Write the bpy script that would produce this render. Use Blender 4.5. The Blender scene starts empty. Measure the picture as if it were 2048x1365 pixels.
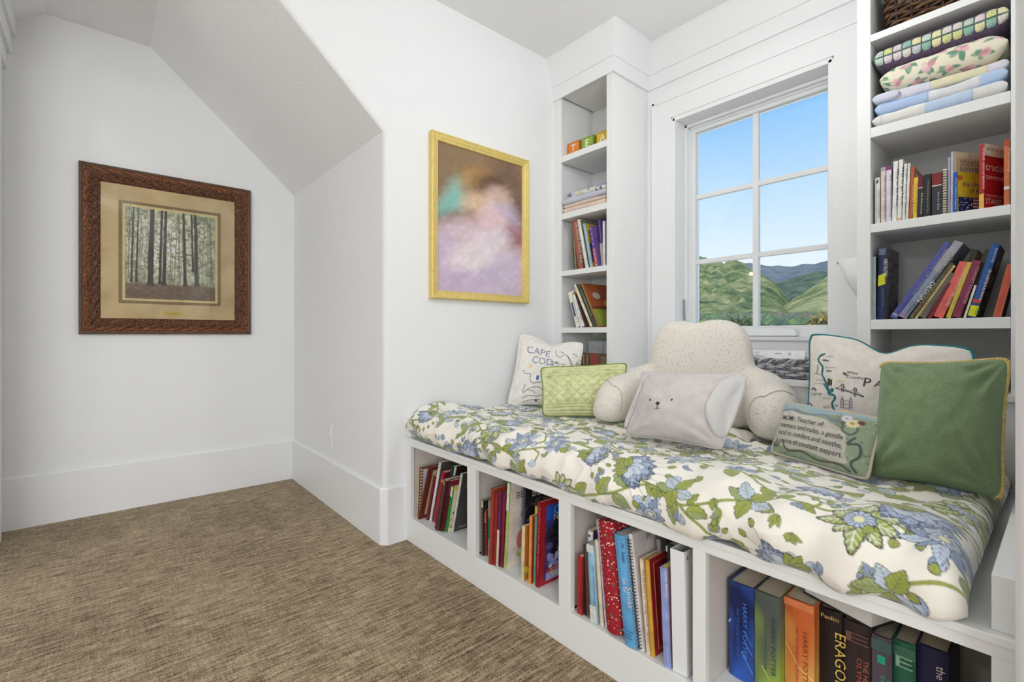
import bpy, bmesh, math, random
import numpy as np
from mathutils import Vector, Matrix

S = bpy.context.scene
COL = S.collection
RND = random.Random(11)

# ------------------------------------------------------------------ camera, world, lights, exposure
cam_d = bpy.data.cameras.new('camera')
cam = bpy.data.objects.new('camera', cam_d)
COL.objects.link(cam)
cam.location = (0, 0, 1.0)
cam.rotation_euler = (math.radians(90), 0, math.radians(49.35 - 90))
cam_d.sensor_width = 36
cam_d.lens = 16.768
cam_d.shift_y = -0.0061
cam_d.clip_start = 0.02
cam_d.clip_end = 20000
S.camera = cam

S.view_settings.view_transform = 'Standard'
S.view_settings.look = 'None'
S.view_settings.gamma = 1
S.view_settings.use_curve_mapping = False
S.view_settings.exposure = 0.0


def lin(c):
    c = np.asarray(c, float) / 255.0
    return np.where(c <= 0.04045, c / 12.92, ((c + 0.055) / 1.055) ** 2.4)


def rgba(c):
    l = lin(c)
    return (float(l[0]), float(l[1]), float(l[2]), 1.0)


world = bpy.data.worlds.new('sky')
S.world = world
world.use_nodes = True
wn = world.node_tree
wn.nodes.clear()
tc = wn.nodes.new('ShaderNodeTexCoord')
sep = wn.nodes.new('ShaderNodeSeparateXYZ')
ramp = wn.nodes.new('ShaderNodeValToRGB')
bg = wn.nodes.new('ShaderNodeBackground')
wo = wn.nodes.new('ShaderNodeOutputWorld')
wn.links.new(tc.outputs['Generated'], sep.inputs[0])
wn.links.new(sep.outputs['Z'], ramp.inputs[0])
wn.links.new(ramp.outputs[0], bg.inputs[0])
wn.links.new(bg.outputs[0], wo.inputs[0])
ramp.color_ramp.elements[0].position = 0.10
ramp.color_ramp.elements[0].color = rgba((232, 242, 250))
ramp.color_ramp.elements[1].position = 1.0
ramp.color_ramp.elements[1].color = rgba((70, 150, 235))
e = ramp.color_ramp.elements.new(0.24)
e.color = rgba((194, 225, 248))
e = ramp.color_ramp.elements.new(0.42)
e.color = rgba((120, 188, 246))
bg.inputs['Strength'].default_value = 1.12


def light(name, kind, loc, energy, color=(1, 1, 1), size=0.4, rot=(0, 0, 0), shape='DISK', size_y=None):
    d = bpy.data.lights.new(name, kind)
    d.energy = energy
    d.color = color
    if kind == 'AREA':
        d.shape = shape
        d.size = size
        if size_y:
            d.size_y = size_y
    o = bpy.data.objects.new(name, d)
    COL.objects.link(o)
    o.location = loc
    o.rotation_euler = rot
    return o


# sun on the hills outside; it stands behind the house, so none of it enters the nook window
sun = light('sun', 'SUN', (0, 0, 50), 3.6, (1, 0.95, 0.86), rot=(math.radians(14), math.radians(-48), 0))
sun.data.angle = 0.01
# ceiling lamps added to light nook and room (their fixtures are built below)
FILL_LAMPS = [((1.50, 0.78, 2.22), 23), ((-0.2, -0.9, 2.45), 20), ((-2.4, 0.5, 2.40), 38), ((-3.2, -1.5, 2.45), 22)]
for p, en in FILL_LAMPS:
    lo = light('ceiling_lamp_light', 'POINT', p, en, (0.955, 0.985, 1.0))
    lo.data.shadow_soft_size = 0.08
# soft fill light in the opening of an added window behind the camera
WIN_FILL = light('room_window_daylight', 'AREA', (-2.25, -2.52, 1.45), 92, (0.91, 0.96, 1.0), 2.5, (math.radians(90), 0, 0), 'RECTANGLE', 1.7)

# ------------------------------------------------------------------ materials
MATS = {}


def nodes_of(name):
    m = bpy.data.materials.new(name)
    m.use_nodes = True
    nt = m.node_tree
    b = nt.nodes['Principled BSDF']
    return m, nt, b


def mat(name, c, rough=0.55, metal=0.0, var=0.0, vscale=30.0, bump=0.0, bscale=200.0, spec=0.4, sheen=0.0, c2=None, detail=3.0, stretch=None, coat=0.0):
    if name in MATS:
        return MATS[name]
    m, nt, b = nodes_of(name)
    b.inputs['Base Color'].default_value = rgba(c)
    b.inputs['Roughness'].default_value = rough
    b.inputs['Metallic'].default_value = metal
    b.inputs['Specular IOR Level'].default_value = spec
    b.inputs['Sheen Weight'].default_value = sheen
    b.inputs['Coat Weight'].default_value = coat
    t = nt.nodes.new('ShaderNodeTexCoord')
    src = t.outputs['Object']
    if stretch:
        mp = nt.nodes.new('ShaderNodeMapping')
        mp.inputs['Scale'].default_value = stretch
        nt.links.new(src, mp.inputs[0])
        src = mp.outputs[0]
    if var > 0 or c2 is not None:
        n = nt.nodes.new('ShaderNodeTexNoise')
        n.inputs['Scale'].default_value = vscale
        n.inputs['Detail'].default_value = detail
        r = nt.nodes.new('ShaderNodeValToRGB')
        a = np.asarray(c, float)
        lo = np.clip(a * (1 - var), 0, 255)
        hi = np.clip(a * (1 + var), 0, 255) if c2 is None else np.asarray(c2, float)
        r.color_ramp.elements[0].color = rgba(lo)
        r.color_ramp.elements[1].color = rgba(hi)
        r.color_ramp.elements[0].position = 0.35
        r.color_ramp.elements[1].position = 0.65
        nt.links.new(src, n.inputs['Vector'])
        nt.links.new(n.outputs['Fac'], r.inputs[0])
        nt.links.new(r.outputs[0], b.inputs['Base Color'])
    if bump > 0:
        n = nt.nodes.new('ShaderNodeTexNoise')
        n.inputs['Scale'].default_value = bscale
        n.inputs['Detail'].default_value = 2.0
        bp = nt.nodes.new('ShaderNodeBump')
        bp.inputs['Strength'].default_value = 1.0
        bp.inputs['Distance'].default_value = bump
        nt.links.new(src, n.inputs['Vector'])
        nt.links.new(n.outputs['Fac'], bp.inputs['Height'])
        nt.links.new(bp.outputs[0], b.inputs['Normal'])
    MATS[name] = m
    return m


def flat(c, rough=0.6):
    """plain ink / cloth / board colour"""
    return mat('tint_%d_%d_%d' % tuple(int(v) for v in c), c, rough, var=0.04, vscale=60)


def mat_print(name, rough=0.8, bump=0.0, bscale=900.0, sheen=0.0, spec=0.3):
    """colour of the print comes from the mesh's colour attribute 'print'"""
    if name in MATS:
        return MATS[name]
    m, nt, b = nodes_of(name)
    at = nt.nodes.new('ShaderNodeAttribute')
    at.attribute_name = 'print'
    nt.links.new(at.outputs['Color'], b.inputs['Base Color'])
    b.inputs['Roughness'].default_value = rough
    b.inputs['Sheen Weight'].default_value = sheen
    b.inputs['Specular IOR Level'].default_value = spec
    if bump > 0:
        t = nt.nodes.new('ShaderNodeTexCoord')
        n = nt.nodes.new('ShaderNodeTexNoise')
        n.inputs['Scale'].default_value = bscale
        bp = nt.nodes.new('ShaderNodeBump')
        bp.inputs['Distance'].default_value = bump
        nt.links.new(t.outputs['Object'], n.inputs['Vector'])
        nt.links.new(n.outputs['Fac'], bp.inputs['Height'])
        nt.links.new(bp.outputs[0], b.inputs['Normal'])
    MATS[name] = m
    return m


def mat_glass(name, tint=(255, 255, 255), rough=0.0):
    m = bpy.data.materials.new(name)
    m.use_nodes = True
    nt = m.node_tree
    nt.nodes.clear()
    o = nt.nodes.new('ShaderNodeOutputMaterial')
    mx = nt.nodes.new('ShaderNodeMixShader')
    tr = nt.nodes.new('ShaderNodeBsdfTransparent')
    gl = nt.nodes.new('ShaderNodeBsdfGlossy')
    fr = nt.nodes.new('ShaderNodeFresnel')
    fr.inputs['IOR'].default_value = 1.45
    tr.inputs[0].default_value = rgba(tint)
    gl.inputs['Roughness'].default_value = rough
    nt.links.new(fr.outputs[0], mx.inputs[0])
    nt.links.new(tr.outputs[0], mx.inputs[1])
    nt.links.new(gl.outputs[0], mx.inputs[2])
    nt.links.new(mx.outputs[0], o.inputs[0])
    return m


WALL = mat('wall_paint', (243, 243, 243), 0.75, bump=0.0006, bscale=160, spec=0.25)
CEIL = mat('ceiling_paint', (248, 248, 249), 0.85, bump=0.0022, bscale=60, spec=0.2)
TRIM = mat('trim_paint', (243, 243, 243), 0.42, bump=0.0002, bscale=40, spec=0.4)
CAB = mat('cabinet_paint', (240, 240, 238), 0.45, bump=0.0002, bscale=40, spec=0.4)
CABIN = mat('cubby_inner_paint', (222, 212, 202), 0.6, bump=0.0002, bscale=40)  # cabinet paint with the pinkish light inside the cubbies put into its colour
VINYL = mat('window_vinyl', (242, 243, 243), 0.35)
GLASS = mat_glass('pane_glass')
PAGE = mat('paper_pages', (214, 201, 178), 0.85, var=0.10, vscale=12, stretch=(1, 160, 1))
PAGEW = mat('white_pages', (228, 224, 216), 0.85, var=0.06, vscale=12, stretch=(1, 160, 1))


def carpet_material():
    m, nt, b = nodes_of('carpet_loop')
    L = nt.links.new
    t = nt.nodes.new('ShaderNodeTexCoord')

    def noise(scale, stretch, detail=2.0, rough=0.5):
        mp = nt.nodes.new('ShaderNodeMapping')
        mp.inputs['Scale'].default_value = stretch
        n = nt.nodes.new('ShaderNodeTexNoise')
        n.inputs['Scale'].default_value = scale
        n.inputs['Detail'].default_value = detail
        n.inputs['Roughness'].default_value = rough
        L(t.outputs['Object'], mp.inputs[0])
        L(mp.outputs[0], n.inputs['Vector'])
        return n.outputs['Fac']

    def math_(op, a, b_=None, v=None):
        n = nt.nodes.new('ShaderNodeMath')
        n.operation = op
        L(a, n.inputs[0])
        if b_ is not None:
            L(b_, n.inputs[1])
        if v is not None:
            n.inputs[1].default_value = v
        return n.outputs[0]
    ribs = noise(1.0, (11, 85, 1), 2.0, 0.6)        # long ribs running along X
    cross = noise(1.0, (85, 16, 1), 2.0, 0.6)       # crossing ribs
    loops = noise(170, (1, 1, 1), 2.0, 0.7)        # loop pile
    patch = noise(2.6, (1, 1, 1), 2.0, 0.5)        # broad lighter and darker patches
    s = math_('ADD', math_('MULTIPLY', ribs, v=0.72), math_('MULTIPLY', cross, v=0.26))
    s = math_('ADD', s, math_('MULTIPLY', loops, v=0.70))
    s = math_('MULTIPLY', math_('ADD', s, math_('MULTIPLY', patch, v=0.22)), v=0.72)
    r = nt.nodes.new('ShaderNodeValToRGB')
    r.color_ramp.elements[0].position = 0.54
    r.color_ramp.elements[0].color = rgba((84, 66, 46))
    r.color_ramp.elements[1].position = 0.83
    r.color_ramp.elements[1].color = rgba((208, 188, 156))
    el = r.color_ramp.elements.new(0.68)
    el.color = rgba((160, 137, 106))
    L(s, r.inputs[0])
    L(r.outputs[0], b.inputs['Base Color'])
    b.inputs['Roughness'].default_value = 0.95
    b.inputs['Specular IOR Level'].default_value = 0.1
    b.inputs['Sheen Weight'].default_value = 0.15
    bp = nt.nodes.new('ShaderNodeBump')
    bp.inputs['Distance'].default_value = 0.009
    L(s, bp.inputs['Height'])
    L(bp.outputs[0], b.inputs['Normal'])
    return m


CARPET = carpet_material()

# ------------------------------------------------------------------ mesh helpers


def link(o, parent=None):
    COL.objects.link(o)
    if parent is not None:
        o.parent = parent
    return o


def tag(o, label=None, cat=None, group=None, kind=None):
    if label:
        o['label'] = label
    if cat:
        o['category'] = cat
    if group:
        o['group'] = group
    if kind:
        o['kind'] = kind
    return o


def empty(name, loc=(0, 0, 0), rot=(0, 0, 0), label=None, cat=None, group=None):
    o = bpy.data.objects.new(name, None)
    o.empty_display_size = 0.05
    o.location = loc
    o.rotation_euler = rot
    link(o)
    return tag(o, label, cat, group)


def arrmesh(name, V, F, mats, parent=None, smooth=False, mi=None, colors=None):
    """one mesh object from vertices and faces"""
    me = bpy.data.meshes.new(name)
    V = np.asarray(V, float).reshape(-1, 3)
    if isinstance(F, np.ndarray):
        n, k = F.shape
        me.vertices.add(len(V))
        me.vertices.foreach_set('co', V.astype(np.float32).ravel())
        me.loops.add(n * k)
        me.loops.foreach_set('vertex_index', F.astype(np.int32).ravel())
        me.polygons.add(n)
        me.polygons.foreach_set('loop_start', np.arange(0, n * k, k, dtype=np.int32))
        me.update(calc_edges=True)
    else:
        me.from_pydata([tuple(v) for v in V], [], [tuple(f) for f in F])
        me.update()
    if not isinstance(mats, (list, tuple)):
        mats = [mats]
    for m in mats:
        me.materials.append(m)
    if mi is not None:
        me.polygons.foreach_set('material_index', np.asarray(mi, dtype=np.int32))
    if smooth:
        me.polygons.foreach_set('use_smooth', np.ones(len(me.polygons), dtype=bool))
    if colors is not None:
        ca = me.color_attributes.new('print', 'FLOAT_COLOR', 'POINT')
        c4 = np.ones((len(V), 4), np.float32)
        c4[:, :3] = colors
        ca.data.foreach_set('color', c4.ravel())
    o = bpy.data.objects.new(name, me)
    return link(o, parent)


class MB:
    """collects boxes, prisms and polygons for one part"""

    def __init__(self):
        self.V = []
        self.F = []
        self.M = []
        self.mats = []

    def mi(self, m):
        if m not in self.mats:
            self.mats.append(m)
        return self.mats.index(m)

    def poly(self, pts, faces, m):
        k = len(self.V)
        self.V += [tuple(p) for p in pts]
        i = self.mi(m)
        for f in faces:
            self.F.append(tuple(a + k for a in f))
            self.M.append(i)

    def box(self, x0, x1, y0, y1, z0, z1, m):
        x0, x1 = sorted((x0, x1))
        y0, y1 = sorted((y0, y1))
        z0, z1 = sorted((z0, z1))
        P = [(x, y, z) for z in (z0, z1) for y in (y0, y1) for x in (x0, x1)]
        self.poly(P, [(0, 2, 3, 1), (4, 5, 7, 6), (0, 1, 5, 4), (2, 6, 7, 3), (0, 4, 6, 2), (1, 3, 7, 5)], m)

    def prism(self, poly2, axis, a, b, m):
        """extrude a 2D outline along an axis; axis 'x': (y,z), 'y': (x,z), 'z': (x,y)"""
        def p3(p, t):
            return {'x': (t, p[0], p[1]), 'y': (p[0], t, p[1]), 'z': (p[0], p[1], t)}[axis]
        n = len(poly2)
        P = [p3(p, a) for p in poly2] + [p3(p, b) for p in poly2]
        F = [tuple(range(n))[::-1], tuple(range(n, 2 * n))]
        F += [(i, (i + 1) % n, n + (i + 1) % n, n + i) for i in range(n)]
        self.poly(P, F, m)

    def tube(self, path, r, m, n=8, cap=True):
        V, F = tube_arrays(path, r, n, cap)
        self.poly(V, F, m)

    def build(self, name, parent=None, smooth=False, bevel=0.0, fix=True):
        o = arrmesh(name, self.V, self.F, self.mats or [TRIM], parent, smooth, self.M)
        if fix or bevel > 0:
            bm = bmesh.new()
            bm.from_mesh(o.data)
            if fix:
                bmesh.ops.recalc_face_normals(bm, faces=bm.faces)
            if bevel > 0:
                ed = [e_ for e_ in bm.edges if len(e_.link_faces) == 2 and e_.calc_face_angle(0) > 0.5]
                bmesh.ops.bevel(bm, geom=ed, offset=bevel, segments=2, profile=0.5, affect='EDGES')
            bm.to_mesh(o.data)
            bm.free()
        return o


def box(name, b, m, parent=None, bevel=0.0015):
    mb = MB()
    mb.box(*b, m)
    return mb.build(name, parent, bevel=bevel)


def struct(o):
    o['kind'] = 'structure'
    return o


def tube_arrays(path, r, n=8, cap=True):
    P = np.asarray(path, float)
    N = len(P)
    rr = np.full(N, r) if np.isscalar(r) else np.asarray(r, float)
    T = np.gradient(P, axis=0)
    T /= np.linalg.norm(T, axis=1)[:, None] + 1e-12
    up = np.array([0, 0, 1.0]) if abs(T[0][2]) < 0.9 else np.array([1.0, 0, 0])
    A = np.cross(T[0], up)
    A /= np.linalg.norm(A)
    V = []
    for i in range(N):
        A = A - T[i] * (A @ T[i])
        A /= np.linalg.norm(A) + 1e-12
        B = np.cross(T[i], A)
        for k in range(n):
            a = 2 * math.pi * k / n
            V.append(P[i] + rr[i] * (math.cos(a) * A + math.sin(a) * B))
    F = []
    for i in range(N - 1):
        for k in range(n):
            F.append((i * n + k, i * n + (k + 1) % n, (i + 1) * n + (k + 1) % n, (i + 1) * n + k))
    if cap:
        F.append(tuple(range(n))[::-1])
        F.append(tuple((N - 1) * n + k for k in range(n)))
    return V, F


def tube(name, path, r, m, parent=None, n=8):
    V, F = tube_arrays(path, r, n)
    return arrmesh(name, V, F, m, parent, True)


def grid_faces(nu, nv, wrap=False):
    i = np.arange(nu if wrap else nu - 1)
    j = np.arange(nv - 1)
    I, J = np.meshgrid(i, j, indexing='ij')
    I2 = (I + 1) % nu
    return np.stack([I * nv + J, I2 * nv + J, I2 * nv + J + 1, I * nv + J + 1], -1).reshape(-1, 4)


def bez(pts, n=16):
    """Catmull-Rom through the points"""
    P = np.asarray(pts, float)
    P = np.vstack([2 * P[0] - P[1], P, 2 * P[-1] - P[-2]])
    out = []
    for i in range(1, len(P) - 2):
        t = np.linspace(0, 1, n, endpoint=False)[:, None]
        p0, p1, p2, p3 = P[i - 1], P[i], P[i + 1], P[i + 2]
        out.append(0.5 * (2 * p1 + (p2 - p0) * t + (2 * p0 - 5 * p1 + 4 * p2 - p3) * t ** 2 + (3 * p1 - p0 - 3 * p2 + p3) * t ** 3))
    out.append(P[-2][None])
    return np.vstack(out)


_NT = np.random.RandomState(5).rand(256, 256)


def vnoise(x, y):
    xi = np.floor(x).astype(int)
    yi = np.floor(y).astype(int)
    fx = x - xi
    fy = y - yi
    fx = fx * fx * (3 - 2 * fx)
    fy = fy * fy * (3 - 2 * fy)
    a = _NT[xi % 256, yi % 256]
    b = _NT[(xi + 1) % 256, yi % 256]
    c = _NT[xi % 256, (yi + 1) % 256]
    d = _NT[(xi + 1) % 256, (yi + 1) % 256]
    return (a * (1 - fx) + b * fx) * (1 - fy) + (c * (1 - fx) + d * fx) * fy - 0.5


def fbm(x, y, o=3):
    s = 0
    a = 1.0
    for k in range(o):
        s = s + a * vnoise(x * 2 ** k + 17.3 * k, y * 2 ** k + 9.1 * k)
        a *= 0.5
    return s


_TX = {}
WORDS = bpy.data.scenes.new('words')      # scratch scene in which word outlines are made, removed at the end


def text2d(s, bold=0.0, shear=0.0):
    """outline of a word as flat vertices and faces, baseline at 0, unit cap size"""
    key = (s, bold, shear)
    if key not in _TX:
        cu = bpy.data.curves.new('word', 'FONT')
        cu.body = s
        cu.size = 1.0
        cu.resolution_u = 2
        cu.offset = bold
        cu.shear = shear
        ob = bpy.data.objects.new('word', cu)
        WORDS.collection.objects.link(ob)
        vl = WORDS.view_layers[0]
        vl.update()
        ev = ob.evaluated_get(vl.depsgraph)
        me = ev.to_mesh()
        V = np.array([(v.co.x, v.co.y) for v in me.vertices]).reshape(-1, 2)
        F = [tuple(p.vertices) for p in me.polygons]
        ev.to_mesh_clear()
        bpy.data.objects.remove(ob)
        bpy.data.curves.remove(cu)
        if len(V):
            V[:, 0] -= V[:, 0].min()
        _TX[key] = (V, F)
    return _TX[key]


def put_text(mb, s, org, ux, uy, height, m, width=None, bold=0.0, shear=0.0, align='l'):
    """lay a word in the plane org + x*ux + y*uy"""
    V, F = text2d(s, bold, shear)
    if not len(V):
        return
    W = V[:, 0].max()
    sy = height / 0.7
    sx = sy if width is None else width / W
    off = {'l': 0, 'c': -0.5 * W * sx, 'r': -W * sx}[align]
    org, ux, uy = (np.asarray(a, float) for a in (org, ux, uy))
    P = org + np.outer(V[:, 0] * sx + off, ux) + np.outer(V[:, 1] * sy, uy)
    mb.poly(P, F, m)


class Paint:
    """a flat print drawn in metres, later sampled onto a mesh as its colour attribute"""

    def __init__(self, w, h, res, base):
        self.w, self.h, self.r = w, h, res
        self.nx, self.ny = int(w / res) + 1, int(h / res) + 1
        self.im = np.empty((self.ny, self.nx, 3))
        self.im[:] = lin(base)

    def _win(self, P, pad):
        x0, y0 = P.min(0) - pad
        x1, y1 = P.max(0) + pad
        i0, i1 = max(int(x0 / self.r), 0), min(int(x1 / self.r) + 2, self.nx)
        j0, j1 = max(int(y0 / self.r), 0), min(int(y1 / self.r) + 2, self.ny)
        if i1 <= i0 or j1 <= j0:
            return None
        X, Y = np.meshgrid(np.arange(i0, i1) * self.r, np.arange(j0, j1) * self.r)
        return slice(j0, j1), slice(i0, i1), X, Y

    def poly(self, pts, c, alpha=1.0):
        P = np.asarray(pts, float)
        w = self._win(P, 0)
        if w is None:
            return
        a, b, X, Y = w
        ins = np.zeros(X.shape, bool)
        n = len(P)
        for i in range(n):
            x0, y0 = P[i]
            x1, y1 = P[(i + 1) % n]
            if y0 == y1:
                continue
            cr = ((y0 > Y) != (y1 > Y)) & (X < (x1 - x0) * (Y - y0) / (y1 - y0) + x0)
            ins ^= cr
        sub = self.im[a, b]
        sub[ins] = sub[ins] * (1 - alpha) + lin(c) * alpha

    def line(self, pts, wd, c, alpha=1.0):
        P = np.asarray(pts, float)
        w = self._win(P, wd)
        if w is None:
            return
        a, b, X, Y = w
        d = np.full(X.shape, 1e9)
        for i in range(len(P) - 1):
            p, q = P[i], P[i + 1]
            v = q - p
            L2 = v @ v + 1e-12
            t = np.clip(((X - p[0]) * v[0] + (Y - p[1]) * v[1]) / L2, 0, 1)
            d = np.minimum(d, (X - p[0] - t * v[0]) ** 2 + (Y - p[1] - t * v[1]) ** 2)
        k = np.clip((wd / 2 - np.sqrt(d)) / self.r + 0.5, 0, 1)[..., None] * alpha
        self.im[a, b] = self.im[a, b] * (1 - k) + lin(c) * k

    def blob(self, x, y, rx, ry, c, alpha=1.0, ang=0.0, soft=1.0):
        m = max(rx, ry) * (1 + soft)
        w = self._win(np.array([[x - m, y - m], [x + m, y + m]]), 0)
        if w is None:
            return
        a, b, X, Y = w
        ca, sa = math.cos(ang), math.sin(ang)
        u = ((X - x) * ca + (Y - y) * sa) / rx
        v = (-(X - x) * sa + (Y - y) * ca) / ry
        q = np.sqrt(u * u + v * v)
        k = (np.clip((1 + soft - q) / max(soft * 1.5, 0.05), 0, 1) * alpha)[..., None]
        self.im[a, b] = self.im[a, b] * (1 - k) + lin(c) * k

    def sample(self, x, y):
        fx = np.clip(np.asarray(x) / self.r, 0, self.nx - 1.001)
        fy = np.clip(np.asarray(y) / self.r, 0, self.ny - 1.001)
        i = fx.astype(int)
        j = fy.astype(int)
        a = (fx - i)[..., None]
        b = (fy - j)[..., None]
        I = self.im
        return (I[j, i] * (1 - a) + I[j, i + 1] * a) * (1 - b) + (I[j + 1, i] * (1 - a) + I[j + 1, i + 1] * a) * b

# ------------------------------------------------------------------ the setting
H_CEIL = 2.72
XA = 1.015      # alcove side wall, also the corner of the nook
YG = 2.115      # left wall of the nook
YR = 0.051      # right wall of the nook
YF = 3.525      # back wall of the alcove
XW = 2.508      # window wall
XT = 2.166      # front of the bookcase towers
XB = 1.125      # front of the bench

mb = MB()
mb.box(-4.05, 2.7, -2.6, 3.7, -0.06, 0, CARPET)
struct(mb.build('floor'))

mb = MB()
mb.box(-4.05, 2.9, -2.6, 3.7, H_CEIL, H_CEIL + 0.12, CEIL)
struct(mb.build('ceiling'))


def side_mass(y0, y1, wall_name, alcove_name, ceil_name, open_left):
    """solid between nook and alcove: nook wall, alcove wall and the sloped alcove ceiling above it"""
    prof = [(XA, -0.02), (2.7, -0.02), (2.7, 2.74), (-0.58, 2.74), (-0.58, 2.45), (-0.40, 2.575), (-0.225, 2.70), (0.213, 2.70), (XA, 1.972)]
    bm = bmesh.new()
    a = [bm.verts.new((x, y0, z)) for x, z in prof]
    b = [bm.verts.new((x, y1, z)) for x, z in prof]
    n = len(prof)
    bm.faces.new(a)
    bm.faces.new(b)
    for i in range(n):
        bm.faces.new((a[i], a[(i + 1) % n], b[(i + 1) % n], b[i]))
    bmesh.ops.recalc_face_normals(bm, faces=bm.faces)
    ed = [e_ for e_ in bm.edges if abs(e_.verts[0].co.y - y0) < 1e-5 and abs(e_.verts[1].co.y - y0) < 1e-5
          and max(v.co.x for v in e_.verts) < XA + 0.01 and max(v.co.z for v in e_.verts) < 2.72]
    bmesh.ops.bevel(bm, geom=ed, offset=0.024, segments=5, profile=0.5, affect='EDGES')
    groups = {wall_name: ([], WALL), alcove_name: ([], WALL), ceil_name: ([], CEIL)}
    for f in bm.faces:
        nn = f.normal
        if nn.z < -0.45 and abs(nn.y) < 0.2:
            k = ceil_name
        elif nn.x < -0.95:
            k = alcove_name
        else:
            k = wall_name
        groups[k][0].append(f)
    for k, (fs, m) in groups.items():
        idx = {}
        V = []
        F = []
        for f in fs:
            q = []
            for v in f.verts:
                if v.index not in idx or True:
                    key = tuple(round(c, 5) for c in v.co)
                    if key not in idx:
                        idx[key] = len(V)
                        V.append(key)
                    q.append(idx[key])
            F.append(q)
        o = struct(arrmesh(k, V, F, m))
        if k == wall_name:
            for p in o.data.polygons:
                p.use_smooth = p.area < 0.2 and abs(p.normal.y) < 0.995
    bm.free()


side_mass(YG, 3.62, 'wall_left', 'wall_alcove', 'ceiling_alcove', True)
side_mass(YR, -2.6, 'wall_right', 'wall_hall', 'ceiling_hall', True)

mb = MB()
mb.box(-4.05, XA + 0.1, YF, 3.7, -0.02, 2.80, WALL)
struct(mb.build('wall_back'))
mb = MB()
mb.box(-0.52, -0.40, 3.05, YF + 0.02, -0.02, 2.80, WALL)
struct(mb.build('wall_door'))
mb = MB()     # front wall of the room behind the camera, with a wide opening for the added window
for b in ((-0.02, 0.6, -4.05, 2.7), (2.3, 2.8, -4.05, 2.7), (0.6, 2.3, -4.05, -3.5), (0.6, 2.3, -1.0, 2.7)):
    mb.box(b[2], b[3], -2.7, -2.55, b[0], b[1], WALL)
struct(mb.build('wall_front'))
mb = MB()
mb.box(-4.1, -3.96, -2.7, 3.7, -0.02, 2.8, WALL)
struct(mb.build('wall_far'))
w2 = struct(empty('window_2', (-2.25, -2.6, 0.6)))  # added window, built to hold the fill light
mb = MB()
for b in ((-1.25, 1.25, 0, 0.06), (-1.25, 1.25, 1.64, 1.70), (-1.25, -1.19, 0, 1.7), (1.19, 1.25, 0, 1.7), (-0.03, 0.03, 0, 1.7)):
    mb.box(b[0], b[1], -0.03, 0.03, b[2], b[3], VINYL)
mb.build('window_frame', w2)
mb = MB()
mb.box(-1.19, 1.19, -0.004, 0.0, 0.06, 1.64, mat('roller_blind', (240, 240, 236), 0.9))
mb.build('blind', w2)

# window wall with its opening
OY0, OY1, OZ0, OZ1 = 0.692, 1.487, 0.985, 2.248
mb = MB()
for b in ((-0.05, 2.2, -0.02, OZ0), (-0.05, 2.2, OZ1, 2.8), (-0.05, OY0, OZ0, OZ1), (OY1, 2.2, OZ0, OZ1)):
    mb.box(XW, XW + 0.20, b[0], b[1], b[2], b[3], WALL)
struct(mb.build('wall_window'))

# baseboards: one moulded board swept along each wall


def sweep(name, path, prof, m, parent=None, closed=False):
    """sweep an (out, z) profile along an XY path; 'out' is to the right of the walking direction"""
    P = [np.array(p, float) for p in path]
    n = len(P)
    rows = []
    for i in range(n):
        d0 = P[i] - P[i - 1] if i > 0 else P[1] - P[0]
        d1 = P[i + 1] - P[i] if i < n - 1 else P[-1] - P[-2]
        d0 = d0 / np.linalg.norm(d0)
        d1 = d1 / np.linalg.norm(d1)
        n0 = np.array([d0[1], -d0[0]])
        n1 = np.array([d1[1], -d1[0]])
        t = n0 + n1
        t = t / (1 + n0 @ n1)
        rows.append([(P[i][0] + t[0] * o, P[i][1] + t[1] * o, z) for o, z in prof])
    k = len(prof)
    V = [v for r in rows for v in r]
    F = []
    for i in range(n - 1):
        for j in range(k - 1):
            F.append((i * k + j, i * k + j + 1, (i + 1) * k + j + 1, (i + 1) * k + j))
    F.append(tuple(range(k)))
    F.append(tuple((n - 1) * k + j for j in range(k)))
    o = arrmesh(name, V, F, m, parent)
    bm = bmesh.new()
    bm.from_mesh(o.data)
    bmesh.ops.recalc_face_normals(bm, faces=bm.faces)
    bm.to_mesh(o.data)
    bm.free()
    return o


BASE = [(-0.01, -0.01), (0.016, -0.01), (0.016, 0.262), (0.012, 0.269), (0.004, 0.273), (-0.01, 0.273)]
struct(sweep('baseboard_back', [(-0.40, YF), (XA, YF)], BASE, TRIM))
struct(sweep('baseboard_alcove', [(XA, YF), (XA, YG + 0.018), (XA + 0.018, YG), (XB + 0.004, YG)], BASE, TRIM))
struct(sweep('baseboard_hall', [(XB - 0.02, YR), (XA + 0.018, YR), (XA, YR - 0.018), (XA, -2.55)], BASE, TRIM))

# door casing at the left edge and the stepped moulding above it
mb = MB()
mb.box(-0.41, -0.385, 3.10, YF, 0, 2.42, TRIM)
mb.box(-0.41, -0.377, 3.20, 3.40, 0, 2.42, TRIM)
mb.box(-0.41, -0.370, 3.24, 3.36, 0, 2.42, TRIM)
struct(mb.build('trim_1', bevel=0.004))
mb = MB()
mb.box(-0.41, -0.368, 3.10, YF, 2.36, 2.44, TRIM)
mb.box(-0.41, -0.352, 3.10, YF, 2.44, 2.53, TRIM)
mb.box(-0.41, -0.338, 3.10, YF, 2.53, 2.62, TRIM)
struct(mb.build('trim_2', bevel=0.004))

# crown moulding around towers and window wall
CROWN = [(0, 2.470), (0.012, 2.470), (0.012, 2.553), (0.020, 2.556), (0.024, 2.566), (0.030, 2.592), (0.040, 2.626), (0.054, 2.664), (0.066, 2.690), (0.070, 2.700), (0.070, 2.722), (-0.01, 2.722)]
struct(sweep('trim_3', [(XT, YG), (XT, 1.656), (XW, 1.656), (XW, 0.520), (XT, 0.520), (XT, YR)][::-1], [(-o, z) for o, z in CROWN], TRIM))

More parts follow.
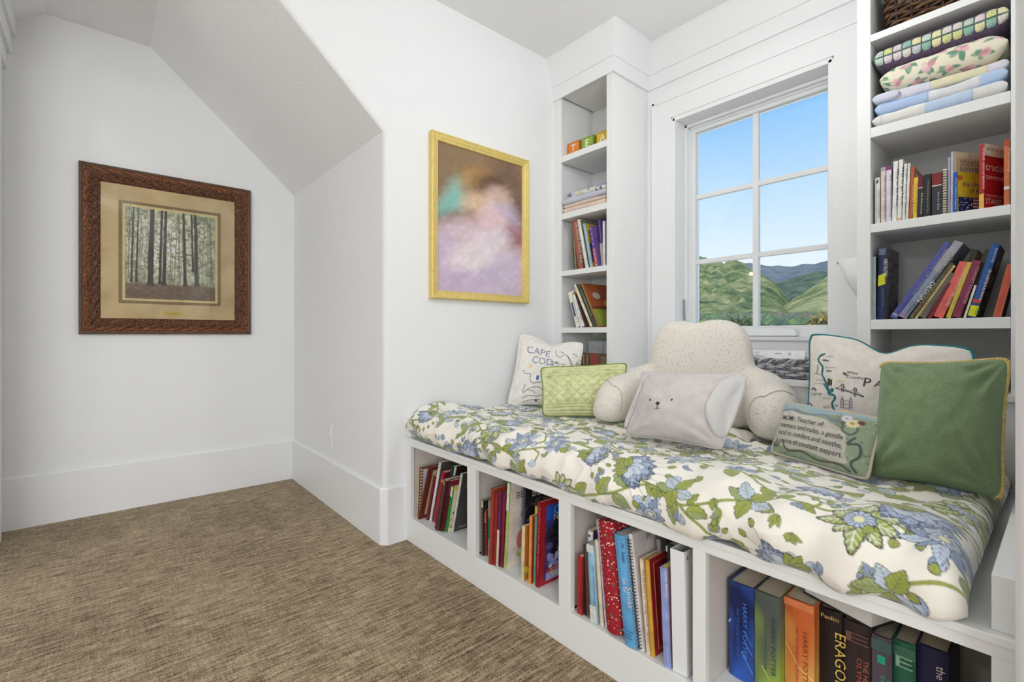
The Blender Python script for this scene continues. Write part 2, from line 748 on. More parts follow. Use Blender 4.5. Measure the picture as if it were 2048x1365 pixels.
# ------------------------------------------------------------------ window
win = struct(empty('window_1', (XW, 1.09, OZ0)))
wy = 1.09


def wpart(name, boxes, m, bevel=0.002, parent=None):
    q = MB()
    for b in boxes:
        q.box(b[0] - XW, b[1] - XW, b[2] - wy, b[3] - wy, b[4] - OZ0, b[5] - OZ0, m)
    return q.build(name, parent or win, bevel=bevel)


XG = 2.668
cw = 0.128
wpart('side_casing', [(XW - 0.016, XW, OY1 + 0.008, OY1 + cw, 0.87, OZ1 + cw), (XW - 0.022, XW, OY1 + cw - 0.016, OY1 + cw + 0.004, 0.87, OZ1 + cw)], TRIM)
wpart('side_casing', [(XW - 0.016, XW, OY0 - cw, OY0 - 0.008, 0.87, OZ1 + cw), (XW - 0.022, XW, OY0 - cw - 0.004, OY0 - cw + 0.016, 0.87, OZ1 + cw)], TRIM)
wpart('head_casing', [(XW - 0.016, XW, OY0 - 0.01, OY1 + 0.01, OZ1 + 0.008, OZ1 + cw), (XW - 0.022, XW, OY0 - cw, OY1 + cw, OZ1 + cw - 0.016, OZ1 + cw + 0.004)], TRIM)
wpart('apron', [(XW - 0.016, XW, OY0 - 0.01, OY1 + 0.01, 0.87, OZ0 - 0.014)], TRIM)
wpart('sill', [(XW - 0.024, XG + 0.03, OY0 + 0.001, OY1 - 0.001, OZ0 - 0.014, OZ0 + 0.006)], TRIM)
wpart('jamb', [(XW - 0.010, XG + 0.06, OY1 - 0.016, OY1 + 0.01, OZ0, OZ1)], TRIM)
wpart('jamb', [(XW - 0.010, XG + 0.06, OY0 - 0.01, OY0 + 0.016, OZ0, OZ1)], TRIM)
wpart('head_jamb', [(XW - 0.010, XG + 0.06, OY0, OY1, OZ1 - 0.016, OZ1 + 0.01)], TRIM)
# stepped vinyl frame, then the sash
GY0, GY1, GZ0, GZ1 = 0.752, 1.428, 1.048, 2.190
i_y0, i_y1, i_z0, i_z1 = OY0 + 0.016, OY1 - 0.016, OZ0 + 0.006, OZ1 - 0.016
wpart('window_frame', [(XG - 0.060, XG + 0.05, i_y1 - 0.014, i_y1, i_z0, i_z1), (XG - 0.060, XG + 0.05, i_y0, i_y0 + 0.014, i_z0, i_z1),
                       (XG - 0.060, XG + 0.05, i_y0, i_y1, i_z1 - 0.014, i_z1), (XG - 0.060, XG + 0.05, i_y0, i_y1, i_z0, i_z0 + 0.014),
                       (XG - 0.035, XG + 0.05, i_y1 - 0.022, i_y1, i_z0, i_z1), (XG - 0.035, XG + 0.05, i_y0, i_y0 + 0.022, i_z0, i_z1),
                       (XG - 0.035, XG + 0.05, i_y0, i_y1, i_z1 - 0.022, i_z1)], VINYL, 0.0015)
sash = wpart('sash', [(XG - 0.022, XG + 0.03, GY1, i_y1 - 0.02, i_z0 + 0.012, i_z1 - 0.018), (XG - 0.022, XG + 0.03, i_y0 + 0.02, GY0, i_z0 + 0.012, i_z1 - 0.018),
                      (XG - 0.022, XG + 0.03, GY0, GY1, GZ1, i_z1 - 0.018), (XG - 0.022, XG + 0.03, GY0, GY1, i_z0 + 0.012, GZ0)], VINYL)
mz = [GZ0 + (GZ1 - GZ0) * k / 3 for k in (1, 2)]
wpart('mullion', [(XG - 0.012, XG + 0.016, wy - 0.015, wy + 0.015, GZ0, GZ1)], VINYL)
for z in mz:
    wpart('muntin', [(XG - 0.011, XG + 0.015, GY0, GY1, z - 0.013, z + 0.013)], VINYL)
zz = [GZ0] + mz + [GZ1]
for a, b in ((GY0, wy - 0.015), (wy + 0.015, GY1)):
    for k in range(3):
        wpart('pane', [(XG, XG + 0.004, a, b, zz[k], zz[k + 1])], GLASS, 0)
# crank operator cover on the sash and the latch lever on the left jamb
q = MB()
q.prism([(-0.125, 0), (0.125, 0), (0.115, 0.030), (0.095, 0.040), (-0.095, 0.040), (-0.115, 0.030)], 'x', XG - 0.10 - XW, XG - 0.05 - XW, VINYL)
o = q.build('window_operator', win, bevel=0.006)
o.location = (0, 0.985 - wy, 0.008)
tube('latch_lever', bez([(XG - 0.075 - XW, OY1 - 0.022 - wy, 0.10), (XG - 0.085 - XW, OY1 - 0.026 - wy, 0.16), (XG - 0.078 - XW, OY1 - 0.020 - wy, 0.22)], 6), 0.005, mat('latch_metal', (150, 150, 150), 0.4), win)

# ------------------------------------------------------------------ built-in bench
bench = empty('window_bench', (XB, 1.08, 0), label='white built-in window bench with four open book cubbies along its front', cat='bench')
OPEN = [(1.591, 2.060), (1.078, 1.533), (0.614, 1.026), (0.083, 0.580)]
ZF = 0.118


def bp(name, b, m=CAB, bevel=0.0015, lab=None):
    o = box(name, (b[0] - XB, b[1] - XB, b[2] - 1.08, b[3] - 1.08, b[4], b[5]), m, bench, bevel)
    if lab:
        o['label'] = lab
    return o


bp('bench_top', (XB - 0.006, XT, YR + 0.001, YG - 0.001, 0.487, 0.502))
bp('top_rail', (XB, XB + 0.02, YR + 0.001, YG - 0.001, 0.463, 0.487))
bp('bottom_rail', (XB, XB + 0.02, YR + 0.001, YG - 0.001, 0.0, ZF))
for a, b in ((YR + 0.001, 0.083), (0.580, 0.614), (1.026, 1.078), (1.533, 1.591), (2.060, YG - 0.001)):
    bp('stile', (XB, XB + 0.02, a, b, ZF, 0.463))
for a, b in OPEN:
    bp('cubby_floor', (XB + 0.0205, 1.56, a - 0.008, b + 0.008, ZF - 0.018, ZF - 0.0005), bevel=0)
for a in (0.597, 1.052, 1.562):
    bp('divider', (XB + 0.0205, 1.56, a - 0.009, a + 0.009, ZF, 0.4865), CABIN, 0)
bp('end_panel', (XB + 0.0205, 1.56, 2.068, YG - 0.001, ZF, 0.4865), CABIN, 0)
bp('end_panel', (XB + 0.0205, 1.56, YR + 0.001, 0.075, ZF, 0.4865), mat('bare_plywood', (150, 116, 78), 0.7, var=0.25, vscale=6, stretch=(8, 8, 1)), 0)
bp('back_panel', (1.56, 1.572, YR + 0.001, YG - 0.001, ZF - 0.018, 0.4865), CABIN, 0)
# low boards at both ends of the seat, the riser behind the cushion and the ledge under the window
bp('end_board', (XB + 0.015, XT - 0.001, YG - 0.034, YG - 0.001, 0.502, 0.596))
bp('end_board', (XB + 0.015, XT - 0.001, YR + 0.001, 0.084, 0.502, 0.596))
bp('seat_riser', (XT, XT + 0.02, YR + 0.001, YG - 0.001, 0.502, 0.788))
bp('window_ledge', (XT - 0.012, XW - 0.001, YR + 0.001, YG - 0.001, 0.788, 0.811))

# ------------------------------------------------------------------ bookcase towers beside the window


def tower(label, y0, y1, oy0, oy1, shelves, ztop):
    """y0<y1 outer sides, oy0<oy1 the opening; shelves = (top, bottom) heights"""
    root = empty('bookcase_tower', (XT, (y0 + y1) / 2, 0.811), label=label, cat='bookcase', group='bookcase towers beside the window')
    yc = (y0 + y1) / 2

    def part(name, x0, x1, a, b, z0, z1, m=CAB, bv=0.0015):
        return box(name, (x0 - XT, x1 - XT, a - yc, b - yc, z0 - 0.811, z1 - 0.811), m, root, bv)
    part('side_panel', XT + 0.0195, XW - 0.0205, y0 + 0.0005, min(oy0, y0 + 0.045), 0.811, 2.60)
    part('side_panel', XT + 0.0195, XW - 0.0205, max(oy1, y1 - 0.045), y1 - 0.0005, 0.811, 2.60)
    part('back_panel', XW - 0.02, XW - 0.001, y0 + 0.0005, y1 - 0.0005, 0.811, 2.60, CAB, 0)
    part('stile', XT, XT + 0.019, y0 + 0.0005, oy0, 0.811, 2.60)
    part('stile', XT, XT + 0.019, oy1, y1 - 0.0005, 0.811, 2.60)
    part('top_rail', XT, XT + 0.019, oy0, oy1, ztop, 2.60)
    part('top_panel', XT + 0.0195, XW - 0.0205, oy0, oy1, ztop, ztop + 0.02, CAB, 0)
    for a, b in shelves:
        part('shelf', XT, XW - 0.0205, oy0 + 0.0002, oy1 - 0.0002, b, a)
    return root


tower('white bookcase tower between gold framed picture and window, holding letter blocks', 1.656, YG, 1.701, 2.054,
      [(2.108, 2.071), (1.753, 1.716), (1.395, 1.364), (1.044, 1.012)], 2.483)
tower('white bookcase tower right of the window, packed with quilts and books', YR, 0.520, 0.116, 0.477,
      [(2.115, 2.089), (1.769, 1.732), (1.411, 1.379), (1.056, 1.020)], 2.483)

# wall outlet on the alcove wall
ol = empty('wall_outlet', (XA, 2.82, 0.415), label='small white wall outlet plate above the alcove baseboard', cat='outlet')
box('cover_plate', (-0.007, 0, -0.042, 0.042, -0.066, 0.066), TRIM, ol, 0.003)
for dz in (-0.022, 0.022):
    f = box('socket', (-0.010, -0.006, -0.017, 0.017, dz - 0.014, dz + 0.014), VINYL, ol, 0.002)
    for dy in (-0.006, 0.006):
        s_ = box('slot', (-0.0104, -0.0098, dy - 0.001, dy + 0.001, dz - 0.004, dz + 0.005), flat((70, 70, 70)), f, 0)

# fixtures of the added lamps: canopy, stem and clear glass globe
for i, (p, en) in enumerate(FILL_LAMPS):
    r = empty('ceiling_lamp', (p[0], p[1], H_CEIL), label=['clear glass globe lamp hanging under the ceiling of the window nook', 'clear glass globe lamp hanging just behind the camera', 'clear glass globe lamp in the middle of the room behind', 'clear glass globe lamp by the big window of the room behind'][i], cat='lamp', group='ceiling lamps')
    n = 28
    q = MB()
    q.prism([(0.07 * math.cos(2 * math.pi * k / n), 0.07 * math.sin(2 * math.pi * k / n)) for k in range(n)], 'z', -0.025, 0.0, TRIM)
    q.build('canopy', r, bevel=0.004)
    zl = p[2] - H_CEIL
    tube('stem', [(0, 0, -0.025), (0, 0, (zl + 0.065) / 2), (0, 0, zl + 0.09)], 0.010, TRIM, r)
    th = np.linspace(0.12, math.pi - 0.001, 16)
    ph = np.linspace(0, 2 * math.pi, 28, endpoint=False)
    V = [(0.09 * math.sin(a) * math.cos(b), 0.09 * math.sin(a) * math.sin(b), zl + 0.09 * math.cos(a)) for b in ph for a in th]
    arrmesh('globe', V, grid_faces(28, 16, True), GLASS, r, True)

# ------------------------------------------------------------------ outside: hills, town and trees


def hill_mat(name, c1, c2, c3, scale):
    m, nt, b = nodes_of(name)
    L = nt.links.new
    t = nt.nodes.new('ShaderNodeTexCoord')
    n1 = nt.nodes.new('ShaderNodeTexNoise')
    n1.inputs['Scale'].default_value = scale
    n1.inputs['Detail'].default_value = 12
    n1.inputs['Roughness'].default_value = 0.78
    r = nt.nodes.new('ShaderNodeValToRGB')
    r.color_ramp.elements[0].position = 0.41
    r.color_ramp.elements[0].color = rgba(c1)
    r.color_ramp.elements[1].position = 0.61
    r.color_ramp.elements[1].color = rgba(c3)
    e_ = r.color_ramp.elements.new(0.50)
    e_.color = rgba(c2)
    L(t.outputs['Object'], n1.inputs['Vector'])
    L(n1.outputs['Fac'], r.inputs[0])
    L(r.outputs[0], b.inputs['Base Color'])
    b.inputs['Roughness'].default_value = 1.0
    b.inputs['Specular IOR Level'].default_value = 0.0
    return m


def hill(name, label, crest, r_front, r_back, m, rough, z_foot, seed=0.0):
    """terrain ridge around the house: crest = (bearing in degrees from +X, range, height)"""
    c = np.array(crest, float)
    az = np.linspace(c[0, 0], c[-1, 0], 150)
    R = np.interp(az, c[:, 0], c[:, 1])
    Z = np.interp(az, c[:, 0], c[:, 2])
    k = np.ones(9) / 9
    Z = np.convolve(np.pad(Z, 4, mode='edge'), k, 'valid')
    v = np.linspace(0, 1.35, 70)
    A, Vv = np.meshgrid(np.radians(az), v, indexing='ij')
    Rr = np.where(Vv <= 1, r_front + (R[:, None] - r_front) * Vv, R[:, None] + (r_back - R[:, None]) * (Vv - 1) / 0.35)
    prof = np.where(Vv <= 1, np.clip(Vv, 0, 1) ** 1.15, 1 - (Vv - 1) / 0.35 * 0.5)
    zf = z_foot
    Hh = zf + (Z[:, None] - zf) * prof
    nz = fbm(A * 60 + seed, Vv * 7 + seed, 5)
    Hh = Hh + nz * rough * (Z[:, None] - zf) * np.clip(Vv * 3, 0, 1)
    V = np.stack([Rr * np.cos(A), Rr * np.sin(A), Hh], -1).reshape(-1, 3)
    o = arrmesh(name, V, grid_faces(150, 70), m, None, True)
    return tag(o, label, 'hill', 'hills outside the window')


G1 = hill_mat('hill_scrub', (58, 82, 54), (112, 124, 78), (170, 160, 116), 0.014)
G2 = hill_mat('hill_forest', (52, 72, 62), (80, 98, 80), (112, 122, 92), 0.012)
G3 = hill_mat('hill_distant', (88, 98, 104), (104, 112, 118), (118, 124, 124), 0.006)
G4 = hill_mat('hill_grass', (92, 108, 68), (136, 140, 92), (184, 168, 122), 0.018)
hill('far_mountain', 'hazy blue mountain ridge farthest away in the window view', [(4, 6000, 800), (14, 6000, 790), (16, 6000, 778), (17.6, 6000, 755), (19.4, 6000, 742), (21, 6000, 775), (23, 6000, 812), (28, 6000, 820), (40, 6000, 820)], 4200, 7200, G3, 0.06, 250, 3.1)
hill('wooded_hill', 'dark green wooded hill in the middle of the window view', [(2, 3300, 400), (12, 3300, 385), (15.6, 3300, 366), (17.5, 3300, 372), (19, 3300, 345), (20.5, 3300, 318), (22, 3300, 340), (26, 3300, 420), (34, 3300, 430)], 1900, 4000, G2, 0.10, 70, 7.7)
hill('scrub_hill', 'broad green scrub hill filling the left of the window view', [(18.6, 1500, 60), (19.3, 1550, 98), (20.2, 1600, 142), (21.4, 1700, 196), (22.6, 1800, 230), (24, 1800, 250), (25.5, 1800, 258), (28, 1800, 272), (34, 1800, 280), (46, 1800, 270)], 700, 2400, G1, 0.09, 20, 1.3)
hill('grass_hill', 'sunlit grassy slope rising at the right of the window view', [(0, 1500, 240), (10, 1500, 190), (14, 1450, 158), (15.8, 1400, 146), (17.5, 1300, 108), (19, 1200, 74), (20.2, 1100, 50), (22, 1000, 34)], 640, 2000, G4, 0.07, 18, 4.2)
# valley floor
az = np.radians(np.linspace(-10, 55, 60))
rr = np.linspace(40, 1900, 60)
A_, R_ = np.meshgrid(az, rr, indexing='ij')
Zv = np.interp(R_, [40, 150, 300, 700, 1100, 1900], [-4, 0, 4.5, 24, 42, 60]) + fbm(A_ * 30, R_ * 0.01, 3) * 3
Vv = np.stack([R_ * np.cos(A_), R_ * np.sin(A_), Zv], -1).reshape(-1, 3)
o = arrmesh('valley_ground', Vv, grid_faces(60, 60), hill_mat('valley_scrub', (74, 96, 52), (106, 128, 70), (150, 150, 100), 0.03), None, True)
struct(o)


def valley_z(r):
    return float(np.interp(r, [40, 150, 300, 700, 1100, 1900], [-4, 0, 4.5, 24, 42, 60]))


# town: many tiny houses, too far to count
rs = np.random.RandomState(3)
mb = MB()
hc = [flat((214, 206, 196)), flat((186, 150, 120)), flat((160, 128, 108)), flat((226, 220, 212)), flat((196, 172, 150))]
rc = [flat((120, 100, 90)), flat((150, 110, 90)), flat((110, 104, 100))]
for k in range(230):
    r = rs.uniform(330, 900)
    a = math.radians(rs.uniform(14.5, 30) if k % 3 else rs.uniform(15, 21.5))
    x, y, z = r * math.cos(a), r * math.sin(a), valley_z(r)
    w, d, h = rs.uniform(4, 8), rs.uniform(4, 7), rs.uniform(2.5, 4.2)
    mb.box(x - w / 2, x + w / 2, y - d / 2, y + d / 2, z - 2, z + h, hc[k % 5])
    mb.prism([(y - d / 2 - 0.4, z + h), (y + d / 2 + 0.4, z + h), (y, z + h + 1.8)], 'x', x - w / 2 - 0.4, x + w / 2 + 0.4, rc[k % 3])
tag(mb.build('town_houses', fix=False), 'scattered pale houses of the town in the valley', 'houses', kind='stuff')


def leafmass(name, label, x, y, z, rx, rz, m, seed, n=700, leaf=0.5, group='trees below the window view'):
    """tree: trunk plus a crown of separate leaf clusters"""
    t = empty(name, (x, y, z - rz), label=label, cat='tree', group=group)
    tube('trunk', [(0, 0, -4), (0.1, 0, 0), (0, 0.1, rz)], [0.4, 0.3, 0.15], flat((84, 70, 56)), t)
    rs_ = np.random.RandomState(seed)
    V = []
    F = []
    for k in range(n):
        d = rs_.normal(size=3)
        d /= np.linalg.norm(d)
        rad = rs_.uniform(0.62, 1.0) * (1 + 0.25 * math.sin(5 * d[0] + seed) * math.cos(4 * d[2]))
        c = np.array([d[0] * rx * rad, d[1] * rx * rad, rz + d[2] * rz * rad])
        a = rs_.normal(size=3)
        b = np.cross(a, rs_.normal(size=3))
        a = a / np.linalg.norm(a) * leaf * rs_.uniform(0.6, 1.2)
        b = b / np.linalg.norm(b) * leaf * rs_.uniform(0.4, 0.9)
        i = len(V)
        V += [c - a, c + b, c + a, c - b]
        F.append((i, i + 1, i + 2, i + 3))
    o_ = arrmesh('crown', V, np.array(F), m, t)
    return t


LF1 = mat('leaves_dark', (62, 84, 42), 0.8, var=0.3, vscale=0.6)
LF2 = mat('leaves_light', (122, 144, 62), 0.8, var=0.3, vscale=0.6)
LF3 = mat('leaves_rust', (124, 110, 54), 0.8, var=0.35, vscale=0.6)
leafmass('tree', 'dark round tree right behind the backrest pillow', 150, 150 * math.tan(math.radians(23.3)), 0.2, 6.5, 6.0, LF1, 1, 1500, 0.7)
leafmass('tree', 'olive and rust tree at the lower right corner of the window', 150, 150 * math.tan(math.radians(16.1)), 1.0, 5.4, 6.0, LF3, 2, 1300, 0.7)
leafmass('tree', 'light green bushy tree at the lower left corner of the window', 150, 150 * math.tan(math.radians(27.3)), 0.2, 8.0, 5.0, LF2, 3, 1300, 0.7)
# distant tree cover in the valley, as one mass of crowns
V = []
F = []
MI = []
ico = [(0, 0, 1), (0.9, 0, 0.3), (0.28, 0.85, 0.3), (-0.72, 0.53, 0.3), (-0.72, -0.53, 0.3), (0.28, -0.85, 0.3), (0.5, 0.5, -0.6), (-0.6, 0, -0.6), (0.4, -0.6, -0.6)]
icf = [(0, 1, 2), (0, 2, 3), (0, 3, 4), (0, 4, 5), (0, 5, 1), (1, 6, 2), (2, 6, 3), (3, 6, 7), (3, 7, 4), (4, 7, 8), (4, 8, 5), (5, 8, 1), (1, 8, 6)]
for k in range(2600):
    r = rs.uniform(230, 1000)
    a = math.radians(rs.uniform(13, 31))
    s_ = rs.uniform(2.0, 4.6)
    x, y, z = r * math.cos(a), r * math.sin(a), valley_z(r) + s_ * 0.4
    i = len(V)
    V += [(x + p[0] * s_ * rs.uniform(0.7, 1.2), y + p[1] * s_ * rs.uniform(0.7, 1.2), z + p[2] * s_) for p in ico]
    F += [tuple(q + i for q in f) for f in icf]
    MI += [k % 3] * len(icf)
o = arrmesh('valley_trees', V, F, [flat((78, 102, 58)), flat((100, 122, 68)), flat((66, 88, 60))], None, False, MI)
tag(o, 'dense green tree cover between the houses of the valley', 'trees', kind='stuff')

# ------------------------------------------------------------------ floral seat cushion
CREAM = (246, 240, 228)
OLIVE = (158, 166, 78)
OLIVE2 = (112, 124, 46)
SAGE = (158, 170, 116)
BLUE = (146, 162, 190)
BLUE2 = (108, 124, 152)
PALE = (196, 206, 222)
NAVY = (52, 58, 76)
CLW, CLH = 2.16, 1.46


def draw_leaf(P, x, y, L, W, ang, bend, fill, vein, outline, serr=0, ow=0.0022, fill2=None):
    n = 22 if serr else 13
    t = np.linspace(0, 1, n)
    w = W * np.sin(np.pi * t ** 0.8) ** 0.9
    if serr:
        w = w * (1 + 0.28 * np.abs(np.sin(serr * np.pi * t)) - 0.14)
    a = ang + bend * t
    ca, sa = np.cos(a), np.sin(a)
    cx = x + np.cumsum(ca) * L / n
    cy = y + np.cumsum(sa) * L / n

    def shape(g):
        ex, ey = cx + ca * g * (2 * t - 1), cy + sa * g * (2 * t - 1)
        return np.vstack([np.stack([ex - sa * (w + g), ey + ca * (w + g)], -1), np.stack([ex + sa * (w + g), ey - ca * (w + g)], -1)[::-1]])
    P.poly(shape(ow * 0.8), outline)
    P.poly(shape(0.0), fill)
    c = np.stack([cx, cy], -1)
    if fill2 is not None:
        P.poly(np.vstack([np.stack([cx - sa * w, cy + ca * w], -1), c[::-1]]), fill2)
    if L < 0.02:
        return
    P.line(c[:-1:3], ow * 0.7, vein)
    if L > 0.036:
        for k in range(n // 4, n - 3, max(2, n // 5)):
            for sg in (1, -1):
                P.line([c[k], (cx[k] + (-sg * sa[k] + ca[k]) * w[k] * 0.7, cy[k] + (sg * ca[k] + sa[k]) * w[k] * 0.7)], ow * 0.5, vein)


def draw_stem(P, pts, w=0.005, c=OLIVE, o=OLIVE2):
    q = bez(pts, 8)
    for k in range(0, len(q) - 1, 8):
        P.line(q[k:k + 9:2], w + 0.003, o)
    for k in range(0, len(q) - 1, 8):
        P.line(q[k:k + 9:2], w, c)
    return q


def draw_aster(P, x, y, r, rs_, blue=True):
    n = rs_.randint(9, 12)
    a0 = rs_.uniform(0, 6.28)
    for k in range(n):
        a = a0 + 2 * math.pi * k / n + rs_.uniform(-0.1, 0.1)
        L = r * rs_.uniform(0.75, 1.15)
        if blue:
            draw_leaf(P, x, y, L, r * 0.20, a, rs_.uniform(-0.2, 0.2), BLUE if k % 2 else PALE, BLUE2, NAVY, 0, 0.0017)
        else:
            draw_leaf(P, x, y, L, r * 0.22, a, rs_.uniform(-0.2, 0.2), OLIVE, (236, 236, 214), (48, 60, 40), 6, 0.0035, SAGE)
    t = np.linspace(0, 2 * math.pi, 40)
    R = r * 0.40 * (1 + 0.10 * np.cos(12 * t))
    P.poly(np.stack([x + R * np.cos(t), y + R * 0.8 * np.sin(t)], -1), PALE if not blue else (222, 226, 232))
    P.line(np.stack([x + R * np.cos(t), y + R * 0.8 * np.sin(t)], -1), 0.0024, NAVY)
    for k in range(14):
        a = 2 * math.pi * k / 14
        P.line([(x + r * 0.12 * math.cos(a), y + r * 0.1 * math.sin(a)), (x + r * 0.34 * math.cos(a), y + r * 0.27 * math.sin(a))], 0.003, BLUE2)
    P.blob(x, y, r * 0.13, r * 0.11, (232, 226, 178), 1, 0, 0.2)


def draw_lotus(P, x, y, r, ang, rs_):
    """big layered blue bloom with fringe, on an olive cup"""
    ca = lambda k, n: ang + (k - (n - 1) / 2) * (2.6 / n)
    for k in range(9):
        a = ca(k, 9)
        tip = (x + math.cos(a) * r * 1.35, y + math.sin(a) * r * 1.35)
        P.line([(x, y), tip], 0.0012, BLUE2)
        draw_leaf(P, tip[0], tip[1], r * 0.30, r * 0.085, a, 0.2, OLIVE, OLIVE2, NAVY, 0, 0.0018)
    for n, L, W, c in ((7, 1.0, 0.24, BLUE2), (5, 0.85, 0.24, BLUE), (4, 0.62, 0.20, PALE)):
        for k in range(n):
            a = ca(k, n) * 1.0 + rs_.uniform(-0.08, 0.08)
            draw_leaf(P, x, y, r * L, r * W, a, rs_.uniform(-0.25, 0.25), c, (214, 220, 232), NAVY, 3, 0.0022)
    for k in range(5):
        a = ang + math.pi + (k - 2) * 0.55
        draw_leaf(P, x, y, r * 0.55, r * 0.15, a, 0.3 * (k - 2), OLIVE, OLIVE2, NAVY, 4, 0.002)


def draw_bud(P, x, y, r, ang):
    draw_leaf(P, x, y, r * 1.5, r * 0.45, ang, 0.9, BLUE, PALE, NAVY, 0, 0.002, PALE)
    draw_leaf(P, x - math.cos(ang) * r * 0.2, y - math.sin(ang) * r * 0.2, r * 0.9, r * 0.34, ang + 0.25, -0.5, OLIVE, OLIVE2, NAVY, 0, 0.002)


def draw_floral(P, w, h, seed):
    rs_ = np.random.RandomState(seed)
    # meandering vines
    for k in range(14):
        y0 = h * (k + 0.5) / 14
        x = -0.05
        pts = []
        ph = rs_.uniform(0, 6)
        while x < w + 0.1:
            pts.append((x, y0 + 0.055 * math.sin(x * 9 + ph) + rs_.uniform(-0.02, 0.02)))
            x += 0.09
        q = draw_stem(P, pts, 0.0042)
        for i in range(3, len(q) - 2, 4):
            d = q[i + 1] - q[i]
            a = math.atan2(d[1], d[0])
            sd = 1 if (i // 4) % 2 else -1
            kind = rs_.rand()
            L = rs_.uniform(0.035, 0.065)
            if kind < 0.62:
                draw_leaf(P, q[i][0], q[i][1], L, L * rs_.uniform(0.20, 0.32), a + sd * rs_.uniform(0.6, 1.2), -sd * rs_.uniform(0.2, 1.1),
                          OLIVE if rs_.rand() < 0.7 else SAGE, OLIVE2, (84, 92, 62), 5 if rs_.rand() < 0.5 else 0, 0.002, SAGE if rs_.rand() < 0.35 else None)
            elif kind < 0.80:
                draw_bud(P, q[i][0] + math.cos(a + sd) * 0.02, q[i][1] + math.sin(a + sd) * 0.02, 0.024, a + sd)
            else:
                e_ = q[i] + 0.05 * np.array([math.cos(a + sd * 1.3), math.sin(a + sd * 1.3)])
                m_ = (q[i] + e_) / 2 + 0.02 * np.array([math.cos(a), math.sin(a)])
                draw_stem(P, [q[i], m_, e_], 0.0035)
                draw_leaf(P, e_[0], e_[1], 0.03, 0.012, a + sd * 2.2, sd * 1.5, PALE, BLUE2, (84, 96, 110), 0, 0.0018)
    # blooms on a jittered lattice
    for k in range(420):      # loose filler sprigs
        x, y, a = rs_.uniform(0, w), rs_.uniform(0, h), rs_.uniform(0, 6.28)
        c_ = [OLIVE, SAGE, PALE, BLUE][k % 4]
        for d in (-0.5, 0.0, 0.5):
            draw_leaf(P, x, y, rs_.uniform(0.016, 0.030), 0.0055, a + d, rs_.uniform(-0.6, 0.6), c_, OLIVE2, (92, 100, 92), 0, 0.0014)
    n = 0
    for i in range(13):
        for j in range(10):
            x = w * (i + 0.5 + 0.5 * (j % 2) * 0.9) / 13 + rs_.uniform(-0.035, 0.035)
            y = h * (j + 0.5) / 10 + rs_.uniform(-0.03, 0.03)
            n += 1
            t = (i * 3 + j * 5) % 7
            if t in (0, 4):
                draw_lotus(P, x, y, rs_.uniform(0.055, 0.092), rs_.uniform(0, 6.28), rs_)
            elif t in (1, 5):
                draw_aster(P, x, y, rs_.uniform(0.050, 0.066), rs_, True)
            elif t == 2:
                draw_aster(P, x, y, rs_.uniform(0.058, 0.075), rs_, False)
            else:
                for k in range(5):
                    draw_leaf(P, x, y, 0.058, 0.016, rs_.uniform(0, 1) + k * 1.25, rs_.uniform(-0.5, 0.5), (PALE, OLIVE, SAGE)[k % 3], OLIVE2, (80, 90, 70), 4, 0.002)


FL = Paint(CLW, CLH, 0.0015, CREAM)
draw_floral(FL, CLW, CLH, 21)

prof = bez([(2.150, 0.508), (2.152, 0.575), (2.06, 0.600), (1.80, 0.600), (1.50, 0.606), (1.30, 0.628), (1.19, 0.636), (1.118, 0.612), (1.090, 0.572), (1.088, 0.540), (1.098, 0.516), (1.119, 0.504)], 60)
seg = np.r_[0, np.cumsum(np.linalg.norm(np.diff(prof, axis=0), axis=1))]
NVc, NUc = 400, 860
den = np.r_[np.linspace(0, 0.60, 150, endpoint=False), np.linspace(0.60, 1.0, NVc - 150)]
sv = den * seg[-1]
px_, pz_ = np.interp(sv, seg, prof[:, 0]), np.interp(sv, seg, prof[:, 1])
tx, tz = np.gradient(px_, sv), np.gradient(pz_, sv)
tl = np.hypot(tx, tz)
nx_, nz_ = -tz / tl, tx / tl
nx_, nz_ = -nx_, -nz_          # outward: up on the seat, towards the room at the front edge
Yc = np.linspace(2.082, 0.112, NUc)
Yl, Sv = np.meshgrid(Yc, sv, indexing='ij')
U = 2.09 - Yl
frontness = np.clip((Sv - seg[-1] * 0.66) / (seg[-1] * 0.2), 0, 1)
disp = 0.024 * fbm(U * 2.6 + 3, Sv * 3.0 + 1, 2)
disp += 0.016 * fbm(U * 7.0 + Sv * 3, Sv * 8.0 - U * 2 + 5, 2)
rg = 1 - np.abs(2 * fbm(U * 4.2 - Sv * 5.0 + 9, Sv * 5.5 + U * 3.2, 2))
disp += 0.020 * (rg - 0.6) * np.clip(0.45 + 0.9 * vnoise(U * 2 + 4, Sv * 2), 0, 1)
rg2 = 1 - np.abs(2 * fbm(U * 12 + Sv * 6, Sv * 11 - U * 5 + 2, 2))
disp += 0.0075 * (rg2 - 0.6)
disp += frontness * (0.009 * np.sin(U * 33 + 2.2 * np.sin(U * 7) + Sv * 9) * (0.5 + vnoise(U * 3, Sv * 0 + 2)) + 0.010 * fbm(U * 6 + 40, Sv * 4, 2))
for bx_, bs in ((1.60, 0.50), (0.95, 0.55), (1.88, 0.42), (0.45, 0.45), (1.30, 0.35)):      # stitched-down tufts
    q2 = ((U - bx_) ** 2 + (Sv - bs) ** 2) / 0.05 ** 2
    disp -= 0.022 * np.exp(-q2)
    disp += 0.006 * np.exp(-q2 / 5) * np.cos(7 * np.arctan2(Sv - bs, U - bx_))
X3 = px_[None, :] + nx_[None, :] * disp
Z3 = pz_[None, :] + nz_[None, :] * disp
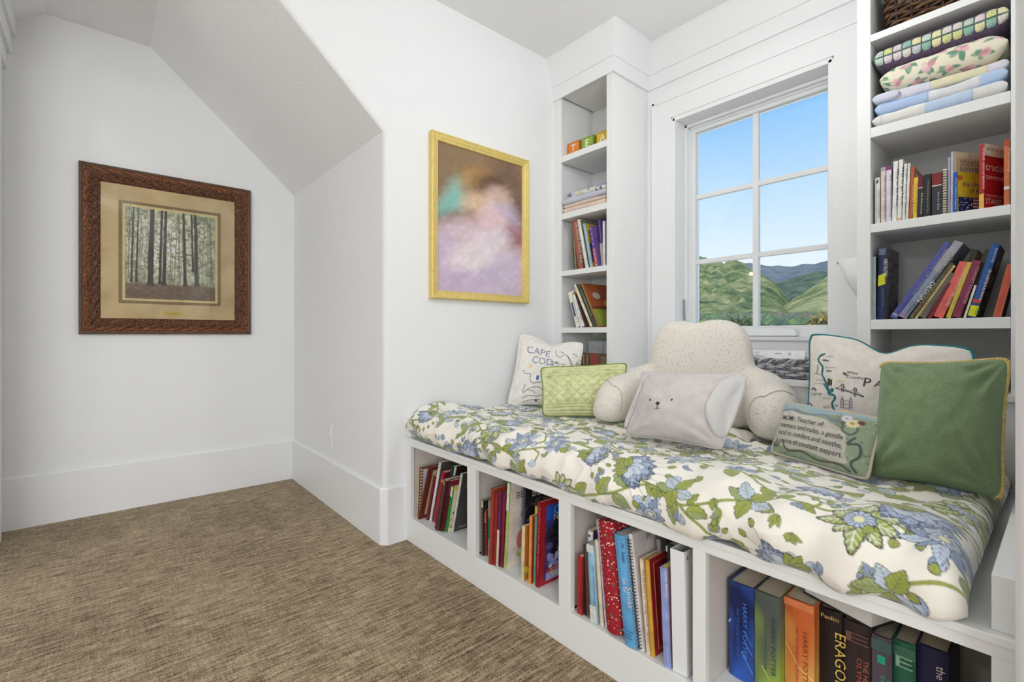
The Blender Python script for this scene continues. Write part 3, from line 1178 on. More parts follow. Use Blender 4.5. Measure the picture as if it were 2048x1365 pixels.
# rounded ends
eL = np.clip((0.075 - U) / 0.075, 0, 1)
eR = np.clip((Yl * 0 + 0.06 - (Yl - 0.112)) / 0.06, 0, 1)
ee = np.maximum(eL, eR)
rnd = np.sqrt(np.clip(1 - ee ** 2, 0, 1))
zb = 0.504 + 0.010 * np.clip(1 - frontness, 0, 1)
Z3 = np.where(Z3 > zb, zb + (Z3 - zb) * (0.35 + 0.65 * rnd), Z3)
X3 = np.where(X3 < 1.25, X3 + (1 - rnd) * 0.045 * np.clip((1.25 - X3) / 0.12, 0, 1), X3)
# raised crest near the left wall as the pad is bunched there
Z3 += 0.030 * np.exp(-((U - 0.06) / 0.09) ** 2) * np.exp(-((X3 - 1.26) / 0.20) ** 2)
Z3 = np.maximum(Z3, np.where(X3 > 1.113, 0.5035, 0.3))
X3 = np.where((Z3 < 0.5035), np.minimum(X3, 1.112), X3)
X3 = np.minimum(X3, 2.160)
cloth = arrmesh('seat_cushion', np.stack([X3, Yl, Z3], -1).reshape(-1, 3), grid_faces(NUc, NVc), mat_print('floral_cotton', 0.85, 0.0004, 1400, 0.35), None, True,
                colors=FL.sample(np.clip(U + 0.03, 0, CLW), Sv).reshape(-1, 3))
tag(cloth, 'long rumpled seat cushion in cream cloth with blue and olive floral print', 'cushion')


def seat_z(x, y):
    """height of the cushion under a point"""
    i = int(np.clip((2.082 - y) / (2.082 - 0.112) * (NUc - 1), 0, NUc - 1))
    col = X3[i]
    j = int(np.argmin(np.abs(col[:300] - x)))
    return float(Z3[i, j])


# ------------------------------------------------------------------ pillows


class Pillow:
    """soft pillow spanned between four corner points; S(a, b, off) is its front face, a and b from -1 to 1"""

    def __init__(self, BL, BR, TR, TL, thick, pinch=0.07, power=0.45, dent=None, wrinkle=0.004, seed=0.0, back=0.5):
        self.c = [np.array(p, float) for p in (BL, BR, TR, TL)]
        n = np.cross(self.c[1] - self.c[0], self.c[3] - self.c[0])
        self.n = n / np.linalg.norm(n)
        ctr = sum(self.c) / 4
        if self.n @ (np.array([0, 0, 1.0]) - ctr) < 0:
            self.n = -self.n
        self.up = (self.c[3] - self.c[0] + self.c[2] - self.c[1])
        self.h = np.linalg.norm(self.up) / 2
        self.up = self.up / np.linalg.norm(self.up)
        self.w = np.linalg.norm(self.c[1] - self.c[0] + self.c[2] - self.c[3]) / 2
        self.t, self.p, self.pw, self.dent, self.wr, self.seed = thick, pinch, power, dent, wrinkle, seed

    def S(self, a, b, off=0.0, side=1):
        a = np.asarray(a, float)
        b = np.asarray(b, float)
        a2 = a * (1 - self.p * (1 - b ** 2) - 0.045 * np.clip(np.abs(b), 0, 1) ** 10)
        b2 = b * (1 - self.p * (1 - a ** 2) - 0.045 * np.clip(np.abs(a), 0, 1) ** 10)
        u, v = (a2 + 1) / 2, (b2 + 1) / 2
        c = self.c
        P = (c[0][None] * ((1 - u) * (1 - v)).reshape(-1, 1) + c[1][None] * (u * (1 - v)).reshape(-1, 1)
             + c[2][None] * (u * v).reshape(-1, 1) + c[3][None] * ((1 - u) * v).reshape(-1, 1))
        g = np.clip((1 - a ** 2) * (1 - b ** 2), 0, 1)
        hgt = self.t / 2 * g ** self.pw
        k = np.clip(g * 4, 0, 1)
        wv = self.wr * k * (fbm(a * 2.2 + self.seed, b * 2.2 + side * 3, 3) + 0.6 * fbm(a * 5 + b * 4 + self.seed, b * 3 - a * 2, 2))
        for ca_, cb_ in ((-1, -1), (1, -1), (1, 1), (-1, 1)):      # creases running out of the corners
            da, db = (a - ca_) * -ca_, (b - cb_) * -cb_
            rr_ = np.sqrt(da ** 2 + db ** 2)
            wv = wv + self.wr * 0.55 * k * np.exp(-((rr_ - 0.45) / 0.3) ** 2) * np.cos(np.arctan2(db, da + 1e-6) * 13 + self.seed + ca_ + 2 * cb_)
        hgt = (hgt + wv + off * 1.0) * side
        P = P + self.n[None] * hgt.reshape(-1, 1)
        if self.dent is not None:
            du, dn = self.dent(a, b)
            P = P + self.up[None] * (np.asarray(du) * np.ones_like(a)).reshape(-1, 1) + self.n[None] * (np.asarray(dn) * np.ones_like(a)).reshape(-1, 1)
        return P

    def build(self, root, m, n=44, name='pillow_cover', paint=None, org=None):
        s = np.sin(np.linspace(-1, 1, n) * math.pi / 2)
        A, B = np.meshgrid(s, s, indexing='ij')
        Vf = self.S(A.ravel(), B.ravel(), 0, 1)
        Vb = self.S(A.ravel(), B.ravel(), 0, -1)
        F = grid_faces(n, n)
        V = np.vstack([Vf, Vb]) - np.array(root.location)
        FF = np.vstack([F, F[:, ::-1] + n * n])
        cols = None
        if paint is not None:
            cf = paint.sample((A.ravel() + 1) / 2 * paint.w, (B.ravel() + 1) / 2 * paint.h)
            cols = np.vstack([cf, cf])
        o_ = arrmesh(name, V, FF, m, root, True, colors=cols)
        bm = bmesh.new()
        bm.from_mesh(o_.data)
        bmesh.ops.remove_doubles(bm, verts=bm.verts, dist=1e-5)
        bmesh.ops.recalc_face_normals(bm, faces=bm.faces)
        bm.to_mesh(o_.data)
        bm.free()
        return o_

    def ab(self, u, v):
        """metres from the lower left corner -> a, b"""
        return 2 * np.asarray(u, float) / self.w - 1, 2 * np.asarray(v, float) / self.h - 1

    def edge(self, n=36):
        t = np.linspace(-1, 1, n)
        o_ = np.ones(n)
        A = np.r_[t, o_, t[::-1], -o_]
        B = np.r_[-o_, t, o_, t[::-1]]
        return self.S(A, B)


def stroke(mb_, pil, pts, w, m, org, off=0.0012, smooth=6):
    """embroidered line: a flat ribbon lying on the pillow face; pts in metres"""
    q = bez(pts, smooth) if smooth and len(pts) > 2 else np.asarray(pts, float)
    a, b = pil.ab(q[:, 0], q[:, 1])
    P = pil.S(a, b, off)
    T = np.gradient(P, axis=0)
    T /= np.linalg.norm(T, axis=1)[:, None] + 1e-9
    Sd = np.cross(T, pil.n[None])
    Sd /= np.linalg.norm(Sd, axis=1)[:, None] + 1e-9
    L = P + Sd * w / 2 - org
    Rr = P - Sd * w / 2 - org
    k = len(P)
    V = np.vstack([L, Rr])
    mb_.poly(V, [(i, i + 1, k + i + 1, k + i) for i in range(k - 1)], m)


def patchp(mb_, pil, pts, m, org, off=0.0012):
    q = np.asarray(pts, float)
    a, b = pil.ab(q[:, 0], q[:, 1])
    mb_.poly(pil.S(a, b, off) - org, [tuple(range(len(q)))], m)


def ptext(mb_, pil, s, u, v, height, m, org, width=None, bold=0.0, shear=0.0, off=0.0014, rot=0.0):
    V, F = text2d(s, bold, shear)
    sy = height / 0.7
    sx = sy if width is None else width / V[:, 0].max()
    x, y = V[:, 0] * sx, V[:, 1] * sy
    c_, s_ = math.cos(rot), math.sin(rot)
    a, b = pil.ab(u + x * c_ - y * s_, v + x * s_ + y * c_)
    mb_.poly(pil.S(a, b, off) - org, F, m)


def piping(pil, root, r, m, name='piping', twist=False, part=None):
    P = pil.edge() - np.array(root.location)
    if part:
        P = P[part[0]:part[1]]
    if not twist:
        V, F = tube_arrays(np.vstack([P, P[:1]]), r, 8)
        return arrmesh(name, V, F, m, root, True)
    L = np.r_[0, np.cumsum(np.linalg.norm(np.diff(P, axis=0), axis=1))]
    n = int(L[-1] / 0.0035)
    t = np.linspace(0, L[-1], n)
    C_ = np.stack([np.interp(t, L, P[:, i]) for i in range(3)], -1)
    T = np.gradient(C_, axis=0)
    T /= np.linalg.norm(T, axis=1)[:, None] + 1e-9
    A = np.cross(T, pil.n[None])
    A /= np.linalg.norm(A, axis=1)[:, None] + 1e-9
    B = np.cross(T, A)
    mb_ = MB()
    for k in range(3):
        ph = t / 0.020 * 2 * math.pi + k * 2 * math.pi / 3
        V, F = tube_arrays(C_ + r * 0.55 * (np.cos(ph)[:, None] * A + np.sin(ph)[:, None] * B), r * 0.62, 6)
        mb_.poly(V, F, m)
    return mb_.build(name, root, smooth=True, fix=False)


def proot(name, label, corners, group='pillows on the window seat'):
    c = (np.array(corners[0]) + np.array(corners[1])) / 2
    return empty(name, tuple(c), label=label, cat='pillow', group=group)

INK = flat((52, 54, 62))
BLUEINK = flat((70, 90, 160))
TEAL = mat('teal_piping', (22, 120, 124), 0.6)
LINEN = mat('white_linen', (238, 233, 226), 0.9, var=0.02, vscale=40, bump=0.0005, bscale=900, sheen=0.1)

# --- white embroidered pillow in the corner
zs = 0.605
cp = [(1.715, 2.045, zs), (1.965, 1.735, zs), (2.067, 1.782, 0.955), (1.848, 2.080, 1.008)]
r1 = proot('embroidered_pillow', 'white pillow embroidered with a coastal map and blue lettering in the corner', cp)
P1 = Pillow(*cp, 0.14, 0.06, 0.62, lambda a, b: (-0.034 * np.exp(-((a - 0.05) / 0.36) ** 2) * np.clip((b + 1) / 2, 0, 1) ** 3, 0.010 * np.exp(-((a - 0.05) / 0.3) ** 2) * np.clip(b, 0, 1)), 0.008, 2.0)
c1 = P1.build(r1, LINEN)
o1 = np.array(r1.location)
piping(P1, r1, 0.003, LINEN, 'seam')
mb = MB()
LAV = flat((132, 138, 166))
ptext(mb, P1, 'CAPE', 0.062, 0.285, 0.044, LAV, o1, 0.145)
ptext(mb, P1, 'COD', 0.105, 0.228, 0.044, LAV, o1, 0.125)
ptext(mb, P1, 'COD BAY', 0.195, 0.192, 0.012, BLUEINK, o1)
mb.build('lettering', c1, fix=False)['kind'] = 'stuff'
mb = MB()
for pts in ([(0.06, 0.184), (0.075, 0.165), (0.105, 0.165), (0.112, 0.130), (0.13, 0.112), (0.178, 0.118), (0.20, 0.085)],
            [(0.085, 0.105), (0.08, 0.06), (0.12, 0.085), (0.17, 0.09), (0.20, 0.06), (0.21, 0.03)],
            [(0.08, 0.03), (0.12, 0.045), (0.16, 0.04), (0.19, 0.05)],
            [(0.085, 0.012), (0.13, 0.02), (0.18, 0.022)],
            [(0.10, 0.075), (0.13, 0.07), (0.15, 0.058)],
            [(0.235, 0.34), (0.245, 0.30), (0.27, 0.285), (0.285, 0.31), (0.262, 0.325)],
            [(0.295, 0.305), (0.32, 0.28), (0.345, 0.24), (0.355, 0.19)],
            [(0.305, 0.298), (0.325, 0.262), (0.34, 0.22), (0.342, 0.18)],
            [(0.21, 0.255), (0.24, 0.25), (0.27, 0.235)]):
    stroke(mb, P1, pts, 0.0026, INK, o1)
rs = np.random.RandomState(8)
for k in range(26):      # small sea birds, boats and hatching
    u0, v0 = (rs.uniform(0.33, 0.39), rs.uniform(0.20, 0.31)) if k < 14 else (rs.uniform(0.22, 0.29), rs.uniform(0.21, 0.25))
    stroke(mb, P1, [(u0, v0), (u0 + 0.006, v0 + 0.006), (u0 + 0.013, v0 + 0.001)], 0.0022, INK if k % 3 else BLUEINK, o1, smooth=0)
t = np.linspace(0, 2 * math.pi, 12, endpoint=False)
patchp(mb, P1, np.stack([0.158 + 0.008 * np.cos(t), 0.018 + 0.008 * np.sin(t)], -1), flat((104, 104, 108)), o1)
patchp(mb, P1, np.stack([0.10 + 0.010 * np.cos(t), 0.205 + 0.010 * np.sin(t)], -1), flat((240, 206, 150)), o1)
mb.build('embroidery', c1, fix=False)['kind'] = 'stuff'
mb = MB()
patchp(mb, P1, [(0.133, 0.125), (0.170, 0.122), (0.170, 0.160), (0.133, 0.160)], flat((244, 244, 244)), o1, 0.003)
patchp(mb, P1, [(0.146, 0.130), (0.162, 0.130), (0.162, 0.156), (0.146, 0.156)], flat((84, 110, 168)), o1, 0.004)
mb.build('care_tag', c1, fix=False)['kind'] = 'stuff'

# --- light green quilted pillow
cp = [(1.600, 1.640, zs + 0.004), (1.845, 1.385, zs + 0.004), (1.915, 1.375, 0.865), (1.648, 1.705, 0.838)]
r2 = proot('quilted_pillow', 'light green quilted pillow with stitched diamonds, behind the backrest arm', cp)
QG = mat('green_quilting', (214, 216, 164), 0.8, var=0.05, vscale=30, bump=0.0006, bscale=500, sheen=0.2)


def quilt(a, b):
    l1 = np.abs(np.sin((a * 1.45 + b) * 9.0))
    l2 = np.abs(np.sin((a * 1.45 - b) * 9.0))
    band = (np.abs(b) < 0.55)
    k = np.clip((1 - a ** 2) * (1 - b ** 2) * 6, 0, 1)
    d = np.where(band, np.minimum(l1, l2) ** 0.5, np.abs(np.sin(b * 26)) ** 0.5)
    return 0.0 * a, 0.012 * (d - 1) * k


P2 = Pillow(*cp, 0.13, 0.05, 0.58, quilt, 0.006, 5.0)
c2 = P2.build(r2, QG, 170)
piping(P2, r2, 0.0045, mat('olive_binding', (128, 148, 70), 0.8, bump=0.001, bscale=300), 'binding')
o2 = np.array(r2.location)
mb = MB()
SG = flat((128, 150, 62))
for v in (0.060, 0.066, 0.047, 0.195):
    u = 0.015
    while u < 0.36:
        stroke(mb, P2, [(u, v), (u + 0.004, v)], 0.0016, SG, o2, 0.0016, 0)
        u += 0.0075
mb.build('stitching', c2, fix=False)['kind'] = 'stuff'

# --- speckled backrest pillow with arms
E1 = np.array([0.236, -0.972, 0.0])
E2 = np.array([0.972, 0.236, 0.0])
OB = np.array([1.770, 1.022, 0.600])


def superell(ctr, rad, ex, nu=28, nv=18, shear=(0, 0), taper=0.0):
    """ctr/rad in (side, back, up)"""
    th = np.linspace(0, 2 * math.pi, nu, endpoint=False)
    ph = np.linspace(-math.pi / 2, math.pi / 2, nv)
    f = lambda v, e_: np.sign(v) * np.abs(v) ** e_
    V = []
    for a in th:
        for p in ph:
            z = f(math.sin(p), ex)
            w = 1 - taper * (z + 1) / 2
            x = f(math.cos(p), ex) * f(math.cos(a), ex) * rad[0] * w + ctr[0] + shear[0] * z
            y = f(math.cos(p), ex) * f(math.sin(a), ex) * rad[1] + ctr[1] + shear[1] * z
            V.append(OB + E1 * x + E2 * y + np.array([0, 0, ctr[2] + z * rad[2]]))
    return V, grid_faces(nu, nv, True)


mb = MB()
for args in (((0.02, 0.235, 0.245), (0.228, 0.085, 0.225), 0.55, (0, 0.015), 0.10),
             ((0.02, 0.225, 0.125), (0.305, 0.095, 0.125), 0.7, (0, 0), 0.15),
             ((-0.300, 0.135, 0.110), (0.098, 0.185, 0.108), 0.72, (0.02, 0.03), 0.10),
             ((0.318, 0.135, 0.110), (0.098, 0.175, 0.108), 0.72, (-0.02, 0.03), 0.10),
             ((-0.245, 0.225, 0.180), (0.10, 0.085, 0.085), 0.9, (0.05, 0), 0.0),
             ((0.275, 0.225, 0.180), (0.10, 0.085, 0.085), 0.9, (-0.05, 0), 0.0)):
    V, F = superell(args[0], args[1], args[2], shear=args[3], taper=args[4])
    mb.poly(V, [tuple(f) for f in F], TRIM)
tmp = mb.build('backrest_rough', None, True)
md = tmp.modifiers.new('r', 'REMESH')
md.mode = 'VOXEL'
md.voxel_size = 0.010
md = tmp.modifiers.new('s', 'SMOOTH')
md.factor = 0.5
md.iterations = 26
bpy.context.view_layer.update()
dg = bpy.context.evaluated_depsgraph_get()
bme = bpy.data.meshes.new_from_object(tmp.evaluated_get(dg))
bpy.data.objects.remove(tmp)


def boucle():
    m, nt, b = nodes_of('speckled_boucle')
    L = nt.links.new
    t_ = nt.nodes.new('ShaderNodeTexCoord')
    v = nt.nodes.new('ShaderNodeTexVoronoi')
    v.inputs['Scale'].default_value = 230
    n = nt.nodes.new('ShaderNodeTexNoise')
    n.inputs['Scale'].default_value = 260
    n.inputs['Detail'].default_value = 3
    wn_ = nt.nodes.new('ShaderNodeSeparateColor')
    gt = nt.nodes.new('ShaderNodeMath')
    gt.operation = 'GREATER_THAN'
    gt.inputs[1].default_value = 0.84
    lt = nt.nodes.new('ShaderNodeMath')
    lt.operation = 'LESS_THAN'
    lt.inputs[1].default_value = 0.36
    mu = nt.nodes.new('ShaderNodeMath')
    mu.operation = 'MULTIPLY'
    mx = nt.nodes.new('ShaderNodeMix')
    mx.data_type = 'RGBA'
    mx.inputs['A'].default_value = rgba((236, 228, 217))
    mx.inputs['B'].default_value = rgba((164, 148, 138))
    L(t_.outputs['Object'], v.inputs['Vector'])
    L(t_.outputs['Object'], n.inputs['Vector'])
    L(v.outputs['Color'], wn_.inputs[0])
    L(wn_.outputs[0], gt.inputs[0])
    L(v.outputs['Distance'], lt.inputs[0])
    L(gt.outputs[0], mu.inputs[0])
    L(lt.outputs[0], mu.inputs[1])
    L(mu.outputs[0], mx.inputs['Factor'])
    L(mx.outputs['Result'], b.inputs['Base Color'])
    bp_ = nt.nodes.new('ShaderNodeBump')
    bp_.inputs['Distance'].default_value = 0.003
    L(n.outputs['Fac'], bp_.inputs['Height'])
    L(bp_.outputs[0], b.inputs['Normal'])
    b.inputs['Roughness'].default_value = 0.95
    b.inputs['Sheen Weight'].default_value = 0.2
    b.inputs['Specular IOR Level'].default_value = 0.15
    return m


BOU = boucle()
r3 = empty('backrest_pillow', tuple(OB + 0.15 * E2), label='cream speckled reading backrest pillow with two padded arms', cat='pillow', group='pillows on the window seat')
co = np.empty(len(bme.vertices) * 3, np.float32)
bme.vertices.foreach_get('co', co)
co = co.reshape(-1, 3) - np.array(r3.location)
# slumped top: soft dip in the middle of the upper edge
s1 = co @ E1
zz_ = co[:, 2]
co[:, 2] -= 0.016 * np.exp(-((s1 - 0.0) / 0.05) ** 2) * np.clip((zz_ - 0.36) / 0.1, 0, 1)
co[:, 2] = np.maximum(co[:, 2], 0.002)
bme.vertices.foreach_set('co', co.ravel())
bme.materials.clear()
bme.materials.append(BOU)
for p in bme.polygons:
    p.use_smooth = True
    p.material_index = 0
bo = link(bpy.data.objects.new('pillow_body', bme), r3)
from mathutils.bvhtree import BVHTree
bpy.context.view_layer.update()
bvh = BVHTree.FromPolygons([tuple(c) for c in co], [tuple(p.vertices) for p in bme.polygons])
for sgn, cx_ in ((-1, -0.300), (1, 0.318)):
    pts = []
    for t_ in np.linspace(-0.35, 1.0, 16):
        a = math.pi * (0.95 - 0.75 * t_)
        side = cx_ + sgn * (-0.066) * math.cos(a) * -1.0
        q = E1 * (cx_ - sgn * 0.075 * math.cos(math.pi - a) * 1.0) + E2 * (-0.15 + 0.02 + 0.30 * max(0, t_ - 0.55)) + np.array([0, 0, 0.12 + 0.085 * math.sin(a)])
        hit = bvh.find_nearest(Vector(q - E2 * 0.05))
        if hit[0]:
            pts.append(np.array(hit[0]) + 0.001 * np.array(hit[1]))
    if len(pts) > 3:
        tube('seam', bez(pts, 4), 0.0022, mat('seam_thread', (196, 184, 170), 0.9), r3, 6)

# --- puppy-face pillow with two ears
cp = [(1.520, 1.110, zs + 0.006), (1.576, 0.752, zs + 0.006), (1.692, 0.722, 0.868), (1.632, 1.108, 0.858)]
r4 = proot('animal_face_pillow', 'mauve grey pillow with a stitched puppy face and floppy ears', cp)
MAUVE = mat('mauve_cotton', (208, 198, 195), 0.85, var=0.02, vscale=30, bump=0.0004, bscale=900, sheen=0.2)
P4 = Pillow(*cp, 0.19, 0.075, 0.62, None, 0.012, 9.0)
c4 = P4.build(r4, MAUVE)
o4 = np.array(r4.location)
piping(P4, r4, 0.0022, MAUVE, 'seam')


def ear(pil, outline, name, org, lift, m, thick=0.012):
    q = bez(outline + [outline[0]], 8)[:-1]
    c = q.mean(0)
    rings = [1.0, 0.985, 0.93, 0.8, 0.55, 0.25]
    V = []
    for s in rings:
        p = c + (q - c) * s
        a, b = pil.ab(p[:, 0], p[:, 1])
        V.append(pil.S(a, b, lift + thick * math.sqrt(max(0, 1 - s ** 4))) - org)
    a, b = pil.ab(q[:, 0], q[:, 1])
    n = len(q)
    V = np.vstack([pil.S(a, b, lift - 0.004) - org] + V)
    F = []
    k = len(rings) + 1
    for i in range(k - 1):
        F += [(i * n + j, i * n + (j + 1) % n, (i + 1) * n + (j + 1) % n, (i + 1) * n + j) for j in range(n)]
    F.append(tuple((k - 1) * n + j for j in range(n)))
    return arrmesh(name, V, F, m, r4, True)


EARM = mat('grey_ear_cotton', (212, 208, 205), 0.85, bump=0.0003, bscale=900, sheen=0.2)
ear(P4, [(0.386, 0.262), (0.336, 0.252), (0.318, 0.180), (0.316, 0.105), (0.345, 0.046), (0.378, 0.042), (0.398, 0.100), (0.402, 0.190)], 'ear', o4, 0.006, EARM)
ear(P4, [(0.042, 0.252), (0.030, 0.170), (0.016, 0.095), (-0.006, 0.030), (-0.020, 0.060), (-0.014, 0.150), (0.006, 0.250)], 'ear', o4, 0.004, EARM)
mb = MB()
t = np.linspace(0, 2 * math.pi, 14, endpoint=False)
for u, v in ((0.104, 0.129), (0.192, 0.134)):
    patchp(mb, P4, np.stack([u + 0.0038 * np.cos(t), v + 0.0045 * np.sin(t)], -1), INK, o4, 0.002)
patchp(mb, P4, [(0.133, 0.118), (0.140, 0.122), (0.149, 0.119), (0.150, 0.114), (0.1425, 0.106), (0.135, 0.112)], flat((60, 50, 50)), o4, 0.002)
stroke(mb, P4, [(0.1425, 0.107), (0.1425, 0.102), (0.1425, 0.098)], 0.002, INK, o4, 0.002)
stroke(mb, P4, [(0.1425, 0.098), (0.137, 0.094), (0.131, 0.0955)], 0.002, INK, o4, 0.002)
stroke(mb, P4, [(0.1425, 0.098), (0.148, 0.0945), (0.154, 0.0965)], 0.002, INK, o4, 0.002)
for k in range(10):
    u, v = 0.143 + 0.005 * (k % 3 - 1), 0.136 + 0.006 * (k // 3)
    stroke(mb, P4, [(u - 0.002, v), (u + 0.002, v + 0.003)], 0.0012, flat((236, 230, 226)), o4, 0.002, 0)
mb.build('face_embroidery', c4, fix=False)['kind'] = 'stuff'

# --- map pillow with teal piping
cp = [(1.925, 0.620, zs), (1.945, 0.170, zs), (2.040, 0.185, 0.960), (2.032, 0.638, 1.008)]
r5 = proot('map_pillow', 'cream pillow with teal piping and an embroidered river and bridge map', cp)
CRM = mat('cream_canvas', (234, 227, 218), 0.9, var=0.02, vscale=40, bump=0.0005, bscale=900)
P5 = Pillow(*cp, 0.15, 0.045, 0.60, lambda a, b: (-0.045 * np.exp(-((a - 0.02) / 0.26) ** 2) * np.clip((b + 1) / 2, 0, 1) ** 4, 0.012 * np.exp(-((a - 0.02) / 0.3) ** 2) * np.clip(b, 0, 1)), 0.007, 4.0)
c5 = P5.build(r5, CRM)
o5 = np.array(r5.location)
piping(P5, r5, 0.0045, TEAL)
mb = MB()
TL_ = flat((30, 112, 122))
stroke(mb, P5, [(0.060, 0.316), (0.044, 0.308), (0.036, 0.297), (0.040, 0.284), (0.052, 0.268), (0.051, 0.243), (0.060, 0.222), (0.069, 0.205), (0.075, 0.183), (0.078, 0.173), (0.094, 0.170), (0.097, 0.158), (0.088, 0.142), (0.096, 0.119), (0.108, 0.100), (0.118, 0.082)], 0.0065, TL_, o5)
stroke(mb, P5, [(0.057, 0.209), (0.066, 0.197), (0.074, 0.186), (0.089, 0.191), (0.088, 0.183), (0.077, 0.177)], 0.006, TL_, o5)
BK = flat((46, 40, 52))
# suspension bridge
stroke(mb, P5, [(0.097, 0.195), (0.141, 0.186), (0.186, 0.174)], 0.0022, BK, o5)
for u in (0.1215, 0.160):
    for d in (-0.0025, 0.0025):
        stroke(mb, P5, [(u + d, 0.213 if u < 0.14 else 0.204), (u + d, 0.183 if u < 0.14 else 0.172)], 0.0018, BK, o5, smooth=0)
    for v in (0.205, 0.198, 0.192):
        stroke(mb, P5, [(u - 0.003, v if u < 0.14 else v - 0.01), (u + 0.003, v if u < 0.14 else v - 0.01)], 0.0012, BK, o5, smooth=0)
stroke(mb, P5, [(0.099, 0.196), (0.110, 0.199), (0.1215, 0.212), (0.130, 0.195), (0.141, 0.189), (0.150, 0.191), (0.160, 0.203), (0.170, 0.184), (0.186, 0.176)], 0.0014, BK, o5)
for k in range(14):
    u = 0.104 + k * 0.0058
    stroke(mb, P5, [(u, 0.1935 - (u - 0.1) * 0.24), (u, 0.198 - (u - 0.1) * 0.2)], 0.0008, BK, o5, smooth=0)
# twin-tower mission church
PU = flat((110, 96, 140))
for u in (0.121, 0.147):
    stroke(mb, P5, [(u, 0.168), (u - 0.004, 0.155), (u - 0.005, 0.130)], 0.0016, PU, o5, smooth=0)
    stroke(mb, P5, [(u, 0.168), (u + 0.004, 0.155), (u + 0.004, 0.130)], 0.0016, PU, o5, smooth=0)
    for v in (0.158, 0.150, 0.142, 0.134):
        stroke(mb, P5, [(u - 0.005, v), (u + 0.005, v)], 0.0012, PU, o5, smooth=0)
for v, c_ in ((0.151, (196, 106, 90)), (0.143, (110, 96, 140)), (0.130, (110, 96, 140))):
    stroke(mb, P5, [(0.115, v), (0.134, v + (0.004 if v > 0.15 else 0)), (0.152, v - 0.002)], 0.0014, flat(c_), o5)
# trees, lighthouse, cable car, boat and small icons
for k in range(3):
    u = 0.073 + k * 0.0055
    stroke(mb, P5, [(u, 0.228 - 0.002 * k), (u, 0.203)], 0.0042, flat((70, 62, 44)), o5, smooth=0)
    stroke(mb, P5, [(u, 0.203), (u, 0.197)], 0.0012, flat((70, 62, 44)), o5, smooth=0)
stroke(mb, P5, [(0.031, 0.270), (0.033, 0.276), (0.035, 0.270)], 0.0020, BK, o5, smooth=0)
stroke(mb, P5, [(0.033, 0.268), (0.029, 0.245)], 0.0012, BK, o5, smooth=0)
stroke(mb, P5, [(0.035, 0.268), (0.034, 0.245)], 0.0012, BK, o5, smooth=0)
stroke(mb, P5, [(0.020, 0.246), (0.032, 0.242), (0.046, 0.240)], 0.0016, BK, o5)
for k in range(5):
    stroke(mb, P5, [(0.052 + 0.004 * k, 0.290), (0.054 + 0.004 * k, 0.297 - 0.001 * k), (0.056 + 0.004 * k, 0.289)], 0.0022, BK, o5, smooth=0)
for k in range(6):
    stroke(mb, P5, [(0.066 + 0.003 * k, 0.257), (0.067 + 0.003 * k, 0.251)], 0.0016, BK, o5, smooth=0)
stroke(mb, P5, [(0.010, 0.184), (0.020, 0.192), (0.030, 0.183)], 0.005, flat((96, 92, 112)), o5)
stroke(mb, P5, [(0.006, 0.140), (0.016, 0.130), (0.030, 0.122)], 0.005, flat((60, 70, 110)), o5)
stroke(mb, P5, [(0.014, 0.128), (0.026, 0.118), (0.036, 0.110)], 0.004, TL_, o5)
for k in range(6):
    stroke(mb, P5, [(0.120 + 0.002 * k, 0.254 - 0.003 * (k % 3)), (0.124 + 0.002 * k, 0.247 - 0.003 * (k % 2))], 0.004, flat((92, 104, 72) if k % 2 else (110, 84, 90)), o5, smooth=0)
stroke(mb, P5, [(0.100, 0.226), (0.112, 0.222), (0.126, 0.224)], 0.007, flat((240, 224, 190)), o5)
stroke(mb, P5, [(0.118, 0.122), (0.134, 0.119), (0.150, 0.117)], 0.008, flat((242, 212, 192)), o5)
stroke(mb, P5, [(0.078, 0.105), (0.083, 0.111), (0.089, 0.105)], 0.005, flat((120, 96, 70)), o5)
mb.build('embroidery', c5, fix=False)['kind'] = 'stuff'
mb = MB()
for s_, u, v, h_, c_ in (('Leggett', 0.064, 0.306, 0.006, (130, 130, 134)), ('Mendocino', 0.060, 0.264, 0.006, (130, 130, 134)), ('Eureka', 0.018, 0.292, 0.006, (150, 150, 154)),
                         ('Wine', 0.133, 0.250, 0.011, (64, 60, 70)), ('Country', 0.132, 0.234, 0.011, (64, 60, 70)), ('Bodega', 0.030, 0.218, 0.006, (150, 150, 154)),
                         ('San Francisco', 0.020, 0.205, 0.006, (170, 168, 168)), ('Ferry', 0.012, 0.165, 0.013, (104, 104, 116)), ('Monterey', 0.052, 0.155, 0.006, (150, 150, 154)),
                         ('BIG SUR', 0.060, 0.120, 0.010, (84, 60, 130)), ('Morro', 0.068, 0.098, 0.007, (92, 84, 90)), ('San Luis Obispo', 0.112, 0.102, 0.0085, (70, 66, 74)),
                         ('P', 0.182, 0.212, 0.034, (70, 52, 60)), ('ACIFIC', 0.212, 0.215, 0.026, (70, 52, 60))):
    ptext(mb, P5, s_, u, v, h_, flat(c_), o5, rot=0.05 if s_ != 'BIG SUR' else 0.25, shear=0.2 if h_ > 0.01 else 0)
mb.build('lettering', c5, fix=False)['kind'] = 'stuff'

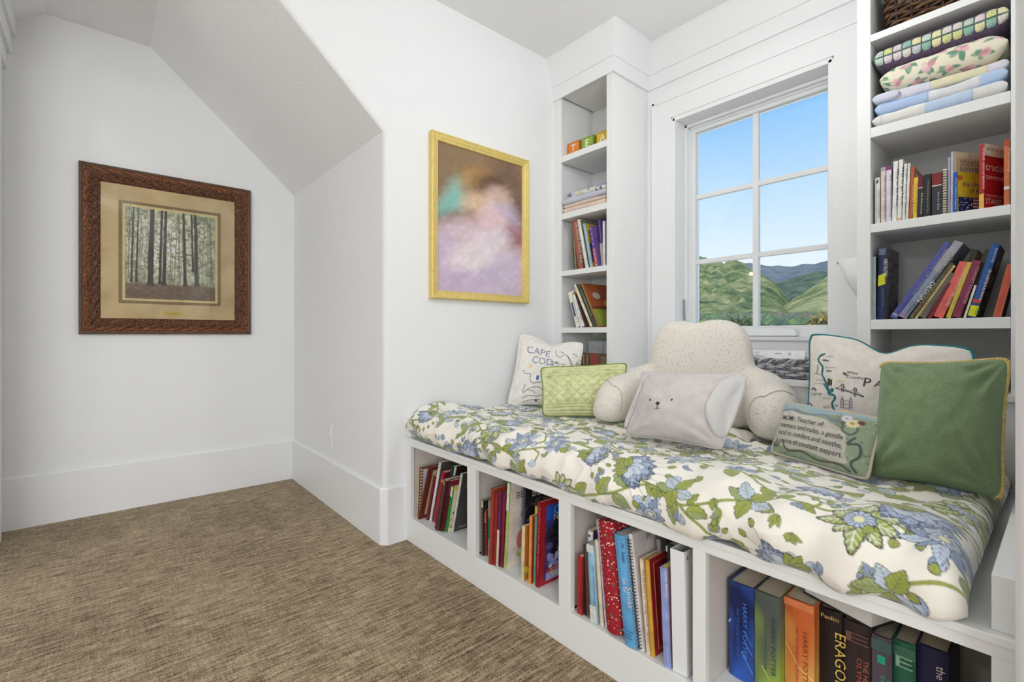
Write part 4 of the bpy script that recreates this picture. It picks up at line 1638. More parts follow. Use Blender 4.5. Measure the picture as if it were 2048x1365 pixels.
# --- small tapestry pillow with a verse
cp = [(1.655, 0.632, zs + 0.012), (1.522, 0.340, zs + 0.012), (1.604, 0.322, 0.772), (1.732, 0.614, 0.776)]
r6 = proot('verse_pillow', 'small tapestry pillow with a green ribbon border and a printed verse', cp)
PA = Paint(0.30, 0.19, 0.001, (150, 164, 138))
for k in range(160):
    PA.blob(rs.uniform(0, 0.30), rs.uniform(0, 0.19), 0.003, 0.003, (118, 140, 112) if k % 2 else (170, 182, 160), 0.9, 0, 0.3)
PA.poly([(0.0, 0.155), (0.05, 0.168), (0.12, 0.160), (0.20, 0.172), (0.30, 0.178), (0.30, 0.19), (0, 0.19)], (164, 184, 186))
PA.poly(bez([(0.006, 0.034), (0.006, 0.090), (0.010, 0.146), (0.040, 0.158), (0.090, 0.150), (0.150, 0.150), (0.195, 0.138), (0.232, 0.118), (0.244, 0.090), (0.246, 0.055), (0.250, 0.026), (0.205, 0.022), (0.130, 0.030), (0.070, 0.024), (0.006, 0.034)], 6), (206, 200, 188))
PA.line(bez([(0.0, 0.150), (0.05, 0.163), (0.10, 0.153), (0.16, 0.163), (0.19, 0.148), (0.215, 0.160)], 8), 0.006, (128, 140, 158))
PA.line(bez([(0.230, 0.155), (0.225, 0.125), (0.250, 0.115), (0.262, 0.135), (0.245, 0.150)], 8), 0.006, (104, 108, 104))
PA.line(bez([(0.262, 0.108), (0.250, 0.085), (0.275, 0.090), (0.280, 0.060), (0.262, 0.030), (0.275, 0.010)], 8), 0.007, (92, 96, 92))
PA.line(bez([(0.05, 0.045), (0.07, 0.018), (0.12, 0.024), (0.17, 0.012), (0.23, 0.018), (0.26, 0.008)], 8), 0.006, (98, 96, 78))
for k in range(9):
    a = 2.2 + k * 0.28
    PA.line([(0.225, 0.150), (0.225 + 0.045 * math.cos(a), 0.150 + 0.035 * math.sin(a))], 0.0016, (84, 100, 84))
for k in range(12):
    a = k * 0.524
    PA.blob(0.243 + 0.012 * math.cos(a), 0.152 + 0.010 * math.sin(a), 0.006, 0.003, (236, 222, 176), 1, a, 0.2)
    PA.blob(0.222 + 0.010 * math.cos(a), 0.166 + 0.008 * math.sin(a), 0.005, 0.003, (222, 218, 224), 1, a, 0.2)
PA.blob(0.262, 0.160, 0.008, 0.006, (122, 82, 84), 1, 0, 0.3)
PA.blob(0.243, 0.152, 0.004, 0.004, (196, 160, 96), 1, 0, 0.2)
for k in range(6):
    PA.line([(0.012 + 0.004 * k, 0.022), (0.010 + 0.005 * k, 0.038)], 0.003, (76, 84, 78))
P6 = Pillow(*cp, 0.075, 0.035, 0.50, None, 0.003, 6.0)
c6 = P6.build(r6, mat_print('tapestry_weave', 0.9, 0.0006, 1500), 150, paint=PA)
o6 = np.array(r6.location)
piping(P6, r6, 0.0042, mat('tan_cord', (198, 188, 170), 0.8))
mb = MB()
TI = flat((62, 62, 66))
ku, kv = P6.w / 0.30, P6.h / 0.19
for s_, v, w_ in (('MOM:  Teacher of', 0.119, 0.150), ('manners and rules, a gentle', 0.092, 0.212), ('hand to comfort and soothe,', 0.065, 0.214), ('a source of constant support.', 0.038, 0.216)):
    ptext(mb, P6, s_, 0.026 * ku, v * kv, 0.0155, TI, o6, width=w_ * ku, bold=0.008, shear=0.10 if v < 0.1 else 0.0, off=0.0045)
mb.build('lettering', c6, fix=False)['kind'] = 'stuff'

# --- dark green velvet pillow with gold cord
cp = [(1.575, 0.356, zs + 0.010), (1.585, 0.097, zs + 0.010), (1.706, 0.092, 0.944), (1.694, 0.350, 0.922)]
r7 = proot('velvet_pillow', 'large green velvet pillow edged with twisted gold cord at the right end', cp)


def velvet():
    m, nt, b = nodes_of('green_velvet')
    L = nt.links.new
    t_ = nt.nodes.new('ShaderNodeTexCoord')
    n = nt.nodes.new('ShaderNodeTexNoise')
    n.inputs['Scale'].default_value = 400
    mx = nt.nodes.new('ShaderNodeMapping')
    mx.inputs['Scale'].default_value = (1, 0.3, 2)
    L(t_.outputs['Object'], mx.inputs[0])
    L(mx.outputs[0], n.inputs['Vector'])
    r = nt.nodes.new('ShaderNodeValToRGB')
    r.color_ramp.elements[0].position = 0.3
    r.color_ramp.elements[0].color = rgba((112, 134, 98))
    r.color_ramp.elements[1].position = 0.7
    r.color_ramp.elements[1].color = rgba((138, 156, 118))
    L(n.outputs['Fac'], r.inputs[0])
    L(r.outputs[0], b.inputs['Base Color'])
    b.inputs['Roughness'].default_value = 0.7
    b.inputs['Sheen Weight'].default_value = 0.35
    b.inputs['Sheen Roughness'].default_value = 0.45
    b.inputs['Sheen Tint'].default_value = rgba((190, 215, 200))
    b.inputs['Specular IOR Level'].default_value = 0.1
    return m


P7 = Pillow(*cp, 0.22, 0.06, 0.62, None, 0.018, 13.0)
P7.build(r7, velvet(), 60)
piping(P7, r7, 0.0050, mat('gold_cord', (206, 180, 112), 0.5, var=0.12, vscale=300), 'gold_cord', True, (34, 110))

# ------------------------------------------------------------------ books


def book(name, label, pos, th, h, d, lean, spine, cover=None, sp=(), cv=(), page=PAGE, group=None, hard=True, yaw=0.0, round_=None, cat='book', mats=None):
    """pos = left lower corner of the spine; spine faces the room, thickness runs to the right, lean > 0 tips to the right"""
    cover = cover or spine
    ln = math.radians(lean)
    z = pos[2] + (th * math.sin(ln) if ln > 0 else 0) + 0.0006
    r = empty(name, (pos[0], pos[1], z), (ln, 0, math.radians(yaw)), label, cat, group)
    ms = mats[0] if mats else mat('cover_%d_%d_%d' % tuple(spine), spine, 0.42, var=0.06, vscale=25)
    mc = mats[1] if mats else mat('cover_%d_%d_%d' % tuple(cover), cover, 0.42, var=0.06, vscale=25)
    b = min(0.0025, th * 0.18)
    bu = (min(0.005, th * 0.15) if hard else 0.0005) if round_ is None else round_
    ov = 0.003 if hard else 0.0006
    q = MB()
    n = 6
    arc = [(-bu * math.sin(math.pi * k / n), -th * k / n) for k in range(n + 1)]
    arc = [(0.004, 0.0)] + arc + [(0.004, -th)]
    inn = [(0.004, -th + b), (0.003, -th + b), (0.003, -b), (0.004, -b)]
    q.prism(arc + inn, 'z', 0, h, ms)
    q.box(0.004, d, -b, 0, 0, h, ms)
    q.box(0.004, d, -th, -th + b, 0, h, mc)
    cov = q.build('cover', r)
    if th > 2 * b + 0.001:
        q = MB()
        q.box(0.0032, d - ov, -th + b + 0.0001, -b - 0.0001, ov, h - ov, page)
        q.build('pages', r, fix=False)
    xs = -bu - 0.0004
    if sp:
        q = MB()
        for k, it in enumerate(sp):
            if it[0] == 'b':
                x_ = xs - 0.00005 * k
                q.poly([(x_, 0, it[1] * h), (x_, -th, it[1] * h), (x_, -th, it[2] * h), (x_, 0, it[2] * h)], [(0, 1, 2, 3)], flat(it[3]))
            elif it[0] == 't':
                hh = it[4] * th
                off = it[6] if len(it) > 6 else 0.5
                put_text(q, it[1], (xs - 0.0004, -th * off - hh / 2 + 0.0, it[2] * h), (0, 0, -1), (0, 1, 0) if False else (0, -1, 0), hh, flat(it[5]), width=it[3] * h)
                # letters stand with their tops to the right of the spine
            elif it[0] == 'h':
                put_text(q, it[1], (xs - 0.0004, -th * 0.5, it[2] * h), (0, -1, 0), (0, 0, 1), it[3], flat(it[4]), width=th * 0.78, align='c')
            elif it[0] == 's':      # streak of colour across the spine
                x_ = xs - 0.00005 * k
                q.poly([(x_, -th * it[1], it[2] * h), (x_, -th * it[3], it[4] * h), (x_, -th * it[3], it[4] * h + it[5] * h), (x_, -th * it[1], it[2] * h + it[5] * h)], [(0, 1, 2, 3)], flat(it[6]))
            elif it[0] == 'd':
                for j in range(it[1]):
                    zc = h * (0.06 + 0.88 * j / max(1, it[1] - 1))
                    s_ = it[3] if len(it) > 3 else 0.25
                    q.poly([(xs - 0.0003, -th * (0.5 - s_ / 2), zc), (xs - 0.0003, -th * 0.5, zc - th * s_ / 2), (xs - 0.0003, -th * (0.5 + s_ / 2), zc), (xs - 0.0003, -th * 0.5, zc + th * s_ / 2)], [(0, 1, 2, 3)], flat(it[2]))
        q.build('spine_print', cov, fix=False)['kind'] = 'stuff'
    if cv:
        q = MB()
        for k, it in enumerate(cv):
            y_ = -th - 0.0004 - 0.00006 * k
            if it[0] == 'r':
                q.poly([(it[1] * d, y_, it[3] * h), (it[2] * d, y_, it[3] * h), (it[2] * d, y_, it[4] * h), (it[1] * d, y_, it[4] * h)], [(0, 1, 2, 3)], flat(it[5]))
            elif it[0] == 't':
                put_text(q, it[1], (it[2] * d, y_ - 0.0002, it[3] * h), (1, 0, 0), (0, 0, 1), it[4], flat(it[5]))
            elif it[0] == 'e':
                t_ = np.linspace(0, 2 * math.pi, 16, endpoint=False)
                q.poly([(it[1] * d + it[3] * d * math.cos(a), y_, it[2] * h + it[4] * h * math.sin(a)) for a in t_], [tuple(range(16))], flat(it[5]))
        q.build('cover_print', cov, fix=False)['kind'] = 'stuff'
    return r


def spots(n, x0, x1, z0, z1, cols, seed, r=0.03):
    rs_ = np.random.RandomState(seed)
    return [('e', rs_.uniform(x0, x1), rs_.uniform(z0, z1), r * rs_.uniform(0.5, 1.3), r * rs_.uniform(0.4, 1.0), cols[i % len(cols)]) for i in range(n)]


W = (232, 230, 224)
K = (40, 36, 38)
G = 'books in the leftmost bench cubby'
zc = ZF
book('picture_book', 'pale picture book with a chevron border, first in the leftmost cubby', (1.150, 2.050, zc), 0.013, 0.247, 0.21, 4.5, (196, 170, 140), (206, 208, 212), group=G,
     cv=[('r', 0, 0.10, 0, 1, (120, 84, 60)), ('r', 0, 1, 0.95, 1, (120, 84, 60))] + [('e', 0.05, 0.05 + 0.06 * k, 0.035, 0.018, (214, 196, 160)) for k in range(16)] + [('t', 'GIVING', 0.20, 0.80, 0.020, (62, 62, 90))] + spots(14, 0.15, 0.5, 0.35, 0.7, [(160, 150, 130), (120, 130, 120)], 1))
book('picture_book', 'tan picture book in a dark red frame border, leaning right', (1.145, 2.026, zc), 0.011, 0.285, 0.20, 20.0, (106, 46, 34), (106, 46, 34), group=G,
     cv=[('r', 0.12, 0.95, 0.07, 0.93, (206, 178, 134)), ('e', 0.55, 0.55, 0.25, 0.16, (66, 48, 42)), ('e', 0.52, 0.35, 0.12, 0.05, (214, 214, 218))])
book('paperback_book', 'thin wine-red book with white dots on its spine', (1.170, 1.992, zc), 0.015, 0.232, 0.17, 17.0, (118, 26, 44), (96, 22, 40), sp=[('d', 11, W)], group=G, hard=False)
book('picture_book', 'tall white-spined book, tallest in the leftmost cubby', (1.176, 1.972, zc), 0.016, 0.305, 0.22, 16.5, (222, 222, 220), (84, 78, 72), group=G)
book('paperback_book', 'plain red book leaning beside the tall white-spined one', (1.182, 1.950, zc), 0.022, 0.262, 0.18, 17.5, (168, 30, 46), (120, 20, 34), group=G)
book('picture_book', 'dark teal book with pale spine bands in the leftmost cubby', (1.215, 1.926, zc), 0.016, 0.290, 0.19, 17.0, (26, 78, 74), (30, 50, 40), sp=[('b', 0.68, 0.72, (130, 170, 170)), ('d', 8, (180, 200, 190))], group=G)
book('picture_book', 'cream-spined book with dark cover behind the maroon books', (1.220, 1.905, zc), 0.012, 0.292, 0.20, 16.5, (220, 212, 196), (60, 42, 34), group=G)
book('paperback_book', 'worn brown maroon book standing near the cubby front', (1.142, 1.868, zc), 0.028, 0.246, 0.20, 15.5, (96, 56, 52), (88, 30, 36), sp=[('b', 0.93, 1.0, (196, 140, 110)), ('d', 16, (64, 34, 36), 0.5)], group=G)
book('paperback_book', 'slim dark maroon book beside the green-spined one', (1.152, 1.838, zc), 0.016, 0.250, 0.20, 16.0, (70, 22, 30), (120, 28, 40), group=G)
book('picture_book', 'bright green-spined book with a cream top', (1.165, 1.820, zc), 0.019, 0.222, 0.18, 14.5, (40, 132, 58), (224, 216, 180), sp=[('b', 0.78, 1.0, (226, 216, 200))], cv=spots(26, 0.05, 0.5, 0.05, 0.65, [(180, 170, 60), (96, 120, 60)], 4, 0.04) + [('r', 0, 1, 0.92, 1, (214, 200, 70))], group=G)
book('picture_book', 'dark grey picture book with a brown seed-head on its cover', (1.185, 1.797, zc), 0.012, 0.284, 0.22, 15.0, (206, 204, 202), (74, 68, 68), group=G,
     cv=[('t', 'JUNI', 0.16, 0.78, 0.034, (196, 190, 180))] + [('e', 0.62 + 0.16 * math.cos(a) * (0.5 + 0.5 * (i % 2)), 0.47 + 0.17 * math.sin(a) * (0.5 + 0.5 * (i % 2)), 0.045, 0.035, [(176, 128, 92), (116, 74, 52), (206, 170, 130)][i % 3]) for i, a in enumerate(np.linspace(0, 6.28 * 3, 40))] + [('t', 'Juniper Tree', 0.12, 0.06, 0.010, (206, 200, 190))])

G = 'books in the second bench cubby'
book('paperback_book', 'dark patterned booklet with cream top, first in the second cubby', (1.150, 1.526, zc), 0.010, 0.219, 0.15, 0, (60, 46, 42), (46, 40, 40), sp=[('b', 0.88, 1, (220, 204, 150)), ('d', 14, (160, 140, 120), 0.6)], group=G, hard=False)
book('paperback_book', 'orange and dark red slim book low in the second cubby', (1.158, 1.515, zc), 0.008, 0.182, 0.14, 0, (150, 46, 36), (40, 60, 50), sp=[('b', 0.72, 0.95, (220, 120, 60))], group=G, hard=False)
book('paperback_book', 'grey and green slim book in the second cubby', (1.166, 1.506, zc), 0.011, 0.222, 0.15, 0.8, (150, 154, 150), (36, 46, 40), sp=[('b', 0.3, 0.7, (30, 110, 90))], group=G, hard=False)
book('hardcover_book', 'rust-orange hardcover, tallest of the four red volumes', (1.130, 1.455, zc), 0.017, 0.292, 0.20, 3.0, (156, 60, 38), group=G)
book('hardcover_book', 'brick-red hardcover second of the four red volumes', (1.136, 1.437, zc), 0.015, 0.278, 0.20, 3.0, (142, 40, 44), sp=[('d', 22, (120, 28, 34), 0.2)], group=G)
book('hardcover_book', 'hardcover with purple upper and cream lower spine', (1.142, 1.421, zc), 0.013, 0.280, 0.20, 3.0, (104, 42, 84), (110, 30, 44), sp=[('b', 0, 0.50, (230, 212, 186)), ('d', 26, (150, 100, 130), 0.15)], group=G)
book('hardcover_book', 'plum-red hardcover fourth of the four red volumes', (1.148, 1.407, zc), 0.016, 0.279, 0.20, 3.2, (120, 30, 60), (104, 28, 36), sp=[('d', 22, (150, 70, 90), 0.2)], group=G)
book('picture_book', 'black and tan patterned book sticking up behind the red volumes', (1.235, 1.430, zc), 0.018, 0.328, 0.20, 1.0, (176, 168, 158), (56, 42, 34), sp=[('d', 20, (50, 44, 44), 0.6)], cv=[('r', 0.1, 0.9, 0.3 + 0.05 * k, 0.315 + 0.05 * k, (150, 116, 84)) for k in range(13)], group=G)
book('picture_book', 'cream picture book with orange spectacles drawn on its cover', (1.148, 1.386, zc), 0.013, 0.330, 0.25, 4.6, (168, 190, 96), (232, 218, 206), sp=[('b', 0.68, 1, (226, 222, 216)), ('d', 12, (120, 116, 110), 0.3)], group=G,
     cv=[('t', 'BEST', 0.14, 0.80, 0.026, (74, 110, 70)), ('e', 0.46, 0.77, 0.13, 0.10, (60, 56, 60)), ('e', 0.46, 0.77, 0.115, 0.088, (232, 218, 206)), ('e', 0.36, 0.60, 0.11, 0.075, (204, 92, 32)), ('e', 0.37, 0.53, 0.06, 0.03, (230, 170, 60)), ('e', 0.54, 0.70, 0.05, 0.035, (206, 60, 80)),
         ('e', 0.46, 0.40, 0.13, 0.10, (60, 56, 60)), ('e', 0.46, 0.40, 0.115, 0.088, (232, 218, 206)), ('e', 0.30, 0.30, 0.12, 0.12, (226, 130, 120)), ('e', 0.42, 0.28, 0.10, 0.06, (214, 90, 36)), ('e', 0.50, 0.40, 0.06, 0.04, (206, 90, 100)), ('e', 0.40, 0.14, 0.20, 0.06, (214, 200, 70)), ('e', 0.32, 0.16, 0.07, 0.04, (240, 236, 220))])
book('picture_book', 'black book with large white capital lettering on its cover', (1.188, 1.334, zc), 0.014, 0.315, 0.25, 2.2, (70, 66, 86), (34, 32, 38), sp=[('d', 24, (120, 116, 140), 0.5)], group=G,
     cv=[('t', 'BEATRIX', 0.15, 0.87, 0.030, (214, 208, 196)), ('t', 'THE WORLD', 0.15, 0.78, 0.018, (190, 184, 172))] + spots(30, 0.02, 0.5, 0.5, 0.95, [(80, 84, 96), (110, 100, 90), (24, 24, 30)], 9, 0.05) + spots(30, 0.05, 0.5, 0.0, 0.5, [(196, 180, 60), (160, 150, 50), (180, 120, 60)], 10, 0.06))
book('paperback_book', 'orange brown booklet with a cream edge near the cubby front', (1.142, 1.282, zc), 0.014, 0.196, 0.14, 2.0, (226, 206, 160), (190, 110, 50), cv=spots(30, 0.05, 0.9, 0.02, 0.35, [(206, 196, 60), (130, 140, 50)], 3, 0.08), group=G, hard=False)
book('paperback_book', 'mustard yellow book standing behind the small orange ones', (1.185, 1.262, zc), 0.016, 0.262, 0.16, 2.0, (214, 190, 90), (196, 160, 60), group=G, hard=False)
book('paperback_book', 'small red and teal patterned book with an orange spine', (1.146, 1.246, zc), 0.011, 0.241, 0.15, 1.6, (226, 150, 60), (150, 48, 36), cv=[('e', 0.5, 0.86, 0.2, 0.06, (60, 160, 170)), ('e', 0.5, 0.2, 0.25, 0.1, (60, 160, 170)), ('e', 0.5, 0.36, 0.2, 0.05, (226, 220, 200))], group=G, hard=False)
book('paperback_book', 'thin sea-green spined book beside the big red and blue one', (1.156, 1.231, zc), 0.010, 0.243, 0.15, 2.0, (110, 160, 140), group=G, hard=False, sp=[('d', 20, (60, 90, 80), 0.4)])
book('picture_book', 'red-bordered book with a blue night cover, last in the second cubby', (1.152, 1.217, zc), 0.017, 0.300, 0.26, 2.6, (140, 20, 34), (168, 30, 40), sp=[('t', 'CANDLES IN THE NIGHT', 0.95, 0.8, 0.3, (206, 130, 130))], group=G,
     cv=[('r', 0.10, 0.96, 0.06, 0.94, (58, 62, 120)), ('r', 0.10, 0.96, 0.76, 0.94, (40, 90, 190))] + spots(110, 0.13, 0.95, 0.24, 0.72, [(30, 26, 44), (50, 44, 70), (90, 80, 130), (20, 20, 30)], 6, 0.06) + spots(20, 0.13, 0.5, 0.12, 0.4, [(150, 150, 210), (190, 190, 226)], 7, 0.05) +
        [('r', 0.10, 0.96, 0.155, 0.20, (176, 36, 46)), ('r', 0.10, 0.96, 0.06, 0.155, (160, 160, 206)), ('t', 'CANDLE', 0.22, 0.83, 0.030, (120, 200, 240)), ('t', 'NIGHT', 0.22, 0.755, 0.024, (236, 220, 180)), ('t', 'PICTURE', 0.18, 0.163, 0.008, (240, 226, 226)), ('t', 'WALK', 0.20, 0.080, 0.022, (240, 224, 110))])

G = 'books in the third bench cubby'
book('paperback_book', 'short red paperback, first in the third cubby', (1.140, 1.012, zc), 0.020, 0.183, 0.13, 1.0, (166, 44, 44), (110, 30, 34), sp=[('t', 'LITTLE TREASURES', 0.90, 0.8, 0.35, (100, 24, 28))], group=G, hard=False)
book('picture_book', 'white and black speckled book behind the short red one', (1.190, 1.012, zc), 0.020, 0.250, 0.16, 0.5, W, (60, 56, 60), sp=[('d', 10, K, 0.5)], group=G)
book('paperback_book', 'thin black book in the third cubby', (1.150, 0.990, zc), 0.010, 0.221, 0.15, -1.0, (40, 34, 34), (70, 50, 40), group=G, hard=False)
book('paperback_book', 'brown paperback with woven pattern in the third cubby', (1.148, 0.977, zc), 0.014, 0.220, 0.15, -2.5, (116, 92, 68), (90, 70, 50), sp=[('d', 24, (70, 50, 60), 0.7)], group=G, hard=False)
book('picture_book', 'tall book with red blue and purple corner, at the back of the third cubby', (1.215, 0.985, zc), 0.055, 0.285, 0.18, -2.0, (236, 234, 230), (70, 70, 74), sp=[('b', 0.5, 0.86, (130, 60, 140)), ('s', 0.35, 0.5, 0.8, 0.5, 0.42, (190, 30, 40)), ('s', 0.8, 0.5, 1.0, 0.5, 0.45, (40, 90, 160))], group=G)
book('picture_book', 'pale blue spined book in the third cubby', (1.142, 0.955, zc), 0.026, 0.234, 0.17, -4.0, (150, 190, 216), (150, 150, 90), sp=[('b', 0, 0.22, (222, 222, 214)), ('b', 0.90, 1.0, (222, 224, 216)), ('t', 'MY FIRST STORIES', 0.72, 0.5, 0.3, (96, 120, 150))], group=G)
book('picture_book', 'cream spined book beside the pale blue one', (1.146, 0.924, zc), 0.012, 0.253, 0.17, -4.8, (226, 210, 186), (90, 60, 66), group=G)
book('picture_book', 'lavender white spined book next to the red floral album', (1.150, 0.909, zc), 0.014, 0.286, 0.18, -5.4, (214, 210, 228), (80, 56, 90), sp=[('d', 14, (150, 120, 170), 0.25)], group=G)


def calico():
    m, nt, b = nodes_of('red_calico')
    L = nt.links.new
    t_ = nt.nodes.new('ShaderNodeTexCoord')
    prev = rgba((160, 18, 36))
    last = None
    for sc, cut, c in ((46, 0.24, (96, 92, 48)), (70, 0.20, (206, 150, 110)), (95, 0.22, (240, 226, 214)), (60, 0.16, (120, 10, 24))):
        v = nt.nodes.new('ShaderNodeTexVoronoi')
        v.inputs['Scale'].default_value = sc
        lt = nt.nodes.new('ShaderNodeMath')
        lt.operation = 'LESS_THAN'
        lt.inputs[1].default_value = cut
        mx = nt.nodes.new('ShaderNodeMix')
        mx.data_type = 'RGBA'
        mx.inputs['B'].default_value = rgba(c)
        if last is None:
            mx.inputs['A'].default_value = prev
        else:
            L(last, mx.inputs['A'])
        L(t_.outputs['Object'], v.inputs['Vector'])
        L(v.outputs['Distance'], lt.inputs[0])
        L(lt.outputs[0], mx.inputs['Factor'])
        last = mx.outputs['Result']
    L(last, b.inputs['Base Color'])
    b.inputs['Roughness'].default_value = 0.85
    return m


CAL = calico()
al = empty('photo_album', (1.132, 0.893, zc + 0.0006), (math.radians(-6.0), 0, 0), 'thick album covered in padded red fabric with tiny flowers', 'album', G)
q = MB()
n = 12
outl = [(-0.012 * math.sin(math.pi * k / n) + 0.006, -0.058 * k / n) for k in range(n + 1)]
q.prism(outl + [(0.23, -0.058), (0.23, 0)], 'z', 0.004, 0.326, CAL)
o = q.build('padded_cover', al, bevel=0.006)
q = MB()
q.box(0.02, 0.226, -0.050, -0.008, 0.002, 0.322, PAGEW)
q.build('pages', al, fix=False)

book('hardcover_book', 'thick sky-blue storybook with white curly lettering on its spine', (1.128, 0.820, zc), 0.036, 0.306, 0.21, -7.2, (98, 166, 214), (150, 186, 212), group=G,
     sp=[('t', 'Dr. Seuss', 0.93, 0.17, 0.34, (40, 60, 90)), ('t', 'Six by', 0.62, 0.13, 0.40, W, 0.32), ('t', 'Seuss', 0.55, 0.19, 0.50, W, 0.58), ('h', 'Random', 0.105, 0.006, (50, 80, 110)), ('h', 'House', 0.075, 0.006, (50, 80, 110)), ('b', 0.13, 0.15, (80, 140, 186))])
# spiral bound book
sb = book('spiral_book', 'white spiral-bound book with dark block lettering near its top', (1.138, 0.776, zc), 0.012, 0.316, 0.23, -7.2, (226, 220, 214), (208, 198, 194), group=G, cv=[('t', 'MY BABY', 0.30, 0.90, 0.018, (74, 58, 58))], page=PAGEW, hard=False)
q = MB()
for k in range(34):
    z0 = 0.01 + k * 0.0088
    a = np.linspace(0, 2 * math.pi, 9)
    q.tube(np.stack([0.004 + 0.006 * np.cos(a) - 0.006, 0.002 - 0.004 + 0.006 * np.sin(a), z0 + 0 * a], -1), 0.0011, flat((40, 38, 40)), 4, False)
o = q.build('spiral', sb, fix=False)
o['kind'] = 'stuff'
book('paperback_book', 'cream paperback with dark script title between spiral book and gold one', (1.140, 0.757, zc), 0.010, 0.256, 0.18, -5.2, (236, 212, 186), (210, 180, 150), sp=[('t', 'The Big Book for Young Minds', 0.90, 0.6, 0.5, (70, 40, 30)), ('t', 'PIPER', 0.24, 0.12, 0.4, (150, 100, 80))], group=G, hard=False)
book('hardcover_book', 'gold-spined book with a red ornamental cover', (1.142, 0.746, zc), 0.013, 0.259, 0.20, -4.2, (206, 158, 60), (150, 26, 36), group=G,
     cv=[('r', 0.10, 0.92, 0.05, 0.055, (226, 180, 120)), ('r', 0.10, 0.92, 0.945, 0.95, (226, 180, 120)), ('r', 0.10, 0.115, 0.05, 0.95, (226, 180, 120)), ('r', 0.905, 0.92, 0.05, 0.95, (226, 180, 120)), ('r', 0.20, 0.21, 0.12, 0.88, (214, 150, 110)), ('r', 0.20, 0.8, 0.87, 0.88, (214, 150, 110)), ('r', 0.20, 0.8, 0.12, 0.13, (214, 150, 110)), ('t', 'TALES', 0.28, 0.74, 0.022, (226, 180, 120)), ('e', 0.5, 0.5, 0.18, 0.12, (120, 16, 28)), ('e', 0.5, 0.3, 0.2, 0.08, (174, 60, 60))])
book('document_folder', 'grey card folder standing behind the gold-spined book', (1.215, 0.752, zc), 0.012, 0.292, 0.20, -4.5, (150, 142, 142), (120, 112, 112), group=G, cat='folder')
book('hardcover_book', 'dark green book with white corner behind the lavender paperback', (1.195, 0.716, zc), 0.030, 0.300, 0.19, -2.5, (28, 62, 50), (30, 36, 34), sp=[('s', 0.0, 0.93, 0.15, 0.93, 0.05, W)], group=G)
book('paperback_book', 'lavender blue paperback with a yellow top, beside the white binder', (1.134, 0.700, zc), 0.020, 0.260, 0.17, -2.6, (150, 160, 214), (150, 110, 120), group=G, hard=False, page=mat('yellow_pages', (222, 200, 110), 0.8, var=0.08, vscale=12, stretch=(1, 160, 1)),
     sp=[('t', 'Little House', 0.97, 0.26, 0.42, W), ('t', 'Wilder', 0.55, 0.08, 0.22, W), ('t', 'Laura Ingalls', 0.22, 0.16, 0.25, W)], cv=spots(14, 0.05, 0.4, 0.1, 0.7, [(90, 60, 110), (190, 150, 110)], 2, 0.05))
# white ring binder
bi = empty('ring_binder', (1.140, 0.676, zc + 0.0006), (math.radians(-1.4), 0, 0), 'white ring binder, last in the third cubby', 'binder', G)
WH = mat('binder_vinyl', (240, 240, 240), 0.35)
box('spine_board', (-0.003, 0.0, -0.040, 0.0, 0, 0.318), WH, bi, 0.001)
box('front_board', (0.0, 0.27, -0.040, -0.037, 0, 0.318), WH, bi, 0.001)
box('back_board', (0.0, 0.27, -0.003, 0.0, 0, 0.318), WH, bi, 0.001)
box('paper_stack', (0.03, 0.25, -0.030, -0.004, 0.01, 0.285), PAGEW, bi, 0)
tube('ring_hole', [(0.012, -0.0402, 0.300), (0.012, -0.0408, 0.300)], 0.005, flat((150, 150, 150)), bi, 10)

G = 'thick novels in the rightmost bench cubby'


def art(name, c1, c2, c3, scale, stretch):
    return mat(name, c1, 0.35, c2=c2, vscale=scale, stretch=stretch, detail=2, coat=0.2)


def novel(label, x, y, th, h, spine, sp, mats=None, d=0.165, page=PAGE):
    return book('hardcover_novel', label, (x, y, zc), th, h, d, 0, spine, spine, sp=sp, group=G, page=page, mats=mats)


NV = mat('blue_jacket', (24, 34, 84), 0.35, c2=(52, 96, 190), vscale=14, stretch=(1, 1, 0.5), detail=1)
novel('dark blue thick novel with swirling jacket, first in the rightmost cubby', 1.240, 0.575, 0.062, 0.243, (24, 34, 84), [('t', 'HARRY POTTER', 0.82, 0.58, 0.17, (70, 130, 220), 0.52), ('t', 'AND THE HALF-BLOOD PRINCE', 0.74, 0.5, 0.11, (60, 110, 200), 0.30), ('s', 0.65, 0.42, 1.0, 0.30, 0.012, (120, 160, 226)), ('s', 0.65, 0.52, 1.0, 0.40, 0.012, (90, 130, 210)), ('s', 0.55, 0.30, 1.0, 0.12, 0.012, (140, 176, 232)), ('s', 0.02, 0.55, 0.12, 0.58, 0.03, (150, 180, 230))], (NV, NV))
GV = mat('green_jacket', (84, 92, 86), 0.35, c2=(150, 174, 66), vscale=10, stretch=(1, 1, 0.6), detail=1)
novel('grey green thick novel with swirling jacket', 1.243, 0.512, 0.060, 0.243, (110, 124, 84), [('t', 'HARRY POTTER', 0.78, 0.58, 0.17, (60, 76, 60), 0.60), ('t', 'AND THE DEATHLY HALLOWS', 0.74, 0.50, 0.11, (78, 92, 70), 0.36), ('s', 0.3, 0.25, 1.0, 0.02, 0.02, (186, 204, 96))], (GV, GV))
OV = mat('orange_jacket', (206, 104, 52), 0.35, c2=(236, 186, 96), vscale=10, stretch=(1, 1, 0.6), detail=1)
novel('orange thick novel with glowing jacket', 1.268, 0.451, 0.064, 0.243, (214, 120, 60), [('t', 'HARRY POTTER', 0.72, 0.58, 0.17, (150, 62, 40), 0.56), ('t', 'AND THE ORDER OF THE PHOENIX', 0.74, 0.56, 0.11, (170, 78, 50), 0.34), ('b', 0.93, 1.0, (226, 130, 80)), ('s', 0.05, 0.55, 0.5, 0.35, 0.012, (246, 214, 130)), ('s', 0.5, 0.35, 1.0, 0.28, 0.012, (246, 214, 130))], (OV, OV))
